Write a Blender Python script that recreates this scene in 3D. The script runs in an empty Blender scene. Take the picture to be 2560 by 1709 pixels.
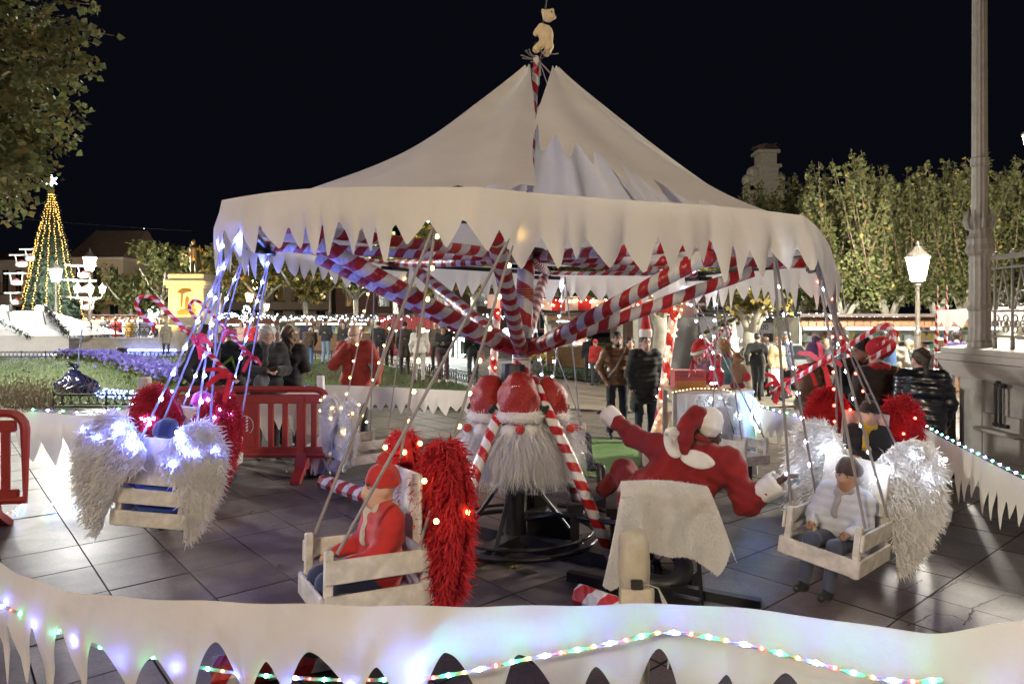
import bpy, bmesh, math, random
import numpy as np
from mathutils import Vector, Matrix, Euler

random.seed(7); NR = np.random.RandomState(11)
SC = bpy.context.scene
COL = SC.collection
PI = math.pi
R = math.radians

# ------------------------------------------------------------------ camera, world, exposure
F, HZ, EYE = 1706.7, 793.0, 1.8          # focal length and horizon in photo pixels, eye height in metres
DS = 2560 / 2349.0
cam_d = bpy.data.cameras.new('camera'); cam = bpy.data.objects.new('camera', cam_d); COL.objects.link(cam)
cam.location = (0, 0, EYE); cam.rotation_euler = (R(90), 0, 0)
cam_d.sensor_width = 36; cam_d.lens = 24; cam_d.shift_y = -(854.5 - HZ) / 2560
cam_d.clip_start = 0.05; cam_d.clip_end = 600
SC.camera = cam
w = bpy.data.worlds.new('World'); SC.world = w; w.use_nodes = True
bgn = w.node_tree.nodes['Background']
bgn.inputs[0].default_value = (0.0026, 0.0028, 0.0052, 1); bgn.inputs[1].default_value = 1.0
SC.view_settings.view_transform = 'Standard'; SC.view_settings.look = 'None'
SC.view_settings.exposure = 0; SC.view_settings.gamma = 1
SC.view_settings.use_curve_mapping = False
SC.render.engine = 'CYCLES'
SC.cycles.max_bounces = 4; SC.cycles.diffuse_bounces = 2; SC.cycles.glossy_bounces = 2
SC.cycles.transmission_bounces = 3; SC.cycles.transparent_max_bounces = 4
SC.cycles.use_adaptive_sampling = True; SC.cycles.adaptive_threshold = .03
SC.cycles.caustics_reflective = False; SC.cycles.caustics_refractive = False
SC.cycles.sample_clamp_indirect = 3.0
SC.cycles.use_denoising = True

def at(dx, dy, Z):                       # a point seen at (dx, dy) of a 2349-wide view of the photo, Z metres ahead
    return Vector(((dx * DS - 1280) / F * Z, Z, EYE - (dy * DS - HZ) / F * Z))
def gz(x, y):                            # the square falls away gently to the back right
    return -0.024 * min(20.0, max(0.0, y - 4.5)) * min(1.0, max(0.0, (x + 3) / 6.0))
def gat(dx, dy):                         # point of the ground seen there
    Z = 6.0
    for _ in range(30):
        x = (dx * DS - 1280) / F * Z
        Z = (EYE - gz(x, Z)) * F / max(1.0, dy * DS - HZ)
    x = (dx * DS - 1280) / F * Z
    return Vector((x, Z, gz(x, Z)))
def ground(x, y): return Vector((x, y, gz(x, y)))

# ------------------------------------------------------------------ materials
MATS = {}
def mat(name, col, rough=.6, metal=0., var=.18, scale=6., bump=0., bscale=60., emis=None, es=0., transl=0., sheen=0., coat=0., spec=.5, rvar=0., objvar=0., rscale=1.1, stain=0.):
    if name in MATS: return MATS[name]
    m = bpy.data.materials.new(name); m.use_nodes = True
    nt = m.node_tree; N = nt.nodes; L = nt.links
    b = N['Principled BSDF']
    b.inputs['Base Color'].default_value = (*col, 1); b.inputs['Roughness'].default_value = rough
    b.inputs['Metallic'].default_value = metal; b.inputs['Specular IOR Level'].default_value = spec
    if sheen: b.inputs['Sheen Weight'].default_value = sheen
    if coat: b.inputs['Coat Weight'].default_value = coat; b.inputs['Coat Roughness'].default_value = .12
    if emis is not None:
        b.inputs['Emission Color'].default_value = (*emis, 1); b.inputs['Emission Strength'].default_value = es
    tc = None
    if var or bump or rvar:
        tc = N.new('ShaderNodeTexCoord')
        n = N.new('ShaderNodeTexNoise'); n.inputs['Scale'].default_value = scale; n.inputs['Detail'].default_value = 5; n.inputs['Roughness'].default_value = .62
        if objvar:
            oi0 = N.new('ShaderNodeObjectInfo'); va = N.new('ShaderNodeVectorMath'); va.operation = 'ADD'
            L.new(tc.outputs['Object'], va.inputs[0]); L.new(oi0.outputs['Location'], va.inputs[1]); vec = va.outputs[0]
        else: vec = tc.outputs['Object']
        L.new(vec, n.inputs['Vector'])
    if var:
        r = N.new('ShaderNodeMapRange'); r.inputs[1].default_value = .25; r.inputs[2].default_value = .75; r.inputs[3].default_value = 1 - var; r.inputs[4].default_value = 1 + var
        L.new(n.outputs[0], r.inputs[0])
        mx = N.new('ShaderNodeMix'); mx.data_type = 'RGBA'; mx.blend_type = 'MULTIPLY'; mx.inputs[0].default_value = 1
        mx.inputs[6].default_value = (*col, 1); L.new(r.outputs[0], mx.inputs[7])
        out = mx.outputs[2]
        if objvar:
            oi = N.new('ShaderNodeObjectInfo'); r2 = N.new('ShaderNodeMapRange'); r2.inputs[3].default_value = 1 - objvar; r2.inputs[4].default_value = 1 + objvar
            L.new(oi.outputs['Random'], r2.inputs[0])
            m2 = N.new('ShaderNodeMix'); m2.data_type = 'RGBA'; m2.blend_type = 'MULTIPLY'; m2.inputs[0].default_value = 1
            L.new(out, m2.inputs[6]); L.new(r2.outputs[0], m2.inputs[7]); out = m2.outputs[2]
        if stain:
            ns = N.new('ShaderNodeTexNoise'); ns.inputs['Scale'].default_value = 3.2; ns.inputs['Detail'].default_value = 7; ns.inputs['Roughness'].default_value = .7; ns.inputs['Distortion'].default_value = .6
            L.new(vec, ns.inputs['Vector']); r3 = N.new('ShaderNodeMapRange'); r3.inputs[1].default_value = .3; r3.inputs[2].default_value = .7; r3.inputs[3].default_value = 1 - stain; r3.inputs[4].default_value = 1 + stain * .6
            L.new(ns.outputs[0], r3.inputs[0]); m3 = N.new('ShaderNodeMix'); m3.data_type = 'RGBA'; m3.blend_type = 'MULTIPLY'; m3.inputs[0].default_value = 1
            L.new(out, m3.inputs[6]); L.new(r3.outputs[0], m3.inputs[7]); out = m3.outputs[2]
        L.new(out, b.inputs['Base Color'])
    if rvar:
        r = N.new('ShaderNodeMapRange'); r.inputs[1].default_value = .2; r.inputs[2].default_value = .8; r.inputs[3].default_value = max(.03, rough - rvar); r.inputs[4].default_value = min(1, rough + rvar)
        n9 = N.new('ShaderNodeTexNoise'); n9.inputs['Scale'].default_value = rscale; n9.inputs['Detail'].default_value = 1.5; L.new(vec, n9.inputs['Vector'])
        L.new(n9.outputs[0], r.inputs[0]); L.new(r.outputs[0], b.inputs['Roughness'])
    if bump:
        n2 = N.new('ShaderNodeTexNoise'); n2.inputs['Scale'].default_value = bscale; n2.inputs['Detail'].default_value = 4
        L.new(vec, n2.inputs['Vector'])
        bp = N.new('ShaderNodeBump'); bp.inputs['Strength'].default_value = bump; bp.inputs['Distance'].default_value = .01
        L.new(n2.outputs[0], bp.inputs['Height']); L.new(bp.outputs[0], b.inputs['Normal'])
    if transl:
        t = N.new('ShaderNodeBsdfTranslucent'); t.inputs[0].default_value = (*col, 1)
        mx = N.new('ShaderNodeMixShader'); mx.inputs[0].default_value = transl
        L.new(b.outputs[0], mx.inputs[1]); L.new(t.outputs[0], mx.inputs[2])
        L.new(mx.outputs[0], N['Material Output'].inputs[0])
    MATS[name] = m; return m

def glow(name, col, s, vis=(1, 1, 1)):
    return mat(name, tuple(.5 * c for c in col), .4, var=0, emis=col, es=s)

def candy_mat(name, red, white, period, turn, rough=.35, width=.5):
    if name in MATS: return MATS[name]
    m = bpy.data.materials.new(name); m.use_nodes = True; nt = m.node_tree; N = nt.nodes; L = nt.links
    b = N['Principled BSDF']; b.inputs['Roughness'].default_value = rough
    uv = N.new('ShaderNodeUVMap'); sp = N.new('ShaderNodeSeparateXYZ'); L.new(uv.outputs[0], sp.inputs[0])
    tc = N.new('ShaderNodeTexCoord'); nz = N.new('ShaderNodeTexNoise'); nz.inputs['Scale'].default_value = 9; L.new(tc.outputs['Object'], nz.inputs[0])
    d = N.new('ShaderNodeMath'); d.operation = 'DIVIDE'; L.new(sp.outputs[1], d.inputs[0]); d.inputs[1].default_value = period
    a = N.new('ShaderNodeMath'); a.operation = 'MULTIPLY_ADD'; L.new(sp.outputs[0], a.inputs[0]); a.inputs[1].default_value = turn; L.new(d.outputs[0], a.inputs[2])
    a2 = N.new('ShaderNodeMath'); a2.operation = 'MULTIPLY_ADD'; L.new(nz.outputs[0], a2.inputs[0]); a2.inputs[1].default_value = .22; L.new(a.outputs[0], a2.inputs[2])
    fr = N.new('ShaderNodeMath'); fr.operation = 'FRACT'; L.new(a2.outputs[0], fr.inputs[0])
    gt = N.new('ShaderNodeMath'); gt.operation = 'GREATER_THAN'; L.new(fr.outputs[0], gt.inputs[0]); gt.inputs[1].default_value = width
    mx = N.new('ShaderNodeMix'); mx.data_type = 'RGBA'; mx.inputs[6].default_value = (*red, 1); mx.inputs[7].default_value = (*white, 1)
    L.new(gt.outputs[0], mx.inputs[0])
    r = N.new('ShaderNodeMapRange'); r.inputs[3].default_value = .8; r.inputs[4].default_value = 1.15; n3 = N.new('ShaderNodeTexNoise'); n3.inputs['Scale'].default_value = 14; n3.inputs['Detail'].default_value = 5
    L.new(tc.outputs['Object'], n3.inputs[0]); L.new(n3.outputs[0], r.inputs[0])
    m2 = N.new('ShaderNodeMix'); m2.data_type = 'RGBA'; m2.blend_type = 'MULTIPLY'; m2.inputs[0].default_value = 1
    L.new(mx.outputs[2], m2.inputs[6]); L.new(r.outputs[0], m2.inputs[7]); L.new(m2.outputs[2], b.inputs['Base Color'])
    # creases of the wound ribbon: relief only
    wv = N.new('ShaderNodeTexWave'); wv.inputs['Scale'].default_value = 7; wv.inputs['Distortion'].default_value = 9; wv.inputs['Detail'].default_value = 3; L.new(tc.outputs['Object'], wv.inputs[0])
    bp = N.new('ShaderNodeBump'); bp.inputs['Strength'].default_value = .35; bp.inputs['Distance'].default_value = .01; L.new(wv.outputs[1], bp.inputs['Height']); L.new(bp.outputs[0], b.inputs['Normal'])
    MATS[name] = m; return m

# ------------------------------------------------------------------ mesh builder
class MB:
    def __init__(s): s.v = []; s.f = []; s.uv = []; s.m = []
    def add(s, vs, fs, mi=0, uvs=None):
        o = len(s.v); s.v.extend([tuple(p) for p in vs])
        for i, f in enumerate(fs):
            s.f.append(tuple(o + k for k in f)); s.m.append(mi)
            s.uv.append(uvs[i] if uvs else None)
        return s
    def box(s, c, size, rot=None, mi=0, taper=1.0, ch=0.0):
        x, y, z = size[0] / 2, size[1] / 2, size[2] / 2
        M = (rot if rot is not None else Matrix.Identity(3)); c = Vector(c)
        if ch <= 0:
            vs = [c + M @ Vector((sx * x * (taper if sz > 0 else 1), sy * y * (taper if sz > 0 else 1), sz * z)) for sz in (-1, 1) for sx, sy in ((-1, -1), (1, -1), (1, 1), (-1, 1))]
            return s.add(vs, [(0, 3, 2, 1), (4, 5, 6, 7), (0, 1, 5, 4), (1, 2, 6, 5), (2, 3, 7, 6), (3, 0, 4, 7)], mi)
        rings = []
        for zz, ins in ((-z, ch), (-z + ch, 0), (z - ch, 0), (z, ch)):
            rr = []
            for sx, sy in ((-1, -1), (1, -1), (1, 1), (-1, 1)):
                if sx * sy > 0: pts = [(sx * (x - ins), sy * (y - ins - ch)), (sx * (x - ins - ch), sy * (y - ins))]
                else: pts = [(sx * (x - ins - ch), sy * (y - ins)), (sx * (x - ins), sy * (y - ins - ch))]
                rr += [c + M @ Vector((a, b, zz)) for a, b in pts]
            rings.append(rr)
        # order corner points counter-clockwise
        for k in range(4):
            cc = sum(rings[k], Vector()) / 8
            rings[k].sort(key=lambda p: math.atan2((M.transposed() @ (p - cc)).y, (M.transposed() @ (p - cc)).x))
        vs = [p for r_ in rings for p in r_]
        fs = [tuple(range(7, -1, -1)), tuple(range(24, 32))]
        for k in range(3):
            for i in range(8):
                j = (i + 1) % 8; fs.append((k * 8 + i, k * 8 + j, k * 8 + 8 + j, k * 8 + 8 + i))
        return s.add(vs, fs, mi)
    def tube(s, pts, rad, n=8, caps=True, mi=0, flat=1.0, v0=0.0, up=None):
        pts = [Vector(p) for p in pts]; k = len(pts)
        if not hasattr(rad, '__len__'): rad = [rad] * k
        vs = []; L = [v0]
        for i in range(1, k): L.append(L[-1] + (pts[i] - pts[i - 1]).length)
        prev = None
        for i in range(k):
            t = (pts[min(i + 1, k - 1)] - pts[max(i - 1, 0)])
            if t.length < 1e-9: t = Vector((0, 0, 1))
            t.normalize()
            if prev is None:
                a = Vector(up) if up is not None else (Vector((0, 0, 1)) if abs(t.z) < .9 else Vector((1, 0, 0)))
                u = t.cross(a).normalized()
            else:
                u = prev - t * prev.dot(t)
                u = u.normalized() if u.length > 1e-6 else t.orthogonal().normalized()
            prev = u; wv = t.cross(u)
            for j in range(n):
                an = 2 * PI * j / n
                vs.append(pts[i] + (u * math.cos(an) + wv * math.sin(an) * flat) * rad[i])
        fs = []; uvs = []
        for i in range(k - 1):
            for j in range(n):
                j2 = (j + 1) % n
                fs.append((i * n + j, i * n + j2, (i + 1) * n + j2, (i + 1) * n + j))
                uvs.append([(j / n, L[i]), ((j + 1) / n, L[i]), ((j + 1) / n, L[i + 1]), (j / n, L[i + 1])])
        if caps:
            fs.append(tuple(range(n - 1, -1, -1))); uvs.append([(0, L[0])] * n)
            fs.append(tuple(range((k - 1) * n, k * n))); uvs.append([(0, L[-1])] * n)
        return s.add(vs, fs, mi, uvs)
    def lathe(s, prof, n=16, c=(0, 0, 0), mi=0, rot=None, flute=0):
        c = Vector(c); M = rot if rot is not None else Matrix.Identity(3); vs = []; k = len(prof)
        for (r_, z) in prof:
            for j in range(n):
                an = 2 * PI * j / n; rr = r_ * (1 - (flute if j % 2 else 0))
                vs.append(c + M @ Vector((rr * math.cos(an), rr * math.sin(an), z)))
        fs = [(i * n + j, i * n + (j + 1) % n, (i + 1) * n + (j + 1) % n, (i + 1) * n + j) for i in range(k - 1) for j in range(n)]
        if prof[0][0] > 1e-4: fs.append(tuple(range(n - 1, -1, -1)))
        if prof[-1][0] > 1e-4: fs.append(tuple(range((k - 1) * n, k * n)))
        return s.add(vs, fs, mi)
    def sphere(s, c, r_, seg=10, rings=7, mi=0, sc=(1, 1, 1), rot=None):
        c = Vector(c); M = rot if rot is not None else Matrix.Identity(3)
        vs = [c + M @ Vector((0, 0, -r_ * sc[2]))]
        for i in range(1, rings):
            a = -PI / 2 + PI * i / rings
            for j in range(seg):
                b = 2 * PI * j / seg
                vs.append(c + M @ Vector((r_ * sc[0] * math.cos(a) * math.cos(b), r_ * sc[1] * math.cos(a) * math.sin(b), r_ * sc[2] * math.sin(a))))
        vs.append(c + M @ Vector((0, 0, r_ * sc[2])))
        fs = [(0, 1 + (j + 1) % seg, 1 + j) for j in range(seg)]
        for i in range(rings - 2):
            for j in range(seg):
                a = 1 + i * seg; j2 = (j + 1) % seg
                fs.append((a + j, a + j2, a + seg + j2, a + seg + j))
        t = len(vs) - 1; a = 1 + (rings - 2) * seg
        fs += [(a + j, a + (j + 1) % seg, t) for j in range(seg)]
        return s.add(vs, fs, mi)
    def prism(s, poly, depth, M4=None, mi=0):          # poly in x,z; extruded along y by depth, centred
        M4 = M4 or Matrix.Identity(4); n = len(poly)
        vs = [M4 @ Vector((x, -depth / 2, z)) for x, z in poly] + [M4 @ Vector((x, depth / 2, z)) for x, z in poly]
        fs = [tuple(range(n)), tuple(range(2 * n - 1, n - 1, -1))] + [(i, i + n, (i + 1) % n + n, (i + 1) % n) for i in range(n)]
        return s.add(vs, fs, mi)
    def ring(s, c, R_, r_, axis='z', n=24, m=6, rot=None, a0=0, a1=2 * PI, mi=0, ell=1.0):
        c = Vector(c); M = rot if rot is not None else Matrix.Identity(3); pts = []
        full = abs(a1 - a0 - 2 * PI) < 1e-6
        for i in range(n + 1):
            a = a0 + (a1 - a0) * i / n
            p = Vector((R_ * math.cos(a), R_ * ell * math.sin(a), 0))
            if axis == 'y': p = Vector((p.x, 0, p.y))
            if axis == 'x': p = Vector((0, p.x, p.y))
            pts.append(c + M @ p)
        return s.tube(pts, r_, m, caps=not full, mi=mi)
    def grid(s, P, mi=0, uv=None, wrap=False):         # P: rows of points
        nr, nc = len(P), len(P[0]); vs = [p for row in P for p in row]; fs = []
        for i in range(nr - 1):
            for j in range(nc - 1): fs.append((i * nc + j, i * nc + j + 1, (i + 1) * nc + j + 1, (i + 1) * nc + j))
            if wrap: fs.append((i * nc + nc - 1, i * nc, (i + 1) * nc, (i + 1) * nc + nc - 1))
        return s.add(vs, fs, mi)
    def mesh(s, name, mats, smooth=False):
        me = bpy.data.meshes.new(name); me.from_pydata(s.v, [], s.f)
        for m_ in (mats if isinstance(mats, (list, tuple)) else [mats]): me.materials.append(m_)
        if any(s.m): me.polygons.foreach_set('material_index', s.m)
        if any(u is not None for u in s.uv):
            ul = me.uv_layers.new(name='UVMap'); flat = []
            for f, u in zip(s.f, s.uv):
                for q in (u if u is not None else [(0, 0)] * len(f)): flat += [q[0], q[1]]
            ul.data.foreach_set('uv', flat)
        if smooth: me.polygons.foreach_set('use_smooth', [True] * len(s.f))
        me.update(); return me
    def build(s, name, mats, parent=None, smooth=False, loc=None, autosm=False):
        me = s.mesh(name, mats, smooth or autosm); o = link(name, me, parent, loc)
        if autosm:
            try: me.set_sharp_from_angle(angle=R(40))
            except Exception: pass
        return o
def link(name, data, parent=None, loc=None, rot=None):
    o = bpy.data.objects.new(name, data); COL.objects.link(o)
    if parent is not None: o.parent = parent
    if loc is not None: o.location = loc
    if rot is not None: o.rotation_euler = rot
    return o
def tag(o, label=None, cat=None, group=None, kind=None):
    if label: o['label'] = label
    if cat: o['category'] = cat
    if group: o['group'] = group
    if kind: o['kind'] = kind
    return o
def thing(name, label, cat, loc=(0, 0, 0), rz=0, group=None, rot=None):
    o = link(name, None, None, loc, rot if rot is not None else (0, 0, rz)); o.empty_display_size = .1
    return tag(o, label, cat, group)
def copy_tree(o, parent=None):
    c = o.copy(); COL.objects.link(c); c.parent = parent
    for ch in list(o.children): copy_tree(ch, c)
    return c
def np_mesh(name, V, Fq, material, smooth=True):       # V (n,3), Fq (m,k)
    me = bpy.data.meshes.new(name); V = np.asarray(V, np.float32); Fq = np.asarray(Fq, np.int32); k = Fq.shape[1]
    me.vertices.add(len(V)); me.vertices.foreach_set('co', V.ravel())
    me.loops.add(Fq.size); me.loops.foreach_set('vertex_index', Fq.ravel())
    me.polygons.add(len(Fq)); me.polygons.foreach_set('loop_start', np.arange(0, Fq.size, k, dtype=np.int32))
    try: me.polygons.foreach_set('loop_total', np.full(len(Fq), k, np.int32))
    except Exception: pass
    if smooth: me.polygons.foreach_set('use_smooth', np.ones(len(Fq), bool))
    for m_ in (material if isinstance(material, (list, tuple)) else [material]): me.materials.append(m_)
    me.update(calc_edges=True); me.validate(); return me

# ------------------------------------------------------------------ smooth blended solids (bodies, clothes, soft things)
def c_(a, b, ra, rb=None): return ('c', Vector(a), Vector(b), ra, ra if rb is None else rb)
def e_(c, r_, rot=None): return ('e', Vector(c), Vector(r_), rot)
def sd_mesh(prims, vox=.02, k=.05, disp=None, cut=()):
    lo = np.array([1e9] * 3); hi = -lo
    for p in prims:
        if p[0] == 'c':
            m = max(p[3], p[4]); a = np.minimum(p[1], p[2]) - m; b = np.maximum(p[1], p[2]) + m
        else:
            m = max(p[2]) if p[3] is not None else np.array(p[2]); a = np.array(p[1]) - m; b = np.array(p[1]) + m
        lo = np.minimum(lo, a); hi = np.maximum(hi, b)
    lo -= 2.5 * vox + .02; hi += 2.5 * vox + .02
    n = np.ceil((hi - lo) / vox).astype(int) + 1
    ax = [lo[i] + vox * np.arange(n[i]) for i in range(3)]
    fld = np.full(n, .5)
    def ev(p, sl):
        X = ax[0][sl[0]][:, None, None]; Y = ax[1][sl[1]][None, :, None]; Z = ax[2][sl[2]][None, None, :]
        if p[0] == 'c':
            a, b = p[1], p[2]; ab = b - a; l2 = max(ab.length_squared, 1e-9)
            t = np.clip(((X - a.x) * ab.x + (Y - a.y) * ab.y + (Z - a.z) * ab.z) / l2, 0, 1)
            return np.sqrt((X - a.x - t * ab.x) ** 2 + (Y - a.y - t * ab.y) ** 2 + (Z - a.z - t * ab.z) ** 2) - (p[3] + t * (p[4] - p[3]))
        c, r_ = p[1], p[2]; x, y, z = X - c.x, Y - c.y, Z - c.z
        if p[3] is not None:
            q = p[3].transposed(); x, y, z = (q[i][0] * x + q[i][1] * y + q[i][2] * z for i in range(3))
        k0 = np.sqrt((x / r_[0]) ** 2 + (y / r_[1]) ** 2 + (z / r_[2]) ** 2); k1 = np.sqrt((x / r_[0] ** 2) ** 2 + (y / r_[1] ** 2) ** 2 + (z / r_[2] ** 2) ** 2)
        return k0 * (k0 - 1) / np.maximum(k1, 1e-6)
    def sub(p, mar):
        if p[0] == 'c': m = max(p[3], p[4]); a = np.minimum(p[1], p[2]) - m; b = np.maximum(p[1], p[2]) + m
        else: m = max(p[2]); a = np.array(p[1]) - m; b = np.array(p[1]) + m
        i0 = np.clip(np.floor((a - mar - lo) / vox).astype(int), 0, n - 1); i1 = np.clip(np.ceil((b + mar - lo) / vox).astype(int) + 1, 1, n)
        return tuple(slice(i0[i], i1[i]) for i in range(3))
    for p in prims:
        sl = sub(p, k + 2 * vox); d = ev(p, sl); f = fld[sl]
        h = np.maximum(k - np.abs(f - d), 0) / k
        fld[sl] = np.minimum(f, d) - h * h * k * .25
    for p in cut:
        sl = sub(p, 2 * vox); d = -ev(p, sl); f = fld[sl]; kk = .012
        h = np.maximum(kk - np.abs(f - d), 0) / kk
        fld[sl] = np.maximum(f, d) + h * h * kk * .25
    if disp is not None:
        fld = fld + disp(ax[0][:, None, None], ax[1][None, :, None], ax[2][None, None, :])
    fld[0] = fld[-1] = .5; fld[:, 0] = fld[:, -1] = .5; fld[:, :, 0] = fld[:, :, -1] = .5
    s = fld < 0
    def sh(A, d): return A[d[0]:A.shape[0] - 1 + d[0], d[1]:A.shape[1] - 1 + d[1], d[2]:A.shape[2] - 1 + d[2]]
    cs = [(i, j, k_) for i in (0, 1) for j in (0, 1) for k_ in (0, 1)]
    cnt = sum(sh(s, d).astype(np.int8) for d in cs)
    act = (cnt > 0) & (cnt < 8); ijk = np.argwhere(act); N_ = len(ijk)
    if N_ == 0: return np.zeros((0, 3)), np.zeros((0, 4), int)
    idx = np.full(act.shape, -1); idx[act] = np.arange(N_)
    val = np.stack([sh(fld, d)[act] for d in cs], 1); acc = np.zeros((N_, 3)); num = np.zeros(N_)
    for a in range(8):
        for b in range(a + 1, 8):
            df = [cs[b][i] - cs[a][i] for i in range(3)]
            if sum(abs(q) for q in df) != 1: continue
            va, vb = val[:, a], val[:, b]; cr = (va < 0) != (vb < 0)
            t = np.where(cr, va / np.where(cr, va - vb, 1), 0)
            for i in range(3): acc[:, i] += np.where(cr, cs[a][i] + t * df[i], 0)
            num += cr
    V = (acc / num[:, None] + ijk) * vox + lo
    Q = []
    for axn in range(3):
        o1, o2 = [(1, 2), (2, 0), (0, 1)][axn]
        A = s.take(range(n[axn] - 1), axn); B = s.take(range(1, n[axn]), axn)
        e = np.argwhere(A != B); ok = (e[:, o1] > 0) & (e[:, o2] > 0) & (e[:, o1] < n[o1] - 1) & (e[:, o2] < n[o2] - 1); e = e[ok]
        if not len(e): continue
        ins = A[tuple(e.T)]
        def cell(d1, d2):
            q = e.copy(); q[:, o1] += d1; q[:, o2] += d2; return idx[tuple(q.T)]
        q = np.stack([cell(-1, -1), cell(0, -1), cell(0, 0), cell(-1, 0)], 1)
        q[~ins] = q[~ins][:, ::-1]; Q.append(q)
    return V, np.concatenate(Q)
def soft(name, prims, material, parent=None, vox=.02, k=.05, disp=None, cut=()):
    V, Q = sd_mesh(prims, vox, k, disp, cut)
    return link(name, np_mesh(name, V, Q, material), parent)

def strands(name, roots, dirs, length, width, material, parent=None, seg=2, droop=0., jit=.3, kind=None):
    n = len(roots); roots = np.asarray(roots, float); dirs = np.asarray(dirs, float)
    dirs = dirs + NR.normal(0, jit, (n, 3)); dirs /= np.linalg.norm(dirs, axis=1)[:, None]
    side = np.cross(dirs, NR.normal(0, 1, (n, 3))); side /= np.linalg.norm(side, axis=1)[:, None] + 1e-9
    L_ = length * NR.uniform(.6, 1.25, (n, 1)) / seg; P = roots.copy(); rows = []
    for i in range(seg + 1):
        wd = width * (1 - (i / seg) * .85); rows.append((P - side * wd / 2, P + side * wd / 2))
        P = P + dirs * L_; dirs = dirs + np.array([0, 0, -droop]) + NR.normal(0, jit * .35, (n, 3)); dirs /= np.linalg.norm(dirs, axis=1)[:, None]
    V = np.stack([q for r_ in rows for q in r_], 1).reshape(-1, 3); m = 2 * (seg + 1); b = (np.arange(n) * m)[:, None]
    Q = np.concatenate([b + np.array([[2 * i, 2 * i + 1, 2 * i + 3, 2 * i + 2]]) for i in range(seg)])
    o = link(name, np_mesh(name, V, Q, material, smooth=False), parent)
    if kind: o['kind'] = kind
    return o
def surf_points(V, Q, n):
    V = np.asarray(V); Q = np.asarray(Q); a, b, c, d = (V[Q[:, i]] for i in (0, 1, 2, -1))
    nr = np.cross(b - a, c - a); ar = np.linalg.norm(nr, axis=1) + 1e-12
    pick = NR.choice(len(Q), n, p=ar / ar.sum()); u = NR.uniform(0, 1, (n, 1)); v = NR.uniform(0, 1, (n, 1))
    p = (a[pick] * (1 - u) + b[pick] * u) * (1 - v) + (d[pick] * (1 - u) + c[pick] * u) * v
    return p, (nr / ar[:, None])[pick]

def text_mesh(name, body, size, material, parent, loc, rot, depth=.002, align='CENTER', bevel=0.):
    cu = bpy.data.curves.new(name, 'FONT'); cu.body = body; cu.size = size; cu.extrude = depth; cu.align_x = align; cu.align_y = 'CENTER'
    cu.bevel_depth = bevel; cu.materials.append(material); tmp = bpy.data.objects.new('tmp_text', cu); COL.objects.link(tmp)
    dg = bpy.context.evaluated_depsgraph_get(); me = bpy.data.meshes.new_from_object(tmp.evaluated_get(dg)); bpy.data.objects.remove(tmp)
    me.name = name
    if not me.materials: me.materials.append(material)
    return link(name, me, parent, loc, rot)

# ------------------------------------------------------------------ palette
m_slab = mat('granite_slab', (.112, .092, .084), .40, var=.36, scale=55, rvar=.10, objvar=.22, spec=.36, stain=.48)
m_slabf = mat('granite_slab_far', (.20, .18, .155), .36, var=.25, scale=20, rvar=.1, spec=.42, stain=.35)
m_joint = mat('mortar', (.035, .033, .03), .8)
m_stone = mat('limestone', (.40, .35, .27), .75, var=.2, scale=4, bump=.3, bscale=30)
m_grey_stone = mat('grey_granite', (.30, .285, .27), .62, var=.25, scale=4, bump=.35, bscale=90)
m_plaster = mat('cream_plaster', (.42, .37, .29), .85, var=.15, scale=.8)
m_plaster2 = mat('pale_plaster', (.46, .44, .40), .85, var=.15, scale=.8)
m_brick = mat('dark_brick', (.13, .075, .055), .8, var=.25, scale=5)
m_rooftile = mat('roof_tile', (.12, .075, .055), .8, var=.3, scale=3)
m_glassd = mat('window_dark', (.02, .025, .03), .15, var=0)
m_shutter = mat('shutter', (.09, .08, .07), .6)
m_iron = mat('black_iron', (.025, .025, .027), .45, metal=.4, var=.1)
m_irongrey = mat('grey_painted_iron', (.22, .20, .18), .45, metal=.1, var=.2, scale=12)
m_lampost = mat('lamp_post_paint', (.20, .175, .15), .4, metal=.3, var=.15)
m_bronze = mat('bronze', (.09, .07, .03), .45, metal=.6, var=.3)
m_wood = mat('warm_wood', (.20, .105, .05), .65, var=.3, scale=5)
m_woodpale = mat('pale_timber', (.47, .42, .34), .75, var=.25, scale=9, bump=.4, bscale=40)
m_white_cloth = mat('white_cloth', (.70, .67, .63), .92, var=.12, scale=2.2, transl=.28, bump=.4, bscale=11)
m_felt = mat('cream_felt', (.68, .64, .58), .95, var=.09, scale=3, transl=.30, bump=.45, bscale=16)
m_white = mat('white_paint', (.74, .73, .70), .6, var=.08)
m_black = mat('black_plastic', (.02, .02, .022), .4, var=.1)
m_steel = mat('dark_steel', (.035, .035, .038), .38, metal=.7, var=.2)
m_redplastic = mat('red_plastic', (.27, .024, .018), .42, var=.12, scale=7, coat=.2)
m_red = mat('red_cloth', (.42, .018, .02), .85, var=.2, scale=14, sheen=.3)
m_redglit = mat('red_glitter', (.30, .015, .010), .35, var=.75, scale=75, bump=.9, bscale=90)
m_fur = mat('white_fur', (.83, .82, .81), .95, var=.06, scale=20, transl=.2, sheen=.3)
m_redfur = mat('red_fur', (.50, .018, .03), .9, var=.2, scale=30, transl=.2)
m_rope = mat('grey_rope', (.26, .24, .25), .85)
m_ribbon = mat('red_ribbon', (.5, .02, .03), .4, transl=.2)
m_grass = mat('grass_blade', (.085, .15, .028), .75, var=.35, scale=2.5)
m_soil = mat('soil', (.05, .05, .025), .95, var=.3)
m_leaf = mat('plane_leaf', (.085, .095, .028), .7, var=.45, scale=1.7, transl=.25)
m_leaf_y = mat('yellow_plane_leaf', (.26, .19, .04), .7, var=.35, scale=2, transl=.3)
m_bark = mat('pale_bark', (.36, .33, .27), .85, var=.35, scale=6, bump=.4, bscale=14)
m_twig = mat('brown_twig', (.13, .085, .06), .9, var=.3)
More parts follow.
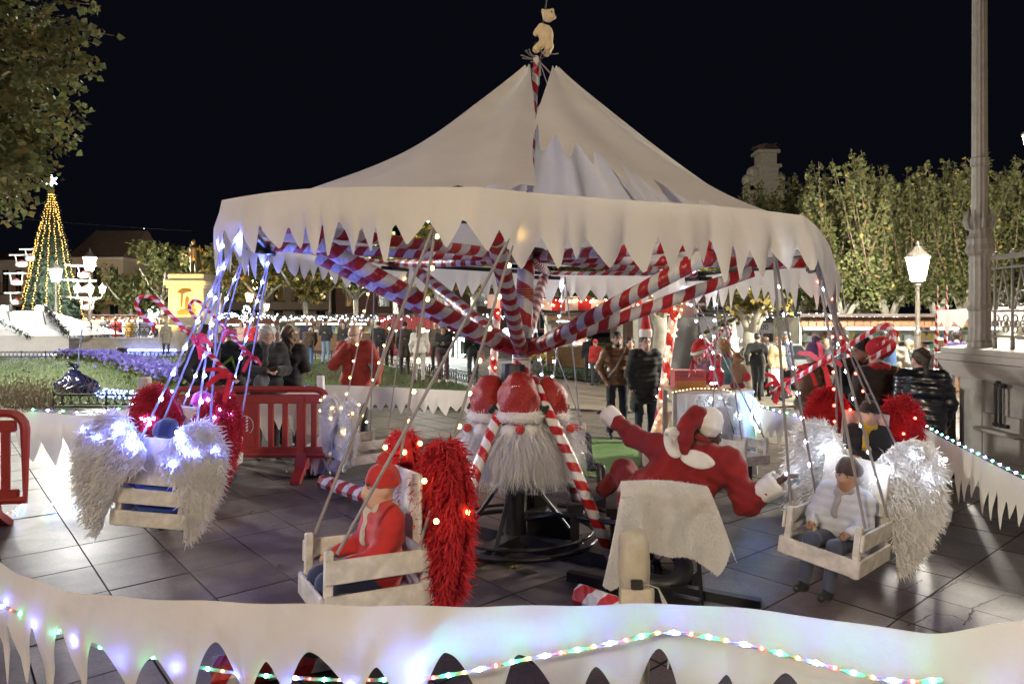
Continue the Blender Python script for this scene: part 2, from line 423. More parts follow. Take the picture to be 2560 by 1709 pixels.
m_candy = candy_mat('candy_wrap', (.40, .014, .018), (.66, .63, .62), .17, 1.0)
m_candy_leg = candy_mat('candy_wrap_leg', (.42, .015, .018), (.68, .66, .66), .145, 1.0, .3)
m_candy_mast = candy_mat('candy_wrap_mast', (.42, .015, .018), (.68, .66, .66), .21, 1.0, .4)
m_candy_beam = candy_mat('candy_wrap_beam', (.42, .016, .02), (.66, .62, .6), .20, 1.0, .45)
g_white = glow('lamp_glass_white', (1, .95, .84), 190)
g_whitefar = glow('lamp_glass_white_far', (1, .95, .86), 950)
g_sodium = glow('lamp_glass_sodium', (1, .48, .10), 90)
g_led_w = glow('led_white', (.70, .80, 1), 95)
g_led_b = glow('led_blue', (.14, .20, 1), 420)
g_near_b = glow('near_led_blue', (.12, .20, 1), 1500)
g_near_g = glow('near_led_green', (.03, 1, .45), 620)
g_near_r = glow('near_led_red', (1, .06, .04), 220)
g_near_y = glow('near_led_amber', (1, .5, .12), 120)
g_led_bs = glow('led_blue_strip', (.22, .32, 1), 14)
g_led_g = glow('led_green', (.08, 1, .50), 110)
g_led_r = glow('led_red', (1, .07, .04), 26)
g_led_y = glow('led_amber', (1, .62, .16), 26)
g_gold = glow('gold_bulb', (1, .50, .10), 7)
g_pix = glow('cool_bulb', (.72, .86, 1), 9)
g_sign = glow('sign_tube', (.80, .97, 1), 9)
g_tube = glow('stall_tube', (.90, 1, .95), 26)
g_stringw = glow('warm_string_bulb', (1, .55, .24), 22)

# ------------------------------------------------------------------ ground
ys = list(np.linspace(-25, 4.5, 8)) + list(np.linspace(5.5, 26, 22)) + [40, 60, 90, 140, 200, 320]
xs = [-260, -120, -60, -30, -15, -8, -3] + list(np.linspace(-2, 3, 6)) + [6, 12, 24, 45, 90, 160, 260]
b = MB(); b.grid([[(x, y, gz(x, y) - .035) for x in xs] for y in ys])
m_ground = bpy.data.materials.new('plaza_paving'); m_ground.use_nodes = True
nt = m_ground.node_tree; N = nt.nodes; L = nt.links; bs = N['Principled BSDF']
tc = N.new('ShaderNodeTexCoord'); mp = N.new('ShaderNodeMapping'); mp.inputs['Rotation'].default_value = (0, 0, R(-40.4)); L.new(tc.outputs['Object'], mp.inputs[0])
br = N.new('ShaderNodeTexBrick'); br.inputs['Scale'].default_value = 1; br.inputs['Brick Width'].default_value = .5; br.inputs['Row Height'].default_value = .59; br.inputs['Mortar Size'].default_value = .008
br.inputs['Color1'].default_value = (.17, .15, .13, 1); br.inputs['Color2'].default_value = (.12, .11, .10, 1); br.inputs['Mortar'].default_value = (.05, .045, .04, 1); L.new(mp.outputs[0], br.inputs[0])
L.new(br.outputs[0], bs.inputs['Base Color']); nz = N.new('ShaderNodeTexNoise'); nz.inputs['Scale'].default_value = 1.3; nz.inputs['Detail'].default_value = 6; L.new(tc.outputs['Object'], nz.inputs[0])
mr = N.new('ShaderNodeMapRange'); mr.inputs[1].default_value = .3; mr.inputs[2].default_value = .7; mr.inputs[3].default_value = .2; mr.inputs[4].default_value = .5; L.new(nz.outputs[0], mr.inputs[0]); L.new(mr.outputs[0], bs.inputs['Roughness'])
gr = b.build('ground', m_ground, smooth=True); tag(gr, 'wet stone paving of the square', None, kind='structure')

pv = thing('plaza_pavement', 'dark wet granite slabs of the square in square joints', 'pavement'); pv['kind'] = 'structure'; del pv['category']
U = Vector((.761, .648, 0)).normalized(); Vv = Vector((-.648, .761, 0)).normalized()
slabs = []
for i in range(-34, 44):
    for j in range(-20, 44):
        u0, v0 = .892 + .5 * i, 6.33 + .59 * j
        c = U * (u0 + .25) + Vv * (v0 + .295)
        if 1.2 < c.y < 14.5 and abs(c.x) < .77 * c.y + .75 and not (c.x > 5.0): slabs.append((c.y, c.x, u0, v0))
slabs.sort()
def slab_geo(bm, u0, v0, org=None):
    g, ch = .004, .0025; dz = random.uniform(-.0022, .0022); org = org or Vector()
    tx, ty = random.uniform(-.003, .003), random.uniform(-.003, .003)
    P = []
    for ins, dzz in ((g, -.03), (g, -ch * .6), (g + ch * .7, 0)):
        for a, c in ((u0 + ins, v0 + ins), (u0 + .5 - ins, v0 + ins), (u0 + .5 - ins, v0 + .59 - ins), (u0 + ins, v0 + .59 - ins)):
            p = U * a + Vv * c; p.z = gz(p.x, p.y) + dz + dzz + tx * (a - u0 - .25) + ty * (c - v0 - .295); P.append(p - org)
    fs = [(8, 9, 10, 11)]
    for k in (0, 4):
        for q in range(4): fs.append((k + q, k + (q + 1) % 4, k + 4 + (q + 1) % 4, k + 4 + q))
    bm.add(P, fs[:1]); n0 = len(bm.v) - 12
    for f in fs[1:]: bm.f.append(tuple(n0 + q for q in f)); bm.m.append(1); bm.uv.append(None)
rest = MB()
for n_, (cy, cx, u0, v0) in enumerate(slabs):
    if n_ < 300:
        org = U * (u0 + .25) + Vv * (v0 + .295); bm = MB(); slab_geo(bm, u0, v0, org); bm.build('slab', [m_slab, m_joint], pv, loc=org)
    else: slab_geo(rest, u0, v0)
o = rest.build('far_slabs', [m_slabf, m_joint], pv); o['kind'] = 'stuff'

def crack(zpts):                                   # cracked stone in the right foreground
    pts = [gat((1900 + a / 1.938) / DS, (900 + c / 1.938) / DS) for a, c in zpts]; fine = []
    for a, c in zip(pts[:-1], pts[1:]):
        for k in range(7): fine.append(a.lerp(c, k / 7) + Vector((random.gauss(0, .006), random.gauss(0, .006), 0)))
    b = MB(); L_ = []; R_ = []
    for i, p in enumerate(fine):
        d = (fine[min(i + 1, len(fine) - 1)] - fine[max(i - 1, 0)]).normalized(); w_ = random.uniform(.0015, .006); n = Vector((-d.y, d.x, 0)) * w_; L_.append(Vector((p.x, p.y, gz(p.x, p.y) + .0035)) - n); R_.append(Vector((p.x, p.y, gz(p.x, p.y) + .0035)) + n)
    b.grid([L_, R_]); b.build('crack', m_joint, pv)
crack([(720, 1290), (830, 1230), (930, 1235), (1000, 1270), (1030, 1200), (1180, 1140), (1279, 1150)]); crack([(780, 965), (900, 985), (1030, 1040), (930, 1085), (800, 1165), (640, 1250)]); crack([(650, 1130), (720, 1100), (800, 1060)]); crack([(1030, 1200), (1020, 1255), (985, 1290)])
def sheet(name, poly, z, material, label, kind='structure', sub=0):
    bm = bmesh.new(); vs = [bm.verts.new((x, y, 0)) for x, y in poly]; bm.faces.new(vs)
    bmesh.ops.triangulate(bm, faces=bm.faces[:]); bmesh.ops.subdivide_edges(bm, edges=bm.edges[:], cuts=3, use_grid_fill=True)
    for v in bm.verts: v.co.z = gz(v.co.x, v.co.y) + z
    me = bpy.data.meshes.new(name); bm.to_mesh(me); bm.free(); me.materials.append(material)
    o = link(name, me); tag(o, label, None, kind=kind); return o
def in_poly(poly, x, y):
    c = np.zeros(len(x), bool); n = len(poly)
    for i in range(n):
        (x0, y0), (x1, y1) = poly[i], poly[(i + 1) % n]
        c ^= ((y0 > y) != (y1 > y)) & (x < (x1 - x0) * (y - y0) / ((y1 - y0) or 1e-9) + x0)
    return c
def scatter(poly, n):
    P = np.array(poly); out = []; lo, hi = P.min(0), P.max(0)
    while sum(map(len, out)) < n:
        q = NR.uniform(lo, hi, (n, 2)); out.append(q[in_poly(poly, q[:, 0], q[:, 1])])
    return np.concatenate(out)[:n]
def with_z(q, dz=0.): return np.column_stack([q, [gz(a, c) + dz for a, c in q]])
lawnA = [(-30, 13.6), (-.9, 13.6), (-1.0, 18.2), (-5.4, 26.5), (-9, 30), (-30, 30)]
lawnB = [(.8, 25.2), (3.0, 23.6), (16, 22.0), (16, 28), (1.5, 30)]
m_lawn = mat('lawn_turf', (.055, .085, .02), .9, var=.4, scale=1.2)
for nm, pl, lab, cnt in (('lawn', lawnA, 'lit lawn on the left behind the white fabric fence', 26000), ('lawn', lawnB, 'strip of lawn behind the striped mast with yellow flowers', 9000)):
    o = sheet(nm, pl, .03, m_lawn, lab)
    q = scatter(pl, cnt); q = q[(np.abs(q[:, 0]) < .8 * q[:, 1])]
    s_ = strands('grass', with_z(q, .03), np.tile([0, 0, 1.], (len(q), 1)), .07, .02, m_grass, None, 2, .1, .35, 'stuff')
    tag(s_, 'short green grass of the ' + ('left lawn' if pl is lawnA else 'lawn strip behind the mast'), 'grass')
m_path = mat('path_paving', (.31, .27, .21), .36, var=.25, scale=1.5, rvar=.15)
sheet('path', [(-12, 27), (-5.2, 27.2), (-.8, 18.6), (-.6, 14.8), (3, 14.8), (9, 17), (9, 21.5), (2.6, 23.4), (.3, 25), (.8, 31), (-12, 33)], -.006, m_path, 'pale wet paved path beyond the low hoop fence')

# green carpet by the mast
ca = [gat(1120, 998), gat(1462, 1012), gat(1475, 1100), gat(1180, 1086)]
b = MB(); n_ = 8
P = [[ca[0].lerp(ca[1], j / n_).lerp(ca[3].lerp(ca[2], j / n_), i / n_) + Vector((0, 0, .008 + .004 * math.sin(3 * i) * math.cos(2 * j))) for j in range(n_ + 1)] for i in range(n_ + 1)]
b.grid(P); o = b.build('carpet', mat('artificial_turf', (.10, .19, .05), .95, var=.12, scale=30, bump=.6, bscale=220))
tag(o, 'flat green artificial turf mat on the paving behind the mast', 'carpet')

# ------------------------------------------------------------------ street lamps
def lantern_geo(root, z, s, gmat, emat=m_lampost):
    b = MB(); b.lathe([(.10 * s, z), (.125 * s, z + .06 * s), (.20 * s, z + .40 * s), (.205 * s, z + .44 * s)], 6); b.build('glass', gmat, root)
    b = MB(); b.lathe([(.04 * s, z - .12 * s), (.07 * s, z - .08 * s), (.05 * s, z - .05 * s), (.11 * s, z - .012 * s), (.11 * s, z - .004 * s)], 8)
    for k in range(6):
        a = k * PI / 3; p0 = (.128 * s * math.cos(a), .128 * s * math.sin(a), z); p1 = (.214 * s * math.cos(a), .214 * s * math.sin(a), z + .45 * s); b.tube([p0, p1], .008 * s, 5)
    b.build('lantern_frame', emat, root)
    b = MB(); b.lathe([(.225 * s, z + .445 * s), (.23 * s, z + .47 * s), (.16 * s, z + .54 * s), (.09 * s, z + .60 * s), (.06 * s, z + .66 * s), (.025 * s, z + .68 * s), (.035 * s, z + .72 * s), (.004, z + .78 * s)], 12); b.build('lantern_cap', emat, root, smooth=True)
def lamp(x, y, ztop, gmat, label, s=1.6, thick=1.0, pm=m_lampost, clusters=False, sc_=False):
    z0 = gz(x, y); h = ztop - z0; t = thick
    root = thing('street_lamp', label, 'street lamp', (x, y, z0), random.uniform(0, 1), 'street lamps of the square')
    b = MB(); b.lathe([(.17 * t, 0), (.17 * t, .12), (.14 * t, .2), (.11 * t, .7), (.135 * t, .74), (.135 * t, .8), (.085 * t, .86), (.07 * t, h * .55), (.085 * t, h * .56), (.085 * t, h * .58), (.062 * t, h * .6), (.05 * t, h - .15 * s), (.06 * t, h - .12 * s)], 12, flute=.06); b.build('post', pm, root, smooth=False)
    lantern_geo(root, h, s, gmat)
    if clusters:
        for k in range(4):
            a = k * PI / 2 + .4; c = Vector((.62 * math.cos(a), .62 * math.sin(a), 0)); zz = h - 1.25
            b = MB(); b.tube([(0, 0, zz - .5), (c.x * .4, c.y * .4, zz - .42), (c.x * .85, c.y * .85, zz - .3), (c.x, c.y, zz - .12)], .03, 6); b.build('bracket', pm, root)
            b = MB(); b.lathe([(.09, zz), (.17, zz + .3), (.17, zz + .33)], 6, c=(c.x, c.y, 0)); b.build('glass', gmat, root)
            b = MB(); b.lathe([(.19, zz + .335), (.1, zz + .45), (.01, zz + .58)], 8, c=(c.x, c.y, 0)); b.build('lantern_cap', pm, root)
    return root
def lamp_at(dx, dy, Z, gmat, label, **k):
    p = at(dx, dy, Z); s = k.get('s', 1.6); return lamp(p.x, p.y, p.z - .22 * s, gmat, label, **k)
lamp_at(2105, 618, 17.0, glow('lamp_glass_near', (1, .95, .82), 900), 'tall street lamp with glowing lantern before the right hand plane trees', s=1.3)
g_whiteleft = glow('lamp_glass_white_left', (1, .96, .88), 900)
lamp_at(206, 606, 39, g_whiteleft, 'street lamp with a cluster of lower lanterns beside the christmas tree', s=1.7, clusters=True)
lamp_at(128, 632, 43, g_whiteleft, 'white street lamp in front of the christmas tree cone', s=1.7)
lamp_at(757, 640, 42, g_whitefar, 'slim white street lamp behind the man in the red jacket', s=1.5)
lamp_at(583, 655, 46, glow('lamp_glass_warm', (1, .72, .4), 110), 'warm street lamp standing right of the lit monument', s=1.6)
lamp_at(572, 682, 62, g_sodium, 'orange sodium lamp glowing low right of the monument', s=1.8)
lamp_at(141, 660, 56, g_sodium, 'orange lamp glowing through the christmas tree', s=1.9)
lamp_at(1000, 527, 34, g_whitefar, 'ornate bright lamp seen through the canopy fringe', s=2.0, clusters=True)
lamp_at(611, 704, 60, glow('lamp_glass_warm2', (1, .8, .5), 70), 'small warm lamp low under the trees right of the monument', s=1.2)
lamp_at(1976, 757, 30, g_whitefar, 'small white lamp burning under the plane trees at the right', s=1.2)
# lamps of the square out of view; the side and lawn ones are added
KEY = glow('lamp_glass_key', (1, .81, .56), 470)
lamp(-4.2, -4.6, 4.6, KEY, 'warm street lamp standing behind the viewer to the left', s=1.7)
lamp(5.2, -5.4, 4.6, glow('lamp_glass_key2', (1, .81, .56), 290), 'warm street lamp standing behind the viewer to the right', s=1.7)
lamp(-10.5, 6.5, 4.6, glow('lamp_glass_added_side', (.74, .78, 1), 230), 'added bluish street lamp out of view left of the carousel', s=1.7)  # unseen lamp added, tinted blue so left and back sides turn lavender

lamp(-14.8, 15.5, 4.6, glow('lamp_glass_added_lawn', (1, .97, .85), 2000), 'added white street lamp out of view left of the lawn', s=1.7)  # lamp added out of view to brighten the lawn
lamp(9.8, 12.5, 4.4, glow('lamp_glass_right', (1, .92, .78), 1500), 'white street lamp beside the bandstand', s=1.7)

# ------------------------------------------------------------------ houses on the far side of the square
def house(label, dx0, dx1, dyr, Z, mw, wins, storeys, roofh=1.2, depth=8., balc=False, mroof=None):
    a = at(dx0, dyr, Z); c = at(dx1, dyr, Z); W = c.x - a.x; Hh = a.z
    root = thing('town_house', label, 'house', ((a.x + c.x) / 2, Z, 0), 0, 'houses along the far side of the square')
    b = MB(); b.box((0, depth / 2, Hh / 2), (W, depth, Hh)); wl = b.build('wall', mw, root)
    b = MB(); b.box((0, depth / 2, Hh + .12), (W + .3, depth + .5, .24)); b.build('cornice', m_plaster2, root)
    b = MB(); b.add([(-W / 2 - .2, -.4, Hh + .25), (W / 2 + .2, -.4, Hh + .25), (W / 2 + .2, depth / 2, Hh + .25 + roofh), (-W / 2 - .2, depth / 2, Hh + .25 + roofh), (W / 2 + .2, depth, Hh + .25), (-W / 2 - .2, depth, Hh + .25)], [(0, 1, 2, 3), (3, 2, 4, 5), (0, 3, 5), (1, 4, 2), (0, 5, 4, 1)]); b.build('roof', mroof or m_rooftile, root)
    sh = Hh / storeys
    for s_ in range(storeys):
        for k in range(wins):
            wx = -W / 2 + W * (k + .5) / wins; ww = min(1.15, W / wins * .5); wh = sh * .62; wz = s_ * sh + sh * .5
            b = MB()
            for dx_, dz_, sx, sz in ((-ww / 2 - .06, 0, .12, wh + .2), (ww / 2 + .06, 0, .12, wh + .2), (0, wh / 2 + .07, ww, .14), (0, -wh / 2 - .07, ww, .14)): b.box((wx + dx_, -.03, wz + dz_), (sx, .12, sz))
            f = b.build('window', m_plaster2, root)
            b = MB(); b.box((wx, .0, wz), (ww, .05, wh)); b.build('pane', m_glassd, f)
            b = MB(); b.box((wx, -.035, wz), (.06, .03, wh)); b.box((wx, -.032, wz + wh * .15), (ww - .01, .025, .05)); b.build('mullion', m_shutter, f)
            if s_ > 0:
                b = MB(); b.box((wx, -.35, wz - wh / 2 - .1), (ww + .5, .7, .1))
                for q in range(9): b.tube([(wx - ww / 2 - .2 + q * (ww + .4) / 8, -.66, wz - wh / 2 - .05), (wx - ww / 2 - .2 + q * (ww + .4) / 8, -.66, wz - wh / 2 + .85)], .015, 4)
                b.box((wx, -.66, wz - wh / 2 + .87), (ww + .44, .04, .05)); b.build('balcony', m_iron, root)
    b = MB(); b.box((0, -1.0, sh * .82), (W * .96, 2.0, .12)); b.build('awning', m_shutter, root)
    return root
house('pale house with tall windows at the far left edge', -60, 58, 603, 62, m_plaster2, 4, 2)
house('cream house with a stepped gable behind the christmas tree', 165, 282, 596, 64, m_plaster, 3, 2, 3.0)
house('low pale house left of the monument', 283, 402, 632, 68, m_plaster2, 3, 2)
house('dim house right of the monument behind the trees', 470, 760, 640, 84, m_plaster, 6, 2)
house('long dark brick house behind the van and plane trees', 1440, 2010, 585, 44, m_brick, 7, 3, 1.5)
house('dim house behind the mast in the far distance', 770, 1435, 660, 80, m_brick, 9, 2)

# church gable with ball finials and a stork nest
p = at(1762, 512, 62)
root = thing('church_belfry', 'stone church gable with ball finials and stork nest above the trees', 'church', (p.x, 62, 0))
sc_ = 62 / F * DS
b = MB(); b.box((0, 3, (p.z + 2) / 2), (84 * sc_, 5, p.z + 2)); b.build('wall', m_stone, root)
b = MB(); zz = p.z + 2
for w_, h_ in ((70, 20), (60, 24), (46, 22), (38, 26)):
    b.box((8 * sc_, 1.5, zz + h_ * sc_ / 2), (w_ * sc_, 1.6, h_ * sc_)); zz += h_ * sc_
    b.box((8 * sc_, 1.5, zz + .15), (w_ * sc_ + .5, 2.0, .3)); zz += .3
ztop = zz; b.build('gable', m_stone, root)
for k, (dx_, zz_) in enumerate(((-33, p.z + 2.2), (-22, p.z + 2.9), (38, p.z + 2.4))):
    b = MB(); b.box((dx_ * sc_, 1.4, zz_ + .5), (.8, .8, 1.8)); b.sphere((dx_ * sc_, 1.4, zz_ + 1.95), .62, 10, 8); b.build('finial', m_stone, root)
b = MB()
for k in range(120):
    a = random.uniform(0, 2 * PI); r_ = random.uniform(.5, 1.25); z_ = ztop + random.uniform(0, .55)
    b.tube([(8 * sc_ + r_ * math.cos(a), 1.5 + r_ * math.sin(a), z_), (8 * sc_ + r_ * math.cos(a + .7), 1.5 + r_ * math.sin(a + .7), z_ + random.uniform(-.1, .2))], .04, 4)
b.build('nest', m_twig, root)

# ------------------------------------------------------------------ low wall with iron ring fence (left)
root = thing('ring_fence', 'black iron fence of rings on a low stone wall at the left', 'fence', (0, 0, 0))
Zf = 36.0; x0 = at(-20, 0, Zf).x; x1 = at(385, 0, Zf).x
b = MB(); b.box(((x0 + x1) / 2, Zf, .33), (x1 - x0, .35, .66), ch=.03); b.box(((x0 + x1) / 2, Zf, .70), (x1 - x0 + .1, .45, .08)); b.build('wall', m_stone, root)
b = MB()
for z_ in (.92, 1.0, 1.30, 1.40): b.box(((x0 + x1) / 2, Zf, z_), (x1 - x0, .035, .03))
b.build('rail', m_iron, root)
mring = MB().ring((0, 0, 0), .14, .018, 'y', 14, 5).mesh('ring', m_iron, True); mpost = MB().lathe([(.07, 0), (.07, .1), (.035, .15), (.03, .8), (.05, .84), (.045, .9), (.0, .98)], 8).mesh('post', m_iron, True)
nx = int((x1 - x0) / .31)
for k in range(nx): link('ring', mring, root, (x0 + .15 + k * (x1 - x0 - .3) / (nx - 1), Zf, 1.15))
for k in range(8): link('post', mpost, root, (x0 + .2 + k * (x1 - x0 - .4) / 7, Zf - .04, .60))
b = MB(); b.box((at(400, 0, Zf).x, Zf, .62), (1.25, .9, 1.24), ch=.05); b.box((at(400, 0, Zf).x, Zf, 1.32), (1.45, 1.1, .16), ch=.04); b.build('pillar', m_stone, root)

def hoop_fence(label, pts, h=.34, step=.17):
    root = thing('hoop_fence', label, 'low fence', pts[0]); o0 = Vector(pts[0]); L_ = 0; b = MB(); rails = MB(); posts = MB()
    for a, c in zip(pts[:-1], pts[1:]):
        a = Vector(a); c = Vector(c); d = c - a; n = max(1, int(d.length / step)); M = Matrix.Rotation(math.atan2(d.y, d.x), 3, 'Z')
        for k in range(n):
            p = a + d * ((k + .5) / n) - o0; b.ring(p + Vector((0, 0, h * .66)), step * .52, .012, 'y', 8, 4, M, ell=1.1)
        for z_ in (h * .36, h): rails.tube([a - o0 + Vector((0, 0, z_)), c - o0 + Vector((0, 0, z_))], .013, 4)
        for k in range(0, n + 1, 6): posts.tube([a + d * (k / n) - o0, a + d * (k / n) - o0 + Vector((0, 0, h + .05))], .016, 5)
    b.build('hoops', m_iron, root); rails.build('rail', m_iron, root); posts.build('posts', m_iron, root)
    for ch in root.children: ch['kind'] = 'stuff'
hoop_fence('low iron hoop fence along the back of the left lawn', [ground(-26, 29.0), ground(-9, 29.0)])
hoop_fence('low iron hoop fence crossing behind the red jacket man to the mast', [ground(-9, 29.0), ground(-5.4, 26.3), ground(-1.0, 18.0), ground(-.5, 16.5)], .42)
hoop_fence('low iron hoop fence in front of the yellow flowers', [ground(.5, 25.2), ground(3.0, 23.4), ground(9, 21.7), ground(16, 21.7)], .42)
hoop_fence('low iron hoop fence behind the back fabric fence', [ground(-9, 13.4), ground(-.9, 13.4)], .30)

# ------------------------------------------------------------------ monument
pm = at(429, 800, 37); cx = pm.x; u = 37 / F * DS
root = thing('monument', 'floodlit stone pedestal with bronze relief and statue on top', 'monument', (cx, 37.8, 0))
zt = at(429, 640, 37).z
b = MB()
b.box((0, 0, .45), (110 * u, 110 * u, .9), ch=.05); b.box((0, 0, 1.1), (98 * u, 98 * u, .5), ch=.05); b.box((0, 0, 1.35 + (zt - 1.85) / 2), (82 * u, 82 * u, zt - 1.85), taper=.96)
b.box((0, 0, zt - .42), (88 * u, 88 * u, .14), ch=.03); b.box((0, 0, zt - .2), (97 * u, 97 * u, .3), ch=.06); b.box((0, 0, zt + .12), (82 * u, 82 * u, .36), ch=.05); b.build('pedestal', m_stone, root)
b = MB(); fy = -41 * u * .97
def relief(poly, th=.07): b.prism([(x * u, 1.4 + (z) * u) for x, z in poly], th, Matrix.Translation((0, fy - .0, 0)))
relief([(-18, 22), (22, 24), (24, 36), (14, 40), (2, 37), (-10, 36), (-20, 31)])
relief([(-2, 36), (6, 36), (8, 62), (2, 66), (-1, 58)]); relief([(-12, 40), (-8, 40), (-6, 72), (-10, 72)]); relief([(-20, 74), (-14, 80), (-4, 84), (10, 82), (14, 76), (2, 74), (-6, 70)]); relief([(12, 40), (20, 41), (18, 54), (12, 52)])
b.build('relief', m_bronze, root)
st = link('statue', None, root, (0, 0, zt + .3)); st.empty_display_size = .1
body = [c_((-.12, 0, 1.0), (-.14, .05, .08), .13, .10), c_((.12, 0, 1.0), (.22, -.1, .08), .13, .10), c_((0, 0, 1.05), (0, 0, 1.55), .22, .26), c_((-.28, 0, 1.62), (-.42, -.1, 1.2), .09, .07), c_((-.42, -.1, 1.2), (-.2, -.3, 1.15), .07, .06), c_((.28, 0, 1.62), (.5, -.15, 1.5), .09, .07), c_((.5, -.15, 1.5), (.55, -.45, 1.75), .07, .05), e_((0, -.02, 2.0), (.13, .16, .18)), c_((0, .2, 1.6), (.1, .3, .5), .2, .22)]
so = soft('figure', body, m_bronze, st, .05, .08); so.scale = (.9, .9, .9)
b = MB(); b.box((0, 0, .06), (.9, .8, .12)); b.build('plinth', m_bronze, st)
fl = thing('floodlight', 'small floodlight on the ground aimed at the monument', 'floodlight', (cx - 1.0, 32.6, 0)); b = MB(); b.box((0, 0, .2), (.4, .25, .3), ch=.03); b.tube([(0, 0, 0), (0, 0, .1)], .05, 6); b.build('housing', m_black, fl)
ld = bpy.data.lights.new('floodlight_beam', 'SPOT'); ld.energy = 9000; ld.color = (1, .50, .13); ld.spot_size = R(48); ld.spot_blend = .6; ld.shadow_soft_size = .2
lo_ = link('floodlight_beam', ld, fl, (0, .2, .5)); lo_.rotation_euler = (Vector((1.0, 4.8, 3.3))).to_track_quat('-Z', 'Y').to_euler()

# ------------------------------------------------------------------ christmas tree of lights with star and gondolas
Zt = 46.0; base = at(118, 745, Zt); top = at(122, 447, Zt); hgt = top.z
root = thing('christmas_tree', 'tall cone christmas tree hung with golden light strands and white star', 'christmas tree', (base.x, Zt, 0))
rb = 70 * Zt / F * DS
P = []; roots = []; 
for k in range(5200):
    t = random.random() ** .8; a = random.uniform(0, 2 * PI); r_ = rb * (1 - t) * random.uniform(.75, .98) + .06; roots.append((r_ * math.cos(a), r_ * math.sin(a), t * hgt))
roots = np.array(roots); strands('foliage', roots, np.column_stack([roots[:, 0], roots[:, 1], np.full(len(roots), -.6)]), .35, .16, mat('fir_green', (.007, .018, .008), .85, var=.4), root, 2, .1, .4, 'stuff')
b = MB(); b.lathe([(rb * .8, .05), (.05, hgt)], 20); b.build('core', mat('dark_green_net', (.008, .018, .008), .95), root)
for k in range(14):
    a = 2 * PI * k / 14 + .2; b = MB(); n = 60; t0 = .02 + (.28 if k % 5 == 3 else 0)
    if math.sin(a) > .35: continue
    for i in range(n):
        t = t0 + (1 - t0) * i / (n - 1); r_ = rb * (1 - t) * 1.03 + .16 + .03 * math.sin(9 * t + k)
        if t > .985: r_ = .16
        b.sphere((r_ * math.cos(a) + random.uniform(-.05, .05), r_ * math.sin(a), t * hgt), random.uniform(.022, .04), 5, 3)
    b.build('light_strand', g_gold, root)['kind'] = 'stuff'
star = link('star', None, root, (0, 0, hgt + (447 - 415) * Zt / F * DS)); star.empty_display_size = .1
b = MB(); b2 = MB()
for k in range(6):
    a = PI / 2 + k * PI / 3; b.tube([(.07 * math.cos(a), 0, .07 * math.sin(a)), (.22 * math.cos(a), 0, .22 * math.sin(a)), (.42 * math.cos(a), 0, .42 * math.sin(a))], [.03, .08, .025], 6)
b.build('star_ray', g_sign, star); b2.sphere((0, -.06, 0), .09); b2.build('star_centre', g_led_r, star)
b = MB(); b.tube([(0, 0, 0), (0, 0, -.7)], .03, 5); b.build('star_rod', m_black, star)
b = MB(); nA = 0
for k, (dx, dy) in enumerate(((52, 603), (40, 645), (40, 690), (75, 590), (196, 628), (196, 662), (203, 702))):
    p = at(dx, dy, Zt - .5); lx = p.x - base.x
    g = link('gondola', None, root, (lx, -.6, p.z)); g.empty_display_size = .1
    b = MB(); b.lathe([(.18, -.28), (.36, -.22), (.40, .02), (.36, .04), (.34, -.02)], 12); b.build('cup', m_white, g, smooth=True)
    b = MB()
    for sx in (-1, 1): b.tube([(sx * .36, 0, .03), (sx * .42, 0, .5)], .03, 5)
    b.tube([(-.8, 0, .52), (.8, 0, .52)], .06, 6); b.build('hanger', m_white, g)
    b = MB(); b.tube([(0, 0, .55), (-lx * .75, .3, .62)], .05, 6); b.build('arm', m_white, g)
    b = MB(); b.sphere((0, 0, -.02), .2, 8, 5); b.build('cushion', m_red, g)

# white tent roof with garlands at the far left
Zt2 = 33.5; P0 = [at(-60, 712, Zt2), at(110, 712, Zt2 + 2.5), at(158, 770, Zt2), at(-60, 770, Zt2 - 2)]
root = thing('white_tent', 'white tent roof edged with green garland at the far left', 'tent', (0, 0, 0))
b = MB(); n_ = 10
b.grid([[P0[0].lerp(P0[1], j / n_).lerp(P0[3].lerp(P0[2], j / n_), i / n_) - Vector((0, 0, .12 * math.sin(PI * i / n_))) for j in range(n_ + 1)] for i in range(n_ + 1)]); b.build('roof', m_white_cloth, root, smooth=True)
b = MB(); b.grid([[P0[1], P0[2]], [P0[1] + Vector((2.4, 3, -1.3)), P0[2] + Vector((.2, 3, 0))]]); b.grid([[P0[3], P0[2]], [Vector((P0[3].x, P0[3].y, 0)), Vector((P0[2].x, P0[2].y, 0))]]); b.build('side', m_white_cloth, root)
for a, c in ((P0[0] + Vector((.3, -.1, .05)), at(70, 775, Zt2 - 1)), (P0[1] + Vector((0, 0, .05)), P0[2] + Vector((0, -.1, .05)))):
    t = NR.uniform(0, 1, (500, 1)); pts = np.array(a) * (1 - t) + np.array(c) * t + NR.normal(0, .06, (500, 3)); strands('garland', pts, NR.normal(0, 1, (500, 3)), .16, .04, MATS['fir_green'], root, 1, 0, .2, 'stuff')
b = MB(); b.ring(at(133, 737, Zt2 - .5), .22, .018, 'y', 16, 5); b.build('emblem', m_rope, root)
for dx in (4, 35):
    p = at(dx * 2.6 + 4, 707, Zt2)
    f = thing('floodlight', 'dazzling floodlight %s of the white tent' % ('on the left peak' if dx == 4 else 'on the right peak'), 'floodlight', p)
    b = MB(); b.sphere((0, -.2, 0), .14, 10, 6); b.build('lens', glow('flood_lens', (.9, 1, .98), 160), f); b = MB(); b.box((0, .05, 0), (.4, .25, .34), ch=.03); b.tube([(0, .1, -.15), (0, .3, -.8)], .03, 5); b.build('housing', m_black, f)

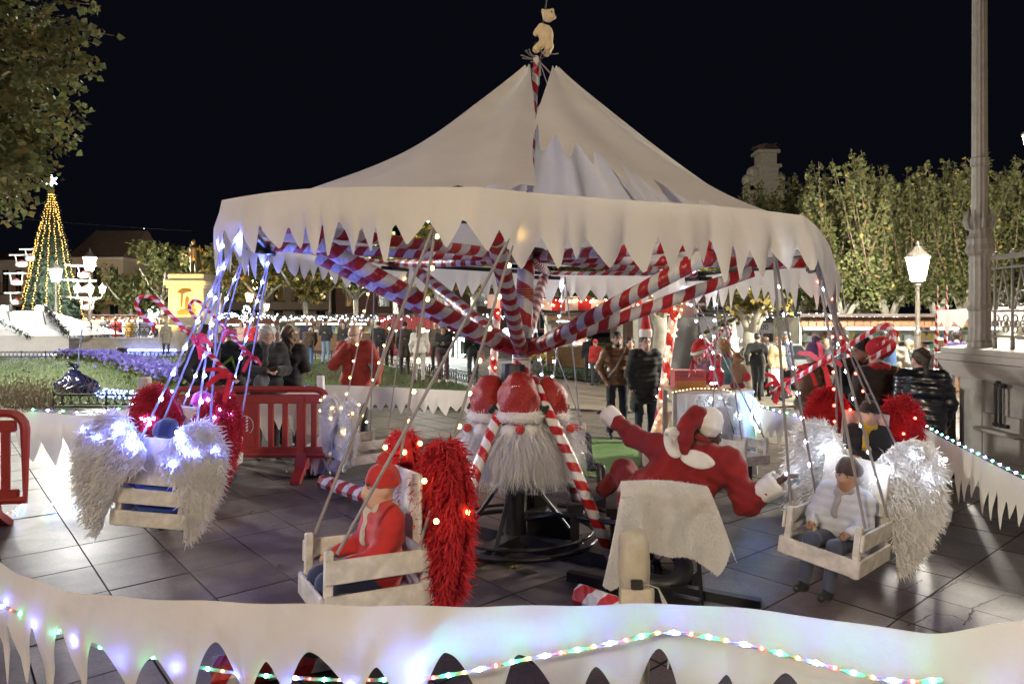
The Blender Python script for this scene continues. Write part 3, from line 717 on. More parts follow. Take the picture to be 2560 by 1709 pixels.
# ------------------------------------------------------------------ trees and planting
def leaf_mesh(name, P, D, size, material, parent, flat=.5, mats2=None, share2=0.):
    n = len(P); P = np.asarray(P, float); D = np.asarray(D, float) + NR.normal(0, .55, (n, 3)); D /= np.linalg.norm(D, axis=1)[:, None]
    S = np.cross(D, NR.normal(0, 1, (n, 3)) + np.array([0, 0, 1.2])); S /= np.linalg.norm(S, axis=1)[:, None] + 1e-9
    Nn = np.cross(S, D); s = size * NR.uniform(.6, 1.3, (n, 1))
    V = np.stack([P, P + D * s * .3 + S * s * .5 + Nn * s * .12, P + D * s * .62 + S * s * .28, P + D * s, P + D * s * .62 - S * s * .28, P + D * s * .3 - S * s * .5 + Nn * s * .12], 1).reshape(-1, 3)
    b0 = (np.arange(n) * 6)[:, None]; Q = np.concatenate([b0 + np.array([[0, 1, 2, 3]]), b0 + np.array([[0, 3, 4, 5]])])
    me = np_mesh(name, V, Q, [material] + ([mats2] if mats2 else []), smooth=False)
    if mats2:
        pick = (NR.uniform(0, 1, n) < share2).astype(np.int32); me.polygons.foreach_set('material_index', np.concatenate([pick, pick]))
    o = link(name, me, parent); o['kind'] = 'stuff'; return o
def pollard(label, x, y, top, headz=3.0, wid=1.9, nshoot=34, leaf=.17, group='tall pollarded plane trees', seed=0, yel=.10, nleaf=70, fork=True):
    random.seed(seed); z0 = gz(x, y); root = thing('plane_tree', label, 'tree', (x, y, z0), random.uniform(0, 6), group)
    b = MB(); hz = headz
    pts = [(0, 0, -.1), (.02, .02, hz * .3), (-.03, .05, hz * .62), (0, 0, hz * .74)]; b.tube(pts, [.24, .19, .17, .19], 10)
    heads = []
    for k in range(4):
        a = k * PI / 2 + random.uniform(-.4, .4); r_ = random.uniform(.5, .8); h = Vector((r_ * math.cos(a), r_ * math.sin(a), hz + random.uniform(-.1, .2)))
        b.tube([(0, 0, hz * .66), h * .45 + Vector((0, 0, hz * .45)), h], [.12, .09, .085], 7); heads.append(h)
    b.build('trunk', m_bark, root, smooth=True)
    P = []; D = []; sh = MB()
    for k in range(nshoot):
        h = random.choice(heads); a = random.uniform(0, 2 * PI); rr = wid * math.sqrt(random.random()); tip = Vector((rr * math.cos(a), rr * math.sin(a), (top - z0) - (rr / wid) ** 2 * 1.0 - abs(random.gauss(0, .9))))
        mid = h.lerp(tip, .4) + Vector((rr * .25 * math.cos(a), rr * .25 * math.sin(a), -.1)); sh.tube([h, mid, tip], [.035, .02, .006], 4)
        for i in range(nleaf):
            t = random.random(); p = h.lerp(mid, t * 2) if t < .5 else mid.lerp(tip, t * 2 - 1)
            sp = .36 * (1 - t) + .07; d = Vector((random.gauss(0, 1), random.gauss(0, 1), random.gauss(-.15, .5))).normalized()
            P.append(p + d * random.uniform(0, sp)); D.append((d.x, d.y, d.z - .3))
    for h in heads:
        for i in range(nleaf * 2):
            d = Vector((random.gauss(0, 1), random.gauss(0, 1), random.gauss(0, .8))).normalized(); P.append(h + d * random.uniform(.2, .75) + Vector((0, 0, .25))); D.append((d.x, d.y, d.z - .4))
    sh.build('shoots', m_twig, root)['kind'] = 'stuff'
    leaf_mesh('crown', P, D, leaf, m_leaf, root, mats2=m_leaf_y, share2=yel); return root
for k, (dx, top, Z, lab) in enumerate((
    (1712, 425, 25.5, 'shorter pollarded plane tree left of the belfry'), (1830, 395, 24.5, 'pollarded plane tree right of the belfry'),
    (1932, 350, 21.5, 'pollarded plane tree with spotted trunk before the book stall'), (2040, 375, 24, 'dense plane tree left of the tall street lamp'),
    (2150, 372, 23.0, 'plane tree behind the tall glowing street lamp'), (2215, 338, 22.5, 'tallest plane tree just left of the bandstand column'),
    (2335, 395, 23.5, 'plane tree right of the bandstand column'), (2450, 380, 22, 'plane tree at the right edge behind the bandstand'),
    (1985, 400, 28, 'back row plane tree between the belfry and the lamp'), (2280, 385, 28, 'back row plane tree behind the bandstand column'))):
    p = at(dx, top - 12, Z); pollard(lab, p.x, Z, p.z, 3.1 if k != 2 else 2.9, 1.75, 62, .11, seed=k + 3, nleaf=210, yel=.04)
p = at(1722, 500, 18.5); pollard('young forked plane tree with white trunks behind the candy stall', p.x, 18.5, 4.3, 2.35, 1.5, 10, .15, seed=31, yel=.4, nleaf=40)
p = at(1612, 500, 17.0); pollard('plane trunk with peeling bark beside the striped stall post', p.x - 1.05, 17.2, 4.6, 2.9, 1.5, 12, .15, seed=33, yel=.3, nleaf=40)
def round_tree(label, dx, Z, cz, rx, rz, seed, yel=.2, lm=m_leaf, n=2600, leaf=.26):
    random.seed(seed); x = at(dx, 0, Z).x; root = thing('plane_tree', label, 'tree', (x, Z, gz(x, Z)), 0, 'round trees in the middle of the square')
    b = MB(); b.tube([(0, 0, -.1), (.05, 0, cz * .4), (0, 0, cz * .68)], [.2, .15, .15], 9)
    for k in range(5):
        a = k * 1.257 + .3; b.tube([(0, 0, cz * .6), (.5 * rx * math.cos(a), .5 * rx * math.sin(a), cz * .85), (.8 * rx * math.cos(a), .8 * rx * math.sin(a), cz + .3)], [.1, .07, .03], 6)
    b.build('trunk', m_bark, root, smooth=True); P = []; D = []
    cl = [(Vector((random.gauss(0, .48) * rx, random.gauss(0, .48) * rx, cz + random.uniform(-.75, .9) * rz)), random.uniform(.35, .7)) for _ in range(30)]
    for i in range(n):
        c, r_ = random.choice(cl); d = Vector((random.gauss(0, 1), random.gauss(0, 1), random.gauss(0, 1))).normalized(); P.append(c + d * r_ * random.uniform(.5, 1)); D.append(tuple(d - Vector((0, 0, .4))))
    leaf_mesh('crown', P, D, leaf, lm, root, mats2=m_leaf_y, share2=yel)
for k, (dx, Z, cz, rx, rz, lab, yel) in enumerate((
    (300, 52, 4.0, 2.2, 2.0, 'dark round tree left of the monument', .05), (372, 50, 5.0, 2.0, 2.2, 'dark tree just behind the monument pedestal', .08), (505, 44, 4.6, 2.2, 1.8, 'plane tree right of the monument behind the orange lamp', .25),
    (600, 40, 4.6, 2.4, 1.6, 'plane tree above the woman with grey hair', .25), (700, 38, 4.4, 2.3, 1.6, 'bright lit plane tree behind the leaning couple', .5), (815, 40, 4.7, 2.4, 1.7, 'plane tree behind the slim white lamp', .2),
    (905, 36, 4.8, 2.4, 1.6, 'plane tree above the man in the red jacket', .2), (1010, 30, 4.4, 2.2, 1.4, 'plane tree left of the striped mast', .5), (1085, 34, 4.8, 2.2, 1.5, 'forked plane tree just behind the striped struts', .3),
    (1290, 34, 5.0, 2.4, 1.5, 'plane tree right behind the mast', .3), (1420, 33, 4.6, 2.2, 1.4, 'plane tree behind the right hand struts', .35))):
    round_tree(lab, dx, Z, cz, rx, rz, 50 + k, yel)
# near plane tree at the upper left, trunk out of view
random.seed(5); c0 = at(-175, 165, 9.5); root = thing('plane_tree', 'near plane tree with dull green leaves filling the upper left corner', 'tree', (c0.x - 1.0, 9.8, 0))
b = MB(); tw = MB(); P = []; D = []; base = Vector((0, 0, 0)); c0l = c0 - Vector((c0.x - 1.0, 9.8, 0))
b.tube([base, (0, .1, 2.2), (.1, 0, 3.6)], [.26, .21, .18], 10)
def put(p0, p1, r0, n, spread):
    mid = p0.lerp(p1, .5) + Vector((random.uniform(-.15, .15), random.uniform(-.15, .15), random.uniform(0, .25))); tw.tube([p0, mid, p1], [r0, r0 * .6, .004], 4)
    for i in range(n):
        t = random.uniform(.15, 1); p = p0.lerp(mid, t * 2) if t < .5 else mid.lerp(p1, t * 2 - 1)
        d = Vector((random.gauss(0, 1), random.gauss(0, 1), random.gauss(-.3, .7))).normalized(); P.append(p + d * random.uniform(.01, spread)); D.append(tuple(d))
for k in range(150):
    a = random.uniform(0, 2 * PI); el = random.uniform(-1.1, 1.3); rr = random.uniform(.65, 1.0)
    p1 = c0l + Vector((2.15 * rr * math.cos(a) * math.cos(el), 2.0 * rr * math.sin(a) * math.cos(el), 2.1 * rr * math.sin(el)))
    p0 = c0l + Vector((.5 * math.cos(a), .5 * math.sin(a), .6 * math.sin(el) - .3)); put(p0, p1, .02, 125, .24)
for dx, dy in ((262, 82), (232, 145), (212, 172), (190, 205), (232, 14), (190, 120), (150, 250), (92, 385), (85, 400), (72, 455), (60, 480), (28, 512), (205, 60), (170, 190), (120, 290), (215, 100)):
    p1 = at(dx, dy, 9.2) - Vector((c0.x - 1.0, 9.8, 0)); put(p1.lerp(c0l, .38) + Vector((0, 0, .05)), p1, .012, 60, .10)
for k in range(7):
    a = k * .9; b.tube([(.1, 0, 3.3), c0l * .6 + Vector((.4 * math.cos(a), .4 * math.sin(a), 1.4)), c0l + Vector((1.2 * math.cos(a), 1.2 * math.sin(a), .5 * math.sin(k)))], [.13, .08, .02], 6)
b.build('trunk', m_bark, root, smooth=True); tw.build('twigs', m_twig, root)['kind'] = 'stuff'
leaf_mesh('crown', P, D, .10, mat('dull_plane_leaf', (.10, .115, .04), .7, var=.4, scale=1.5, transl=.3), root, mats2=mat('olive_plane_leaf', (.15, .12, .04), .7, var=.4, scale=2, transl=.3), share2=.3)

def shrub(label, pts, h, n, lm=None, nl=0, tm=m_twig, name='rose_bush', cat='bush', leaf=.05, col2=None):
    root = thing(name, label, cat, tuple(ground(*pts[0])), 0); o0 = np.array(ground(*pts[0]))
    q = np.array([pts[random.randrange(len(pts))] for _ in range(n)]) + NR.normal(0, .28, (n, 2)); r3 = with_z(q) - o0
    strands('twigs', r3, np.tile([0, 0, 1.], (n, 1)), h, .014, tm, root, 4, -.05, .35, 'stuff')
    if nl:
        q = np.array([pts[random.randrange(len(pts))] for _ in range(nl)]) + NR.normal(0, .3, (nl, 2)); r3 = with_z(q) - o0; r3[:, 2] += NR.uniform(.1, 1, nl) * h
        leaf_mesh('leaves', r3, NR.normal(0, 1, (nl, 3)), leaf, lm, root)
    return root
m_dry = mat('dry_leaf', (.12, .10, .04), .8, var=.4)
def gp(dx, dy): p = gat(dx, dy); return (p.x, p.y)
shrub('bare brown rose bushes at the left edge of the lawn', [gp(a, c) for a, c in ((5, 925), (30, 928), (55, 932), (80, 935), (100, 940), (20, 905), (45, 915), (62, 922))], .58, 480, m_dry, 450)
shrub('thin bare twigs by the blue light ring on the lawn', [gp(a, c) for a, c in ((235, 920), (275, 915), (190, 920))], .7, 40)
shrub('dry twiggy shrubs behind the beige jacket woman', [gp(a, c) for a, c in ((1660, 850), (1700, 855), (1740, 858), (1790, 855), (1850, 850), (1900, 850))], .7, 700, m_leaf, 900, name='shrub_bed')
shrub('bare twigs along the lawn behind the long haired woman', [gp(a, c) for a, c in ((700, 868), (740, 872), (780, 874), (900, 878), (960, 880), (1020, 884))], .5, 260, m_dry, 200)
shrub('dark clipped hedge behind the man in brown leather', [gp(a, c) for a, c in ((1380, 835), (1400, 835), (1330, 832), (1440, 834), (1470, 835))], 1.0, 300, m_leaf, 2200, name='hedge', cat='hedge', leaf=.1)
def flowers(label, pts, n, pm, h, size):
    root = thing('flower_bed', label, 'flowers', tuple(ground(*pts[0]))); o0 = np.array(ground(*pts[0])); A = np.array(pts)
    i = NR.randint(0, len(pts) - 1, n); t = NR.uniform(0, 1, (n, 1)); q = A[i] * (1 - t) + A[i + 1] * t + NR.normal(0, .38, (n, 2)); r3 = with_z(q) - o0; r3[:, 2] += h * NR.uniform(.7, 1.1, n)
    leaf_mesh('petals', np.repeat(r3, 3, 0), NR.normal(0, 1, (n * 3, 3)) + np.array([0, -.5, .6]), size, pm, root)
    r4 = r3.copy(); r4[:, 2] -= NR.uniform(.05, h * .9, n); leaf_mesh('leaves', np.repeat(r4, 2, 0), NR.normal(0, 1, (n * 2, 3)) + np.array([0, 0, .8]), size * 1.2, m_leaf, root)
flowers('violet flower bed curving across the left lawn', [gp(a, c) for a, c in ((165, 822), (230, 826), (290, 838), (340, 856), (385, 872), (430, 882), (480, 888))], 1500, mat('violet_petal', (.20, .17, .55), .7, var=.3, scale=8, transl=.3), .34, .10)
flowers('yellow flowers on the lawn strip left of the light cone', [gp(a, c) for a, c in ((1258, 840), (1290, 838), (1318, 838))], 260, mat('yellow_petal', (.55, .36, .02), .7, transl=.3), .42, .12)
flowers('yellow flowers behind the candy stall post', [gp(a, c) for a, c in ((1352, 842), (1368, 842), (1380, 843))], 90, MATS['yellow_petal'], .42, .12)
flowers('small violet flowers behind the grey haired woman', [gp(a, c) for a, c in ((575, 905), (592, 908), (605, 906))], 110, MATS['violet_petal'], .25, .09)

# blue light strips lying on the lawn
def light_strip(label, pts, r_=.035, gm=g_led_bs, n=70):
    root = thing('light_strip', label, 'light strip', pts[0]); o0 = Vector(pts[0]); b = MB()
    for i in range(n):
        t = i / (n - 1) * (len(pts) - 1); k = min(int(t), len(pts) - 2); p = Vector(pts[k]).lerp(Vector(pts[k + 1]), t - k) - o0
        b.sphere(p + Vector((random.uniform(-.05, .05), random.uniform(-.08, .08), .04 + random.uniform(0, .07))), r_, 5, 3)
    b.build('bulbs', gm, root)['kind'] = 'stuff'; b = MB(); b.tube([Vector(p) - o0 + Vector((0, 0, .03)) for p in pts], .012, 5); b.build('cable', m_black, root)
light_strip('blue light strip on the lawn at the left edge', [gat(12, 810), gat(125, 806)], .06, n=60)
light_strip('blue light strip on the lawn beyond the violet flowers', [gat(282, 807), gat(402, 807)], .06, n=60)
light_strip('blue light loop on the grass beside the wooden post', [gat(332, 918), gat(300, 905), gat(215, 898), gat(212, 906), gat(290, 911), gat(225, 916), gat(330, 922)], .022, n=110)
# rubbish bag and pole
pb = gat(172, 908); root = thing('rubbish_bag', 'blue lit black rubbish bag tied round a leaning pole on the lawn', 'rubbish bag', pb)
def crumple(X, Y, Z): return .03 * np.sin(9 * X + 5 * Z) * np.sin(7 * Z + 3 * Y) + .012 * np.sin(31 * X + 11 * np.cos(9 * Z)) + .01 * np.sin(27 * Y + 13 * Z)
V, Q = sd_mesh([e_((.05, 0, .22), (.46, .34, .24)), e_((0, 0, .36), (.24, .2, .22)), c_((-.02, 0, .5), (.02, 0, .66), .07, .04)], .022, .1, crumple)
link('bag', np_mesh('bag', V, Q, mat('blue_lit_bin_liner', (.012, .014, .06), .22, var=.3, coat=.5)), root)  # black plastic; the blue light on it is put into the base colour
b = MB()
for k in range(7): b.tube([(0, 0, .62), (random.uniform(-.1, .1), random.uniform(-.1, .1), .68), (random.uniform(-.2, .2), random.uniform(-.1, .1), .70 + random.uniform(-.04, .1))], [.02, .03, .01], 4)
b.build('knot', MATS['blue_lit_bin_liner'], root)
b = MB(); b.tube([(-.02, 0, 0), (.1, .1, 1.52)], .016, 6); b.build('pole', mat('blue_pole', (.16, .2, .34), .4), root)

# ------------------------------------------------------------------ bandstand at the right
bx, by = 5.22, 7.95; zc = 1.45; z0 = gz(bx, by) - .05
root = thing('bandstand', 'stone bandstand base with moulded cornice iron column and scrolled railing', 'bandstand', (0, 0, 0))
poly = [(bx, by), (bx + 2.4, by + 2.4), (bx + 5.8, by + 2.4), (bx + 5.8, by - 7), (bx + 2.4, by - 7), (bx, by - 4.2)]
def slabpoly(b, off, za, zb):
    cx_, cy_ = bx + 3.2, by - 2; P = []
    for x, y in poly:
        d = Vector((x - cx_, y - cy_)); d2 = d * (1 + off / d.length * 1.15); P.append((cx_ + d2.x, cy_ + d2.y))
    n = len(P); b.add([(x, y, za) for x, y in P] + [(x, y, zb) for x, y in P], [tuple(range(n - 1, -1, -1)), tuple(range(n, 2 * n))] + [(i, (i + 1) % n, (i + 1) % n + n, i + n) for i in range(n)])
b = MB(); slabpoly(b, 0, z0, zc - .3); b.build('wall', m_grey_stone, root)
b = MB(); slabpoly(b, .06, z0, z0 + .42); b.build('plinth', m_grey_stone, root)
b = MB()
for k in range(9): slabpoly(b, .05 + .15 * (k / 8) ** .6, zc - .34 + .022 * k, zc - .34 + .022 * (k + 1) - .002)
slabpoly(b, .22, zc - .135, zc - .06); slabpoly(b, .17, zc - .058, zc); b.build('cornice', mat('pale_stone', (.36, .33, .31), .7, var=.15, scale=5), root)
for (ya, yb_) in ((by - .42, by - .03), (by - 2.0, by - 1.0), (by - 3.6, by - 2.05)):
    b = MB(); b.box((bx - .012, (ya + yb_) / 2, .53), (.05, yb_ - ya - .012, 1.16), ch=.006); b.build('panel', m_grey_stone, root)
b = MB(); b.box((bx - .01, by - .70, .08 + .30), (.05, .55, .76), ch=.006); b.build('panel', m_grey_stone, root)
b = MB(); b.box((bx + .03, by - .72, .88), (.02, .5, .52)); b.build('vent', mat('vent_dark', (.10, .09, .08), .8), root)
b = MB(); b.box((bx - .06, by - .72, .585), (.16, .62, .04), ch=.008); b.build('sill', MATS['pale_stone'], root)
b = MB(); b.tube([(bx - .05, by - .8, 1.08), (bx - .06, by - .66, 1.08)], .022, 6); b.tube([(bx - .05, by - .84, .66), (bx - .06, by - .64, .66)], .022, 6)
for yy in (-.75, -.68): b.tube([(bx - .06, by + yy, .64), (bx - .07, by + yy, .7), (bx - .07, by + yy, 1.05), (bx - .06, by + yy, 1.09)], .017, 6)
b.sphere((bx - .05, by - .70, 1.12), .03); b.build('vent_bar', m_iron, root)
cp = Vector((bx + .24, by + .02, zc))
b = MB(); b.lathe([(.155, 0), (.155, .06), (.135, .09), (.13, .42), (.15, .45), (.13, .5), (.125, 1.06), (.16, 1.1), (.175, 1.14), (.15, 1.2), (.16, 1.26), (.12, 1.33), (.105, 1.42), (.115, 1.5), (.10, 1.55), (.095, 2.1), (.11, 2.12), (.11, 2.2), (.095, 2.22), (.09, 4.0), (.085, 4.25), (.11, 4.3), (.12, 4.36), (.15, 4.55), (.17, 4.6), (.17, 4.66), (.10, 4.7), (.09, 5.4)], 24, c=(0, 0, 0), flute=.10); b.v = [(x * .85 + cp.x, y * .85 + cp.y, z + cp.z) for x, y, z in b.v]; b.build('column', m_irongrey, root)
b = MB()
for k in range(10):
    a = k * PI / 5; b.tube([cp + Vector((.12 * math.cos(a), .12 * math.sin(a), 1.38)), cp + Vector((.15 * math.cos(a), .15 * math.sin(a), 1.48)), cp + Vector((.13 * math.cos(a), .13 * math.sin(a), 1.6))], [.02, .026, .004], 5)
    b.tube([cp + Vector((.12 * math.cos(a), .12 * math.sin(a), 4.32)), cp + Vector((.17 * math.cos(a), .17 * math.sin(a), 4.5)), cp + Vector((.2 * math.cos(a), .2 * math.sin(a), 4.46))], [.02, .024, .006], 5)
b.build('capital_leaves', m_irongrey, root)
ry0, ry1 = by - .1, by - 4.0; rx = bx + .22
b = MB()
for zz, rr in ((zc + 1.02, .03), (zc + .90, .014), (zc + .42, .013), (zc + .14, .014)): b.tube([(rx, ry0 - .12, zz), (rx, ry1, zz)], rr, 6)
b.build('handrail', m_irongrey, root)
mb_bal = MB(); mb_bal.tube([(0, 0, .14), (0, 0, 1.0)], .014, 6); mb_bal.sphere((0, 0, 1.06), .03, 6, 4); mb_bal.tube([(0, 0, 0), (0, 0, .14)], .022, 6); me_bal = mb_bal.mesh('baluster', m_irongrey, True)
mb_s = MB(); mb_s.ring((0, 0, .56), .075, .012, 'x', 16, 5); mb_s.ring((0, .035, .58), .035, .009, 'x', 12, 5); mb_s.tube([(0, -.1, .44), (0, 0, .88)], .011, 5); mb_s.tube([(0, .1, .44), (0, 0, .88)], .011, 5); me_s = mb_s.mesh('scroll', m_irongrey, True)
mb_r = MB()
for q in range(4): mb_r.ring((0, .038 * math.cos(q * PI / 2), .28 + .06 * math.sin(q * PI / 2)), .036, .009, 'x', 10, 4)
mb_r.sphere((0, 0, .28), .022, 6, 4); me_r = mb_r.mesh('rosette', m_irongrey, True)
for k in range(11): link('baluster', me_bal, root, (rx, ry0 - .16 - k * .27, zc)); link('scroll', me_s, root, (rx, ry0 - .295 - k * .27, zc))
for k in range(21): link('rosette', me_r, root, (rx, ry0 - .19 - k * .14, zc))
# brown gate beside the bandstand and a lattice one behind it
pg = gat(2196, 1000); root = thing('iron_gate', 'dark brown metal gate panel beside the bandstand', 'gate', (bx - .12, by + .1, gz(bx, by)))
b = MB(); b.box((-.02, 0, .55), (.10, .34, 1.06), ch=.01); b.build('panel', mat('brown_metal', (.055, .035, .025), .5, metal=.3), root); b = MB(); b.box((-.02, .6, 1.0), (.06, .9, .05)); b.box((-.02, .6, .35), (.05, .9, .04))
for k in range(7): b.tube([(-.02, .22 + .12 * k, .02), (-.02, .22 + .12 * k, 1.0)], .01, 5); b.ring((-.02, .28 + .12 * k, .9), .05, .008, 'x', 10, 4)
b.build('lattice', m_iron, root)

# ------------------------------------------------------------------ market stalls, van, car, strings of lights
def catenary(a, c, sag, n=24): return [Vector(a).lerp(Vector(c), i / n) - Vector((0, 0, sag * 4 * (i / n) * (1 - i / n))) for i in range(n + 1)]
def string_lights(label, a, c, sag, n, gm, r_, drop=.0, jit=.03, name='string_lights'):
    P = catenary(a, c, sag); root = thing(name, label, 'string lights', tuple(P[0])); b = MB(); b.tube([p - P[0] for p in P], .008, 4, caps=False); b.build('cable', m_black, root); b = MB()
    for i in range(n):
        t = random.random() * (len(P) - 1) if drop else (i + .5) / n * (len(P) - 1); k = min(int(t), len(P) - 2); p = P[k].lerp(P[k + 1], t - k) - P[0] + Vector((random.gauss(0, jit), random.gauss(0, jit), -random.uniform(0, drop) + random.gauss(0, jit * .5)))
        b.sphere(p, r_ * random.uniform(.7, 1.2), 5, 3)
    b.build('bulbs', gm, root)['kind'] = 'stuff'; return root
string_lights('icicle string lights along the stalls behind the barrier', at(500, 716, 33), at(965, 722, 33), .08, 230, g_pix, .032, .30)
string_lights('icicle string lights behind the mast', at(955, 714, 31), at(1190, 718, 31), .08, 110, g_pix, .032, .25)
string_lights('icicle string lights over the van and stalls', at(1555, 716, 22.5), at(1850, 716, 22.5), .05, 130, g_pix, .022, .2)
string_lights('icicle string lights along the book stall roof', at(1850, 716, 20.6), at(2160, 722, 20.6), .04, 110, g_pix, .022, .16)
string_lights('thin cable across the dark sky at the left', at(-10, 496, 30), at(445, 530, 30), .05, 2, g_pix, .012, name='overhead_cable')

def shop(label, dx0, dx1, Z, roofdy, cm, goods, tubes=True, depth=2.0, sidem=None, fascia=.34, cat='stall', counter=.95):
    a = at(dx0, roofdy, Z); c = at(dx1, roofdy, Z); W = c.x - a.x; z0 = min(gz(a.x, Z), gz(c.x, Z)); H_ = a.z - z0
    root = thing('market_stall', label, cat, ((a.x + c.x) / 2, Z, z0), 0, 'market stalls around the square')
    n = max(4, int(W / .22))
    me = MB().box((0, 0, 0), (W / n - .012, .05, fascia), ch=.006).mesh('plank', cm)
    for k in range(n): link('plank', me, root, (-W / 2 + (k + .5) * W / n, -.02, H_ - fascia / 2 + random.uniform(-.004, .004)))
    b = MB(); b.box((0, depth / 2 - .1, H_ + .05), (W + .3, depth + .5, .09)); b.build('roof', mat('stall_roof', (.07, .055, .05), .8), root)
    b = MB(); b.box((0, depth, H_ / 2), (W, .06, H_)); b.box((-W / 2, depth / 2, H_ / 2), (.06, depth, H_)); b.box((W / 2, depth / 2, H_ / 2), (.06, depth, H_)); b.build('wall', sidem or mat('stall_inside', (.55, .5, .38), .8), root)
    b = MB(); b.box((0, .35, counter), (W, .8, .06)); b.box((0, .02, counter / 2), (W, .05, counter)); b.build('counter', cm, root)
    if tubes:
        for k in range(max(1, int(W / 1.1))):
            b = MB(); b.box((-W / 2 + (k + .5) * W / max(1, int(W / 1.1)), .3, H_ - fascia - .04), (.8, .07, .05)); b.build('tube_light', g_tube, root)
    cols = [mat('goods_%d' % i, q, .7, var=.1) for i, q in enumerate(((.5, .1, .08), (.6, .55, .45), (.1, .2, .4), (.7, .7, .66), (.5, .38, .1), (.12, .3, .2), (.65, .4, .4)))]
    b = MB()
    for s_ in range(3):
        zz = counter + .05 + s_ * .34; b.box((0, depth - .25, zz - .03), (W - .15, .4, .03), mi=3)
        x = -W / 2 + .12
        while x < W / 2 - .15:
            w_ = random.uniform(.05, .22); h_ = random.uniform(.14, .28)
            if random.random() < goods: b.box((x + w_ / 2, depth - .25, zz + h_ / 2 - .01), (w_ * .92, .2, h_), mi=random.randrange(7))
            x += w_
    x = -W / 2 + .1
    while x < W / 2 - .15:
        w_ = random.uniform(.12, .3); b.box((x + w_ / 2, .35, counter + .05 + random.uniform(0, .03)), (w_ * .9, .35, .06 + random.random() * .08), Matrix.Rotation(random.uniform(-.1, .1), 3, 'Z'), mi=random.randrange(7)); x += w_
    b.build('goods', cols, root)['kind'] = 'stuff'; return root
shop('long book stall with wooden fascia and bright shelves at the right', 1836, 2330, 20.2, 727, mat('fascia_wood', (.20, .10, .05), .6, var=.25), .95, fascia=.30, counter=1.05)
shop('wooden market hut with lit goods right of the mast', 1480, 1600, 21.5, 702, m_wood, .9, fascia=.2)
shop('red roofed market hut left of the mast', 868, 1010, 33, 724, mat('red_fascia', (.28, .03, .03), .6), .8, fascia=.7)
shop('dark market hut behind the couple in jeans', 660, 850, 35, 728, m_wood, .9, fascia=.3)
shop('brown market hut right of the monument', 500, 640, 36, 728, mat('red_brown_wood', (.16, .05, .03), .7), .8, fascia=.35)
shop('dark market hut left of the monument', 195, 375, 47, 724, m_wood, .6, fascia=.3)
shop('bright market hut behind the light cone', 1255, 1345, 30, 722, m_wood, .9, fascia=.25)
# van with a painted tag, car, sign, folded parasol
pv_ = at(1630, 740, 20.6); zg = gz(pv_.x, 20.6)
root = thing('van', 'grey panel van with a white painted tag on its side', 'van', (pv_.x - .35, 20.6, zg))
b = MB(); pr = [(-1.5, .35), (1.5, .35), (1.5, 1.2), (1.42, 2.15), (1.3, 2.25), (-1.5, 2.25)]; b.prism(pr, 1.8, Matrix.Translation((0, .9, 0))); b.build('body', mat('van_grey', (.13, .125, .13), .4), root)
for x in (-1.0, .95):
    wh = MB(); wh.lathe([(.12, -.1), (.33, -.1), (.35, 0), (.33, .1), (.12, .1)], 16, c=(x, -.02, .33), rot=Matrix.Rotation(PI / 2, 3, 'X')); wh.build('wheel', m_black, root)
b = MB(); b.box((0, -.01, 1.32), (.02, .02, 1.75)); b.box((0, .9, 2.3), (3.4, 2.2, .05)); b.build('seam', m_black, root)
text_mesh('painted_tag', 'NUEVO', .42, m_white, root, (.85, -.03, 1.42), (R(90), 0, 0), .004); b = MB(); b.ring((.85, -.03, 1.75), .2, .016, 'y', 14, 5, a0=.2, a1=3.0); b.tube([(.55, -.03, 1.12), (.7, -.03, .95), (.95, -.03, 1.15), (1.1, -.03, .98)], .016, 5); b.build('painted_flourish', m_white, root)
pc = at(1722, 800, 20.0); root = thing('parked_car', 'silver parked car behind the young plane trunk', 'car', (pc.x + .9, 20.1, gz(pc.x, 20)))
b = MB(); b.prism([(-2.0, .3), (2.0, .3), (2.05, .75), (1.1, .92), (.55, 1.4), (-1.0, 1.42), (-1.75, .95), (-2.05, .85)], 1.65, Matrix.Translation((0, .8, 0))); b.build('body', mat('car_silver', (.35, .36, .38), .28, metal=.6, var=.05), root)
for x0_, x1_ in ((-.95, -.15), (-.08, .72)): b = MB(); b.prism([(x0_ - (.35 if x0_ < -.5 else 0), .95), (x1_ + (.2 if x1_ > .5 else 0), .95), (x1_ - (.12 if x1_ > .5 else 0), 1.34), (x0_, 1.34)], .02, Matrix.Translation((0, -.04, 0))); b.build('window', m_glassd, root)
for x in (-1.25, 1.25): wh = MB(); wh.lathe([(.1, -.1), (.3, -.1), (.32, 0), (.3, .1), (.1, .1)], 16, c=(x, 0, .31), rot=Matrix.Rotation(PI / 2, 3, 'X')); wh.build('wheel', m_black, root)
ps = at(1732, 752, 26); root = thing('banner_sign', 'pale banner with dark numbers above the string lights', 'sign', ps); b = MB(); b.box((0, 0, 0), (1.35, .03, .40)); b.build('board', mat('sign_grey', (.4, .4, .42), .7), root); text_mesh('numbers', '1 52 00', .3, m_black, root, (.05, -.02, .02), (R(90), 0, 0))
b = MB(); b.tube([(-.6, .02, -.2), (-.6, .02, -3.4)], .03, 5); b.tube([(.6, .02, -.2), (.6, .02, -3.4)], .03, 5); b.build('pole', m_steel, root)
pp = gat(1688, 850); root = thing('folded_parasol', 'white folded parasol beside the van', 'parasol', (at(1682, 0, 19.8).x, 19.8, gz(6, 19.8))); b = MB(); b.tube([(0, 0, 0), (0, 0, 2.25)], .025, 6); b.build('pole', m_steel, root); b = MB(); b.lathe([(.22, .75), (.2, 1.0), (.1, 1.7), (.03, 2.2)], 10, flute=.25); b.build('canopy', m_white, root)

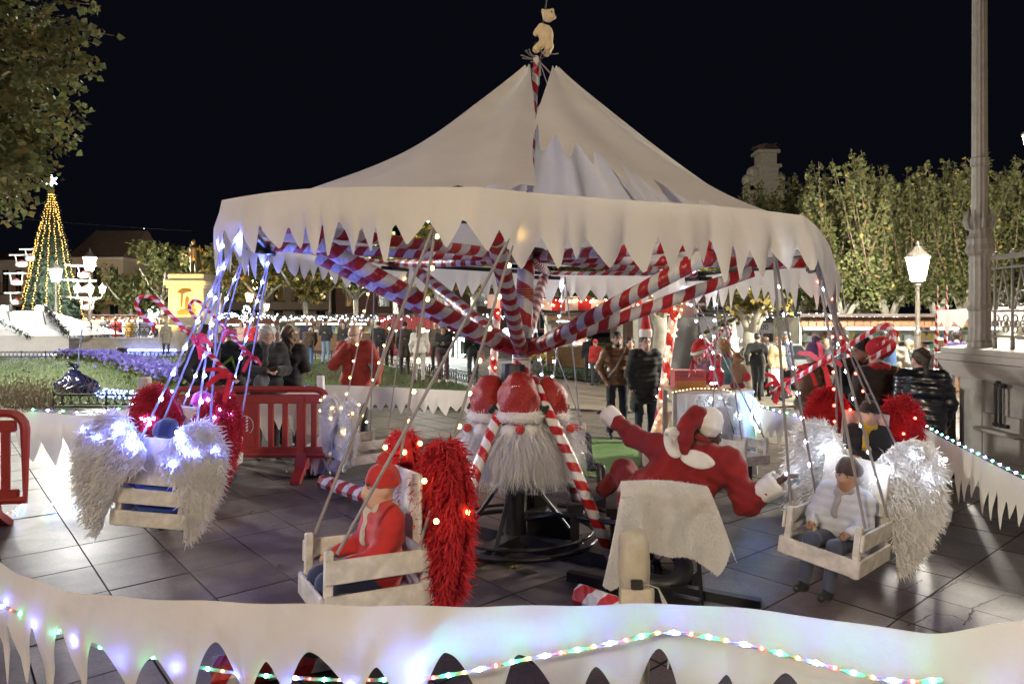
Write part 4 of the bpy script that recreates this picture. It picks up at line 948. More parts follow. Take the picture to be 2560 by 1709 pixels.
# light sculptures on the lawns
root = thing('light_sign', 'white lit letters on the lawn beside the person in black', 'light sign', gat(1058, 822)); t = text_mesh('letters', 'VIDA', 1.0, g_sign, root, (0, 0, .45), (R(90), 0, 0), .02, bevel=.012); t.scale = (.62, 1.25, 1)
b = MB()
for k in range(60): p = (random.uniform(-.75, .75), random.uniform(0, .3), random.uniform(1.1, 1.9)); b.sphere(p, .03, 5, 3)
b.build('bulbs', g_sign, root)['kind'] = 'stuff'; b = MB()
for x in (-.7, .7): b.tube([(x, .1, 0), (x, .1, 1.9)], .02, 5)
b.build('stand', m_white, root)
root = thing('light_cone', 'white light cone with a red glowing heart on the lawn', 'light sculpture', gat(1333, 842)); b = MB()
for k in range(520):
    a = random.uniform(0, 2 * PI); z = random.random() ** 1.5 * 1.75; r_ = (.62 if z < .45 else .62 - (z - .45) * .30) * (1.15 if z < .4 else .75); b.sphere((r_ * math.cos(a), r_ * math.sin(a), z + .03), .024, 5, 3)
b.build('bulbs', g_pix, root)['kind'] = 'stuff'; b = MB()
for k in range(44): a = k / 44 * 2 * PI; b.sphere((.024 * 16 * math.sin(a) ** 3 - .12, -.66, .85 + .022 * (13 * math.cos(a) - 5 * math.cos(2 * a) - 2 * math.cos(3 * a) - math.cos(4 * a))), .028, 5, 3)
b.build('heart', g_led_r, root)['kind'] = 'stuff'; b = MB(); b.lathe([(.6, 0), (.6, .4), (.42, .5), (.2, 1.8)], 12); b.build('frame', m_white, root)
root = thing('light_figure', 'white wire deer of lights on the lawn beside the mast', 'light sculpture', gat(1195, 828)); b = MB()
def blob(c, r_, n):
    for k in range(n): d = Vector((random.gauss(0, 1), random.gauss(0, 1), random.gauss(0, 1))).normalized(); b.sphere(Vector(c) + Vector((d.x * r_[0], d.y * r_[1], d.z * r_[2])), .03, 5, 3)
blob((0, 0, .75), (.5, .2, .25), 130); blob((-.55, 0, 1.15), (.16, .12, .25), 50); blob((-.65, 0, 1.45), (.2, .1, .1), 30)
for x in (-.38, -.3, .32, .4):
    for z in range(9): b.sphere((x, .1 * (1 if x in (-.38, .4) else -1), .05 + z * .07), .028, 5, 3)
b.build('bulbs', g_pix, root)['kind'] = 'stuff'
root = thing('light_figure', 'blue and white light figure among the far left crowd', 'light sculpture', at(352, 775, 40) * 1); root.location.z = 0; b = MB(); blob((0, 0, 1.1), (.5, .2, .9), 160); blob((0, 0, 2.1), (.3, .2, .3), 40); b.build('bulbs', g_sign, root)['kind'] = 'stuff'
root = thing('light_figure', 'blue white light figure right of the monument', 'light sculpture', at(565, 775, 36) * 1); root.location.z = 0; b = MB(); blob((0, 0, 1.2), (.22, .2, .7), 90); blob((0, 0, 2.2), (.2, .2, .2), 30); b.build('bulbs', g_sign, root)['kind'] = 'stuff'

# ------------------------------------------------------------------ people
SKIN = {'fair': mat('skin_fair', (.50, .31, .23), .55, var=.08, scale=12), 'tan': mat('skin_tan', (.36, .20, .13), .55, var=.08, scale=12), 'dark': mat('skin_dark', (.075, .038, .022), .45, var=.08, scale=12)}
_cm = {}
def cloth(col, rough=.85, sheen=.15, coat=0., bump=.15):
    key = (tuple(round(c, 3) for c in col), rough, coat)
    if key not in _cm: _cm[key] = mat('fabric_%d' % len(_cm), col, rough, var=.16, scale=11, sheen=sheen, coat=coat, bump=bump, bscale=90)
    return _cm[key]
def hairm(col):
    key = ('h',) + tuple(col)
    if key not in _cm: _cm[key] = mat('hair_%d' % len(_cm), col, .55, var=.45, scale=28, bump=.5, bscale=70)
    return _cm[key]
def V3(*a): return Vector(a)
STAND = dict(pel=V3(0, 0, .96), chest=V3(0, .0, 1.28), neck=V3(0, 0, 1.45), head=V3(0, .03, 1.60), tilt=(0, 0, 0),
             shL=V3(-.185, 0, 1.40), shR=V3(.185, 0, 1.40), elL=V3(-.245, -.03, 1.13), elR=V3(.245, -.03, 1.13), wrL=V3(-.245, .07, .89), wrR=V3(.245, .07, .89),
             hipL=V3(-.095, 0, .93), hipR=V3(.095, 0, .93), knL=V3(-.105, .03, .50), knR=V3(.105, .03, .50), anL=V3(-.115, -.02, .09), anR=V3(.115, -.02, .09))
def pose(**k): d = dict(STAND); d.update({a: (V3(*v) if a != 'tilt' else v) for a, v in k.items()}); return d
POCKET = pose(elL=(-.28, -.08, 1.15), elR=(.28, -.08, 1.15), wrL=(-.20, .10, .95), wrR=(.20, .10, .95))
PHONE = pose(elL=(-.24, .02, 1.14), elR=(.24, .02, 1.14), wrL=(-.06, .30, 1.14), wrR=(.06, .30, 1.14), head=(0, .07, 1.585), tilt=(-28, 0, 0))
WALK = pose(knL=(-.10, .22, .53), anL=(-.1, .25, .10), knR=(.10, -.02, .50), anR=(.10, -.32, .13), elL=(-.25, -.14, 1.15), wrL=(-.24, -.04, .9), elR=(.25, .08, 1.15), wrR=(.22, .26, .98))
CLASP = pose(elL=(-.25, .0, 1.14), elR=(.25, .0, 1.14), wrL=(-.05, .22, .98), wrR=(.07, .23, .99))
BEND = pose(chest=(0, .22, 1.18), neck=(0, .36, 1.28), head=(0, .46, 1.36), tilt=(-35, 0, 0), shL=(-.18, .32, 1.24), shR=(.18, .32, 1.24), elL=(-.22, .36, .98), elR=(.22, .36, .98), wrL=(-.14, .46, .80), wrR=(.14, .46, .80))
SIT = pose(pel=(0, 0, .10), chest=(0, -.03, .40), neck=(0, -.03, .56), head=(0, .0, .72), shL=(-.17, -.03, .52), shR=(.17, -.03, .52), elL=(-.23, .05, .28), elR=(.23, .05, .28), wrL=(-.18, .26, .26), wrR=(.18, .26, .26), hipL=(-.09, 0, .10), hipR=(.09, 0, .10), knL=(-.11, .40, .13), knR=(.11, .40, .13), anL=(-.11, .46, -.26), anR=(.11, .46, -.26))

def hand(b, wr, el, s, side, palm_dir=None, curl=.5):
    d = (wr - el).normalized(); up = Vector((0, 0, 1)) if abs(d.z) < .9 else Vector((0, 1, 0)); sd = d.cross(up).normalized(); nn = sd.cross(d)
    b.tube([wr - d * .01, wr + d * .035 * s / 1, wr + d * .075 * s], [.024 * s, .032 * s, .03 * s], 8, flat=.6)
    for i in range(4):
        o = wr + d * .07 * s + sd * (i - 1.5) * .017 * s; l_ = (.062, .074, .07, .055)[i] * s; dd = (d - nn * curl * .6).normalized(); d2 = (d - nn * curl * 1.6).normalized()
        b.tube([o, o + dd * l_ * .55, o + dd * l_ * .55 + d2 * l_ * .5], [.0095 * s, .0085 * s, .006 * s], 6)
    o = wr + d * .03 * s + sd * side * .03 * s; b.tube([o, o + (d + sd * side * .9).normalized() * .035 * s, o + (d * 1.3 + sd * side * .6 - nn * .4).normalized() * .062 * s], [.012 * s, .0105 * s, .007 * s], 6)

def person(label, x, y, yaw, H=1.72, top=(.03, .03, .035), style='jacket', legs=(.03, .03, .04), shoes=(.02, .02, .02), hair=(.05, .03, .02), hairstyle='short', skin='fair', P=STAND, detail=2, hat=None, hood=None, scarf=None, glasses=False, z=None, longcoat=0., group=None, beard=None, root=None, bulk=1.0, topmat=None, gloves=None, name='person', cat='person', face=True, rot=None):
    s = H / 1.74; vox = {3: .011, 2: .016, 1: .026, 0: .036}[detail]
    if root is None: root = thing(name, label, cat, (x, y, gz(x, y) if z is None else z), yaw, group, rot)
    J = {k: (v * s if k != 'tilt' else v) for k, v in P.items()}
    hd = J['head']; HR = Euler([R(a) for a in J['tilt']]).to_matrix(); hs = s if H > 1.4 else s * (1 + (1.4 - H) * .55)
    def hp(x_, y_, z_): return hd + HR @ Vector((x_, y_, z_)) * hs
    sk = SKIN[skin]
    # skin: one continuous body
    B = [e_(hp(0, -.012, .028), Vector((.076, .094, .092)) * hs, HR), e_(hp(0, .022, -.045), Vector((.056, .066, .07)) * hs, HR), e_(hp(0, .045, -.085), Vector((.035, .035, .03)) * hs, HR),
         c_(hp(0, .086, .0), hp(0, .103, -.034), .010 * hs, .015 * hs), c_(hp(0, -.02, -.09), J['neck'] - Vector((0, 0, .03 * s)), .052 * s, .06 * s), e_(hp(-.077, -.012, -.01), Vector((.012, .02, .03)) * hs, HR), e_(hp(.077, -.012, -.01), Vector((.012, .02, .03)) * hs, HR),
         c_(J['neck'], J['pel'], .085 * s, .09 * s), c_(J['shL'], J['shR'], .045 * s)]
    for q in 'LR':
        B += [c_(J['sh' + q], J['el' + q], .046 * s, .038 * s), c_(J['el' + q], J['wr' + q], .037 * s, .026 * s), c_(J['hip' + q], J['kn' + q], .065 * s, .048 * s), c_(J['kn' + q], J['an' + q], .046 * s, .034 * s)]
    cut = [e_(hp(sx * .031, .092, .008), Vector((.017, .018, .013)) * hs, HR) for sx in (-1, 1)] if detail >= 2 else []
    Vb, Qb = sd_mesh(B, vox if detail > 1 else vox * 1.1, .035, None, cut)
    bm = MB()
    if detail >= 1:
        for q, sd_ in (('L', 1), ('R', -1)): hand(bm, J['wr' + q], J['el' + q], s, sd_)
    if bm.v:
        n0 = len(Vb); me = np_mesh('body', Vb, Qb, sk)
        bb = bmesh.new(); bb.from_mesh(me); hm = bm.mesh('h', sk, True); bb.from_mesh(hm); bb.to_mesh(me); bb.free(); bpy.data.meshes.remove(hm); link('body', me, root)
    else: link('body', np_mesh('body', Vb, Qb, sk), root)
    # clothes
    bk = bulk * (1.06 if style == 'puffer' else .94); lc = longcoat
    pel, ch = J['pel'], J['chest']; ax = (J['shR'] - J['shL']).normalized(); dn = (pel - ch).normalized(); w_ = .085 * s
    hem = pel + dn * (.06 + lc) * s if P is not SIT else pel
    T = [c_(ch - ax * w_, ch + ax * w_, .118 * s * bk), c_(ch.lerp(pel, .6) - ax * .07 * s, ch.lerp(pel, .6) + ax * .07 * s, .115 * s * bk), c_(pel - ax * .075 * s, pel + ax * .075 * s, .118 * s * bk), c_(J['shL'] * .86 + J['neck'] * .14, J['shR'] * .86 + J['neck'] * .14, .075 * s * bk), c_(J['neck'] - (J['neck'] - ch) * .25, J['neck'] + Vector((0, -.01, .02)) * s, .085 * s, .07 * s)]
    up = abs(dn.z) > .8 and P is not SIT; hz = hem.z - .03 * s
    if P is not SIT:
        for q in (-1, 1): T.append(c_(pel + ax * q * .075 * s, hem + ax * q * .078 * s - Vector((0, 0, .08 * s)), .116 * s * bk, (.120 + lc * .07) * s * bk))
    for q in 'LR':
        w2 = J['wr' + q] + (J['el' + q] - J['wr' + q]) * .06; T += [c_(J['sh' + q], J['el' + q], .074 * s * bk, .062 * s * bk), c_(J['el' + q], w2, .061 * s * bk, .047 * s * bk)]
    ph = random.uniform(0, 6)
    if style == 'puffer':
        def dsp(X, Y, Z): return -.011 * s * np.abs(np.sin(Z * PI / (.085 * s) + ph + .5 * np.sin(X * 9))) + .003 * np.sin(X * 40 + Z * 17)
    else:
        def dsp(X, Y, Z): return .0055 * np.sin(X * 26 + 9 * np.sin(Z * 11 + ph)) * np.sin(Z * 34 + 7 * X + ph) + .004 * np.sin(Y * 31 + Z * 23)
    tm = topmat or cloth(top)
    dcut = (lambda X, Y, Z: dsp(X, Y, Z) + np.clip((hz - Z) * 3, 0, .5) * (np.abs(X) < .2 * s)) if up else dsp
    soft('jacket', T, tm, root, vox, .045, dcut)
    Lg = [c_(pel - ax * .06 * s, pel + ax * .06 * s, .112 * s)]
    for q in 'LR':
        a2 = J['an' + q].lerp(J['kn' + q], .05); Lg += [c_(J['hip' + q], J['kn' + q], .09 * s, .066 * s), c_(J['kn' + q], a2, .065 * s, .055 * s)]
    def dl(X, Y, Z): return .004 * np.sin(Z * 38 + 6 * np.sin(X * 20 + ph)) * np.sin(Y * 25 + X * 14)
    soft('trousers', Lg, cloth(legs), root, vox, .04, dl)
    for q in 'LR':
        a = J['an' + q]; sh = (a - J['kn' + q]).normalized(); f = Vector((0, 1, 0)) - sh * Vector((0, 1, 0)).dot(sh); f = f.normalized() if f.length > .2 else Vector((0, 0, 1))
        soft('shoe', [c_(a + sh * .035 * s - f * .03 * s, a + sh * .045 * s + f * .15 * s, .043 * s, .036 * s), c_(a - sh * .02 * s, a + sh * .03 * s, .045 * s)], cloth(shoes, .4, 0, .3), root, vox, .03)
    # hair and hats
    hv = max(.011, vox * .9)
    if hair is not None:
        hm = hairm(hair); cap = [e_(hp(0, -.026, .042), Vector((.088, .098, .094)) * hs, HR)]; hc = [e_(hp(0, .10, -.03), Vector((.075, .075, .10)) * hs, HR)]
        if hairstyle == 'long': cap += [c_(hp(-.03, -.075, .0), hp(-.035, -.085, -.30), .062 * hs, .05 * hs), c_(hp(.03, -.075, .0), hp(.035, -.085, -.32), .062 * hs, .05 * hs), c_(hp(-.075, -.02, .0), hp(-.085, -.02, -.2), .03 * hs), c_(hp(.075, -.02, .0), hp(.085, -.02, -.2), .03 * hs)]
        elif hairstyle == 'bob': cap += [c_(hp(-.06, -.045, .01), hp(-.06, -.05, -.09), .05 * hs), c_(hp(.06, -.045, .01), hp(.06, -.05, -.09), .05 * hs), e_(hp(0, -.03, .06), Vector((.098, .105, .085)) * hs, HR)]
        elif hairstyle == 'bun': cap += [e_(hp(0, -.125, .03), Vector((.05, .045, .05)) * hs, HR)]
        elif hairstyle == 'pony': cap += [c_(hp(0, -.11, .0), hp(0, -.13, -.16), .035 * hs, .022 * hs)]
        elif hairstyle == 'bald': cap = [e_(hp(-.066, -.045, -.015), Vector((.02, .05, .045)) * hs, HR), e_(hp(.066, -.045, -.015), Vector((.02, .05, .045)) * hs, HR), e_(hp(0, -.085, -.02), Vector((.06, .03, .045)) * hs, HR)]
        def dh(X, Y, Z): return .005 * np.sin(X * 90 + 5 * np.sin(Z * 17)) + .004 * np.sin(Z * 40 + Y * 35)
        if hat is None or hairstyle in ('long', 'bob'): soft('hair', cap, hm, root, hv, .03, dh, hc)
        if detail >= 2 and face:
            b = MB()
            for sx in (-1, 1): b.tube([hp(sx * .014, .092, .030), hp(sx * .033, .09, .036), hp(sx * .052, .076, .030)], [.004, .0055, .003], 5)
            b.build('eyebrow', hm, root)
    if detail >= 2 and face:
        for sx in (-1, 1):
            b = MB(); b.sphere(hp(sx * .031, .073, .008), .0125 * hs, 8, 6); b.build('eye', cloth((.30, .28, .26), .3), root)
            b = MB(); b.sphere(hp(sx * .031, .0825, .008), .006 * hs, 6, 5); b.build('pupil', m_black, root)
        b = MB(); b.tube([hp(-.024, .078, -.063), hp(0, .088, -.061), hp(.024, .078, -.063)], [.003, .006, .003], 5); b.build('mouth', cloth((.28, .10, .08) if skin != 'dark' else (.08, .03, .025), .5), root)
    if beard: soft('beard', [e_(hp(0, .04, -.075), Vector((.055, .052, .045)) * hs, HR), c_(hp(-.062, .01, -.05), hp(.0, .062, -.1), .018 * hs), c_(hp(.062, .01, -.05), hp(.0, .062, -.1), .018 * hs)], hairm(beard), root, hv, .02, None, [e_(hp(0, .085, -.055), Vector((.028, .03, .018)) * hs, HR)])
    if hat:
        kind, hc_ = hat; hm = hc_ if not isinstance(hc_, tuple) else cloth(hc_, .95, .3, 0, .5)
        if kind in ('beanie', 'pompom'):
            soft('hat', [e_(hp(0, -.02, .062), Vector((.094, .106, .088)) * hs, HR), e_(hp(0, -.02, .03), Vector((.098, .11, .045)) * hs, HR)], hm, root, hv, .02, lambda X, Y, Z: .003 * np.sin(X * 120) + .002 * np.sin(Z * 90), [e_(hp(0, .06, -.07), Vector((.12, .12, .075)) * hs, HR)])
            if kind == 'pompom': soft('pompom', [e_(hp(0, -.03, .17), Vector((.05, .05, .05)) * hs)], hm, root, hv, .02, lambda X, Y, Z: .008 * np.sin(X * 110) * np.sin(Y * 110) * np.sin(Z * 110))
        elif kind == 'cap':
            soft('hat', [e_(hp(0, -.015, .058), Vector((.092, .105, .07)) * hs, HR), e_(hp(0, .085, .04), Vector((.065, .06, .012)) * hs, HR)], hm, root, hv, .02, None, [e_(hp(0, .0, -.08), Vector((.13, .14, .10)) * hs, HR)])
        elif kind == 'santa':
            soft('hat', [e_(hp(0, -.02, .07), Vector((.095, .107, .085)) * hs, HR), c_(hp(0, -.04, .13), hp(-.05, -.12, .17), .06 * hs, .045 * hs), c_(hp(-.05, -.12, .17), hp(-.09, -.17, .02), .042 * hs, .02 * hs)], hm, root, hv, .03, None, [e_(hp(0, .06, -.07), Vector((.12, .12, .075)) * hs, HR)])
            b = MB(); b.ring(hp(0, -.018, .035), .098 * hs, .026 * hs, 'z', 20, 8, HR, ell=1.1); b.build('hat_band', m_fur, root, smooth=True)
            soft('pompom', [e_(hp(-.095, -.18, -.01), Vector((.035,) * 3) * hs)], m_fur, root, hv)
    if hood is not None: soft('hood', [c_(J['neck'] + V3(-.07, -.07, -.02) * s, J['neck'] + V3(.07, -.07, -.02) * s, .06 * s), e_(J['neck'] + V3(0, -.1, -.05) * s, V3(.12, .07, .1) * s)], hood if not isinstance(hood, tuple) else cloth(hood, .95, .4), root, vox, .05, lambda X, Y, Z: .005 * np.sin(X * 60) * np.sin(Z * 70))
    if scarf is not None: soft('scarf', [c_(J['neck'] + V3(-.05, .05, .02) * s, J['neck'] + V3(.05, .05, .02) * s, .05 * s), c_(J['neck'] + V3(-.07, -.04, .03) * s, J['neck'] + V3(.07, -.04, .03) * s, .05 * s), c_(J['neck'] + V3(.03, .1, 0) * s, J['neck'] + V3(.04, .13, -.22) * s, .035 * s)], cloth(scarf, .95, .4), root, vox, .04, lambda X, Y, Z: .004 * np.sin(X * 80 + Z * 60))
    if glasses:
        b = MB()
        for sx in (-1, 1): b.ring(hp(sx * .032, .104, .004), .021 * hs, .0022 * hs, 'y', 12, 4, HR); b.tube([hp(sx * .053, .102, .008), hp(sx * .078, .0, .012)], .002, 4)
        b.tube([hp(-.012, .106, .006), hp(.012, .106, .006)], .002, 4); b.build('glasses', m_black, root)
    return root
def strap_bag(root, s, a, c_back, bag=None, col=(.25, .2, .15), r_=.14):
    b = MB(); b.tube([Vector(p) * s for p in a], .016 * s, 6, flat=.3); b.build('bag_strap', cloth(col, .6), root)
    if bag: soft('bag', [e_(Vector(bag[0]) * s, Vector(bag[1]) * s)], cloth(bag[2], .6), root, .02, .02)

def at_p(dx, Z): x = at(dx, 0, Z).x; return x, Z
CAMF = PI      # facing the viewer
# spectators on the left
x, y = at_p(470, 8.6); person('woman in black with dark hair in a bun looking right, left of the barrier', x, y, -PI / 2 - .25, 1.72, (.012, .012, .016), 'jacket', (.02, .02, .03), hair=(.022, .012, .009), hairstyle='bun', P=POCKET, detail=3, hood=(.015, .015, .02), longcoat=.2, bulk=1.12)
x, y = at_p(528, 9.4); pn = person('person seen from behind in black jacket with green chevron', x, y, .25, 1.70, (.010, .010, .014), 'jacket', (.015, .015, .02), hair=(.16, .13, .10), P=POCKET, detail=2, bulk=1.15, longcoat=.12)
b = MB(); b.prism([(-.16, 1.12), (.03, 1.28), (.10, 1.06), (.075, 1.06), (.02, 1.22), (-.15, 1.095)], .012, Matrix.Translation((.02, -.178, 0))); b.build('chevron', cloth((.30, .5, .05)), pn)
x, y = at_p(611, 8.75); pn = person('grey haired woman with glasses in black puffer looking at her phone', x, y, PI + .55, 1.72, (.014, .014, .016), 'puffer', (.015, .015, .02), hair=(.42, .40, .37), hairstyle='bob', P=PHONE, detail=3, glasses=True, longcoat=.22, scarf=(.035, .035, .04))
b = MB(); b.box((0, .40, 1.16), (.075, .14, .012), Matrix.Rotation(.5, 3, 'X')); b.build('phone', m_black, pn); soft('mitten', [e_((.13, .24, .98), (.075, .08, .11)), e_((.06, .25, 1.02), (.05, .05, .07))], cloth((.09, .09, .11), .95, .5), pn, .015, .03)
x, y = at_p(660, 9.3); person('woman with long brown hair in a long black coat seen from behind', x, y, .2, 1.70, (.012, .011, .012), 'jacket', (.02, .02, .02), hair=(.075, .034, .016), hairstyle='long', P=CLASP, detail=3, longcoat=.3, bulk=1.08)
RM = pose(elL=(-.30, -.02, 1.14), wrL=(-.33, .14, .93), elR=(.27, .10, 1.16), wrR=(.06, .15, 1.44), head=(0, .06, 1.57), tilt=(-14, 0, 0))
x, y = at_p(816, 9.25); pn = person('bald man in a red jacket with his hand over his mouth', x, y, PI - .12, 1.76, (.29, .03, .016), 'jacket', (.03, .03, .035), (.33, .30, .27), hair=(.38, .35, .32), hairstyle='bald', P=RM, detail=3, glasses=True, bulk=1.16, longcoat=.16, hood=(.028, .026, .035))
soft('fur_collar', [c_((.10, -.03, 1.50), (.17, .03, 1.42), .05)], m_fur, pn, .015, .03, lambda X, Y, Z: .006 * np.sin(X * 90) * np.sin(Z * 90))
b = MB(); b.tube([(0, .165, 1.40), (0, .158, 1.2), (0, .165, .92)], .006, 4); b.build('zip', cloth((.10, .01, .01)), pn)
# centre right spectators
x, y = at_p(1415, 10.9); pn = person('man in a brown leather jacket with a crossbody strap', x, y, PI + .05, 1.70, (.17, .075, .028), 'jacket', (.022, .024, .032), (.02, .02, .02), hair=(.02, .014, .012), P=POCKET, detail=3, beard=(.05, .035, .028), skin='tan', topmat=cloth((.17, .075, .028), .38, 0, .15), bulk=1.08)
strap_bag(pn, 1, [(-.13, .03, 1.47), (-.08, .13, 1.36), (.05, .16, 1.12), (.18, .10, .95)], None)
x, y = at_p(1479, 10.5); person('person in a long black puffer coat beside the leather jacket man', x, y, PI + .2, 1.66, (.016, .017, .016), 'puffer', (.028, .036, .06), hair=(.03, .02, .014), P=pose(), detail=3, longcoat=.22, hood=(.03, .028, .024), bulk=1.12)
x, y = at_p(1445, 14.5); person('small person in dark coat behind the leather jacket man', x, y, PI, 1.6, (.02, .03, .035), hair=(.03, .02, .015), hairstyle='bob', detail=1)
x, y = at_p(1366, 22); person('child in red jacket at the lit market hut', x, y, .4, 1.5, (.42, .03, .03), hair=(.1, .06, .03), detail=0, hat=('beanie', (.4, .03, .03)))
x, y = at_p(1352, 23); person('person in dark coat at the lit market hut', x, y, .1, 1.65, (.02, .02, .03), hair=(.03, .02, .015), detail=0)
x, y = at_p(1610, 16.5); person('man in navy jacket and khaki trousers facing the van', x, y, -.9, 1.72, (.018, .024, .06), legs=(.28, .21, .13), hair=(.05, .035, .02), detail=1, P=CLASP)
x, y = at_p(1660, 9.6); pn = person('woman in blond hair and light blue puffer behind the table', x, y, .15, 1.62, (.16, .38, .46), 'puffer', (.03, .04, .08), hair=(.40, .27, .12), hairstyle='bob', P=CLASP, detail=2, scarf=(.36, .02, .03))
x, y = at_p(1612, 9.1); person('bending person in a red elf hat and striped scarf behind the table', x, y, 1.9, 1.56, (.13, .05, .10), 'jacket', (.03, .03, .05), hair=(.30, .18, .09), hairstyle='bob', P=PHONE, detail=2, hat=('santa', m_red), scarf=(.40, .28, .24))
x, y = at_p(1783, 17.2); pn = person('woman in a beige jacket and grey scarf carrying shopping bags', x, y, PI + .5, 1.64, (.46, .34, .18), 'jacket', (.05, .06, .10), hair=(.22, .14, .07), hairstyle='short', P=pose(), detail=2, scarf=(.14, .13, .12), bulk=1.15)
b = MB(); b.box((.24, .1, .62), (.30, .12, .40), taper=.9); b.ring((.24, .1, .84), .08, .008, 'y', 10, 4); b.build('shopping_bag', m_white, pn); b = MB(); b.box((-.27, .1, .6), (.12, .3, .36), taper=.9); b.ring((-.27, .1, .8), .08, .008, 'x', 10, 4); b.build('handbag', m_black, pn)
x, y = at_p(1806, 17.9); person('man in flat grey cap and navy jacket behind the beige woman', x, y, .9, 1.76, (.025, .035, .07), legs=(.03, .04, .07), hair=(.35, .33, .3), hat=('cap', (.22, .24, .28)), detail=2)
x, y = at_p(1755, 18.3); person('person in grey checked coat behind the plane trunk', x, y, .2, 1.62, (.20, .18, .16), 'jacket', (.04, .04, .05), hair=(.06, .035, .02), hairstyle='bob', detail=1, longcoat=.3)
x, y = at_p(1737, 17.8); person('person in black walking past the young plane trunk', x, y, -.5, 1.72, (.015, .015, .018), hair=(.02, .014, .01), detail=1, P=WALK)
# right side group
x, y = at_p(1872, 7.5); person('person in a brown coat and violet hat behind the ropes', x, y, .5, 1.60, (.13, .07, .035), 'jacket', (.03, .03, .04), hair=(.05, .03, .02), hat=('pompom', (.16, .08, .20)), detail=2, longcoat=.35, bulk=1.15, P=CLASP)
x, y = at_p(1966, 7.2); person('man in black with a black beanie looking down', x, y, PI + .25, 1.69, (.012, .012, .016), 'jacket', (.02, .02, .025), hair=(.03, .02, .015), hat=('beanie', (.014, .014, .018)), skin='tan', P=PHONE, detail=3, bulk=1.15)
x, y = at_p(2014, 6.9); pn = person('person in a red fluffy beret and dark brown coat seen from behind', x, y, .1, 1.60, (.035, .022, .018), 'jacket', (.02, .02, .025), hair=(.16, .09, .05), hairstyle='short', P=CLASP, detail=3, bulk=1.22, longcoat=.2, scarf=(.40, .02, .025))
soft('beret', [e_((.0, -.02, 1.545), (.125, .13, .10)), e_((.02, -.05, 1.58), (.12, .12, .09))], m_redfur, pn, .011, .03, lambda X, Y, Z: .006 * np.sin(X * 130) * np.sin(Y * 120) * np.sin(Z * 110), [e_((0, .09, 1.44), (.12, .12, .075))])
b = MB(); b.tube([(.12, -.13, 1.36), (.09, -.17, 1.2), (.02, -.165, 1.05)], .012, 6); b.build('bag_chain', cloth((.45, .28, .08), .35), pn)
x, y = at_p(2115, 6.6); person('woman in a shiny black leather coat seen from behind near the bandstand', x, y, -.15, 1.56, (.008, .010, .016), 'puffer', (.02, .028, .045), hair=(.03, .018, .012), hairstyle='pony', P=pose(elR=(.27, .02, 1.13), wrR=(.28, .14, .90)), detail=3, bulk=1.14, topmat=cloth((.008, .010, .016), .32, 0, .35), longcoat=.05)
x, y = at_p(2155, 12.5); person('woman with blond hair in grey puffer jacket by the bandstand', x, y, .1, 1.62, (.10, .10, .11), 'puffer', (.02, .02, .025), hair=(.42, .32, .20), hairstyle='bob', P=CLASP, detail=2, scarf=(.14, .05, .04))
x, y = at_p(2052, 14.5); pn = person('person in white beanie and beige jacket with a blue backpack', x, y, -.8, 1.66, (.48, .40, .30), 'jacket', (.14, .20, .32), hair=(.2, .13, .08), hat=('beanie', (.6, .55, .5)), P=CLASP, detail=2, bulk=1.1)
soft('backpack', [c_((-.02, -.22, 1.32), (-.02, -.22, 1.02), .11, .13)], cloth((.05, .12, .26)), pn, .02, .04)
x, y = at_p(2029, 16.5); person('man with short dark hair in black before the book stall', x, y, -.5, 1.76, (.014, .016, .03), hair=(.02, .014, .01), detail=1)
x, y = at_p(1938, 16); person('person with grey jacket and dark hair at the book stall', x, y, .1, 1.68, (.03, .03, .05), hair=(.04, .025, .02), detail=1, hood=(.4, .4, .42))
x, y = at_p(1898, 15.5); person('woman with long dark hair turned to the viewer by the plane trunk', x, y, PI - .9, 1.66, (.12, .12, .13), hair=(.02, .014, .01), hairstyle='long', detail=1)
x, y = at_p(2195, 15.5); person('woman in a purple coat behind the bandstand corner', x, y, -.6, 1.78, (.05, .03, .11), hair=(.03, .02, .02), hairstyle='bob', detail=1)
x, y = at_p(2086, 15.8); person('person in dark jacket behind the tall lamp post', x, y, .4, 1.55, (.03, .035, .04), hair=(.4, .3, .2), hairstyle='bob', detail=1)
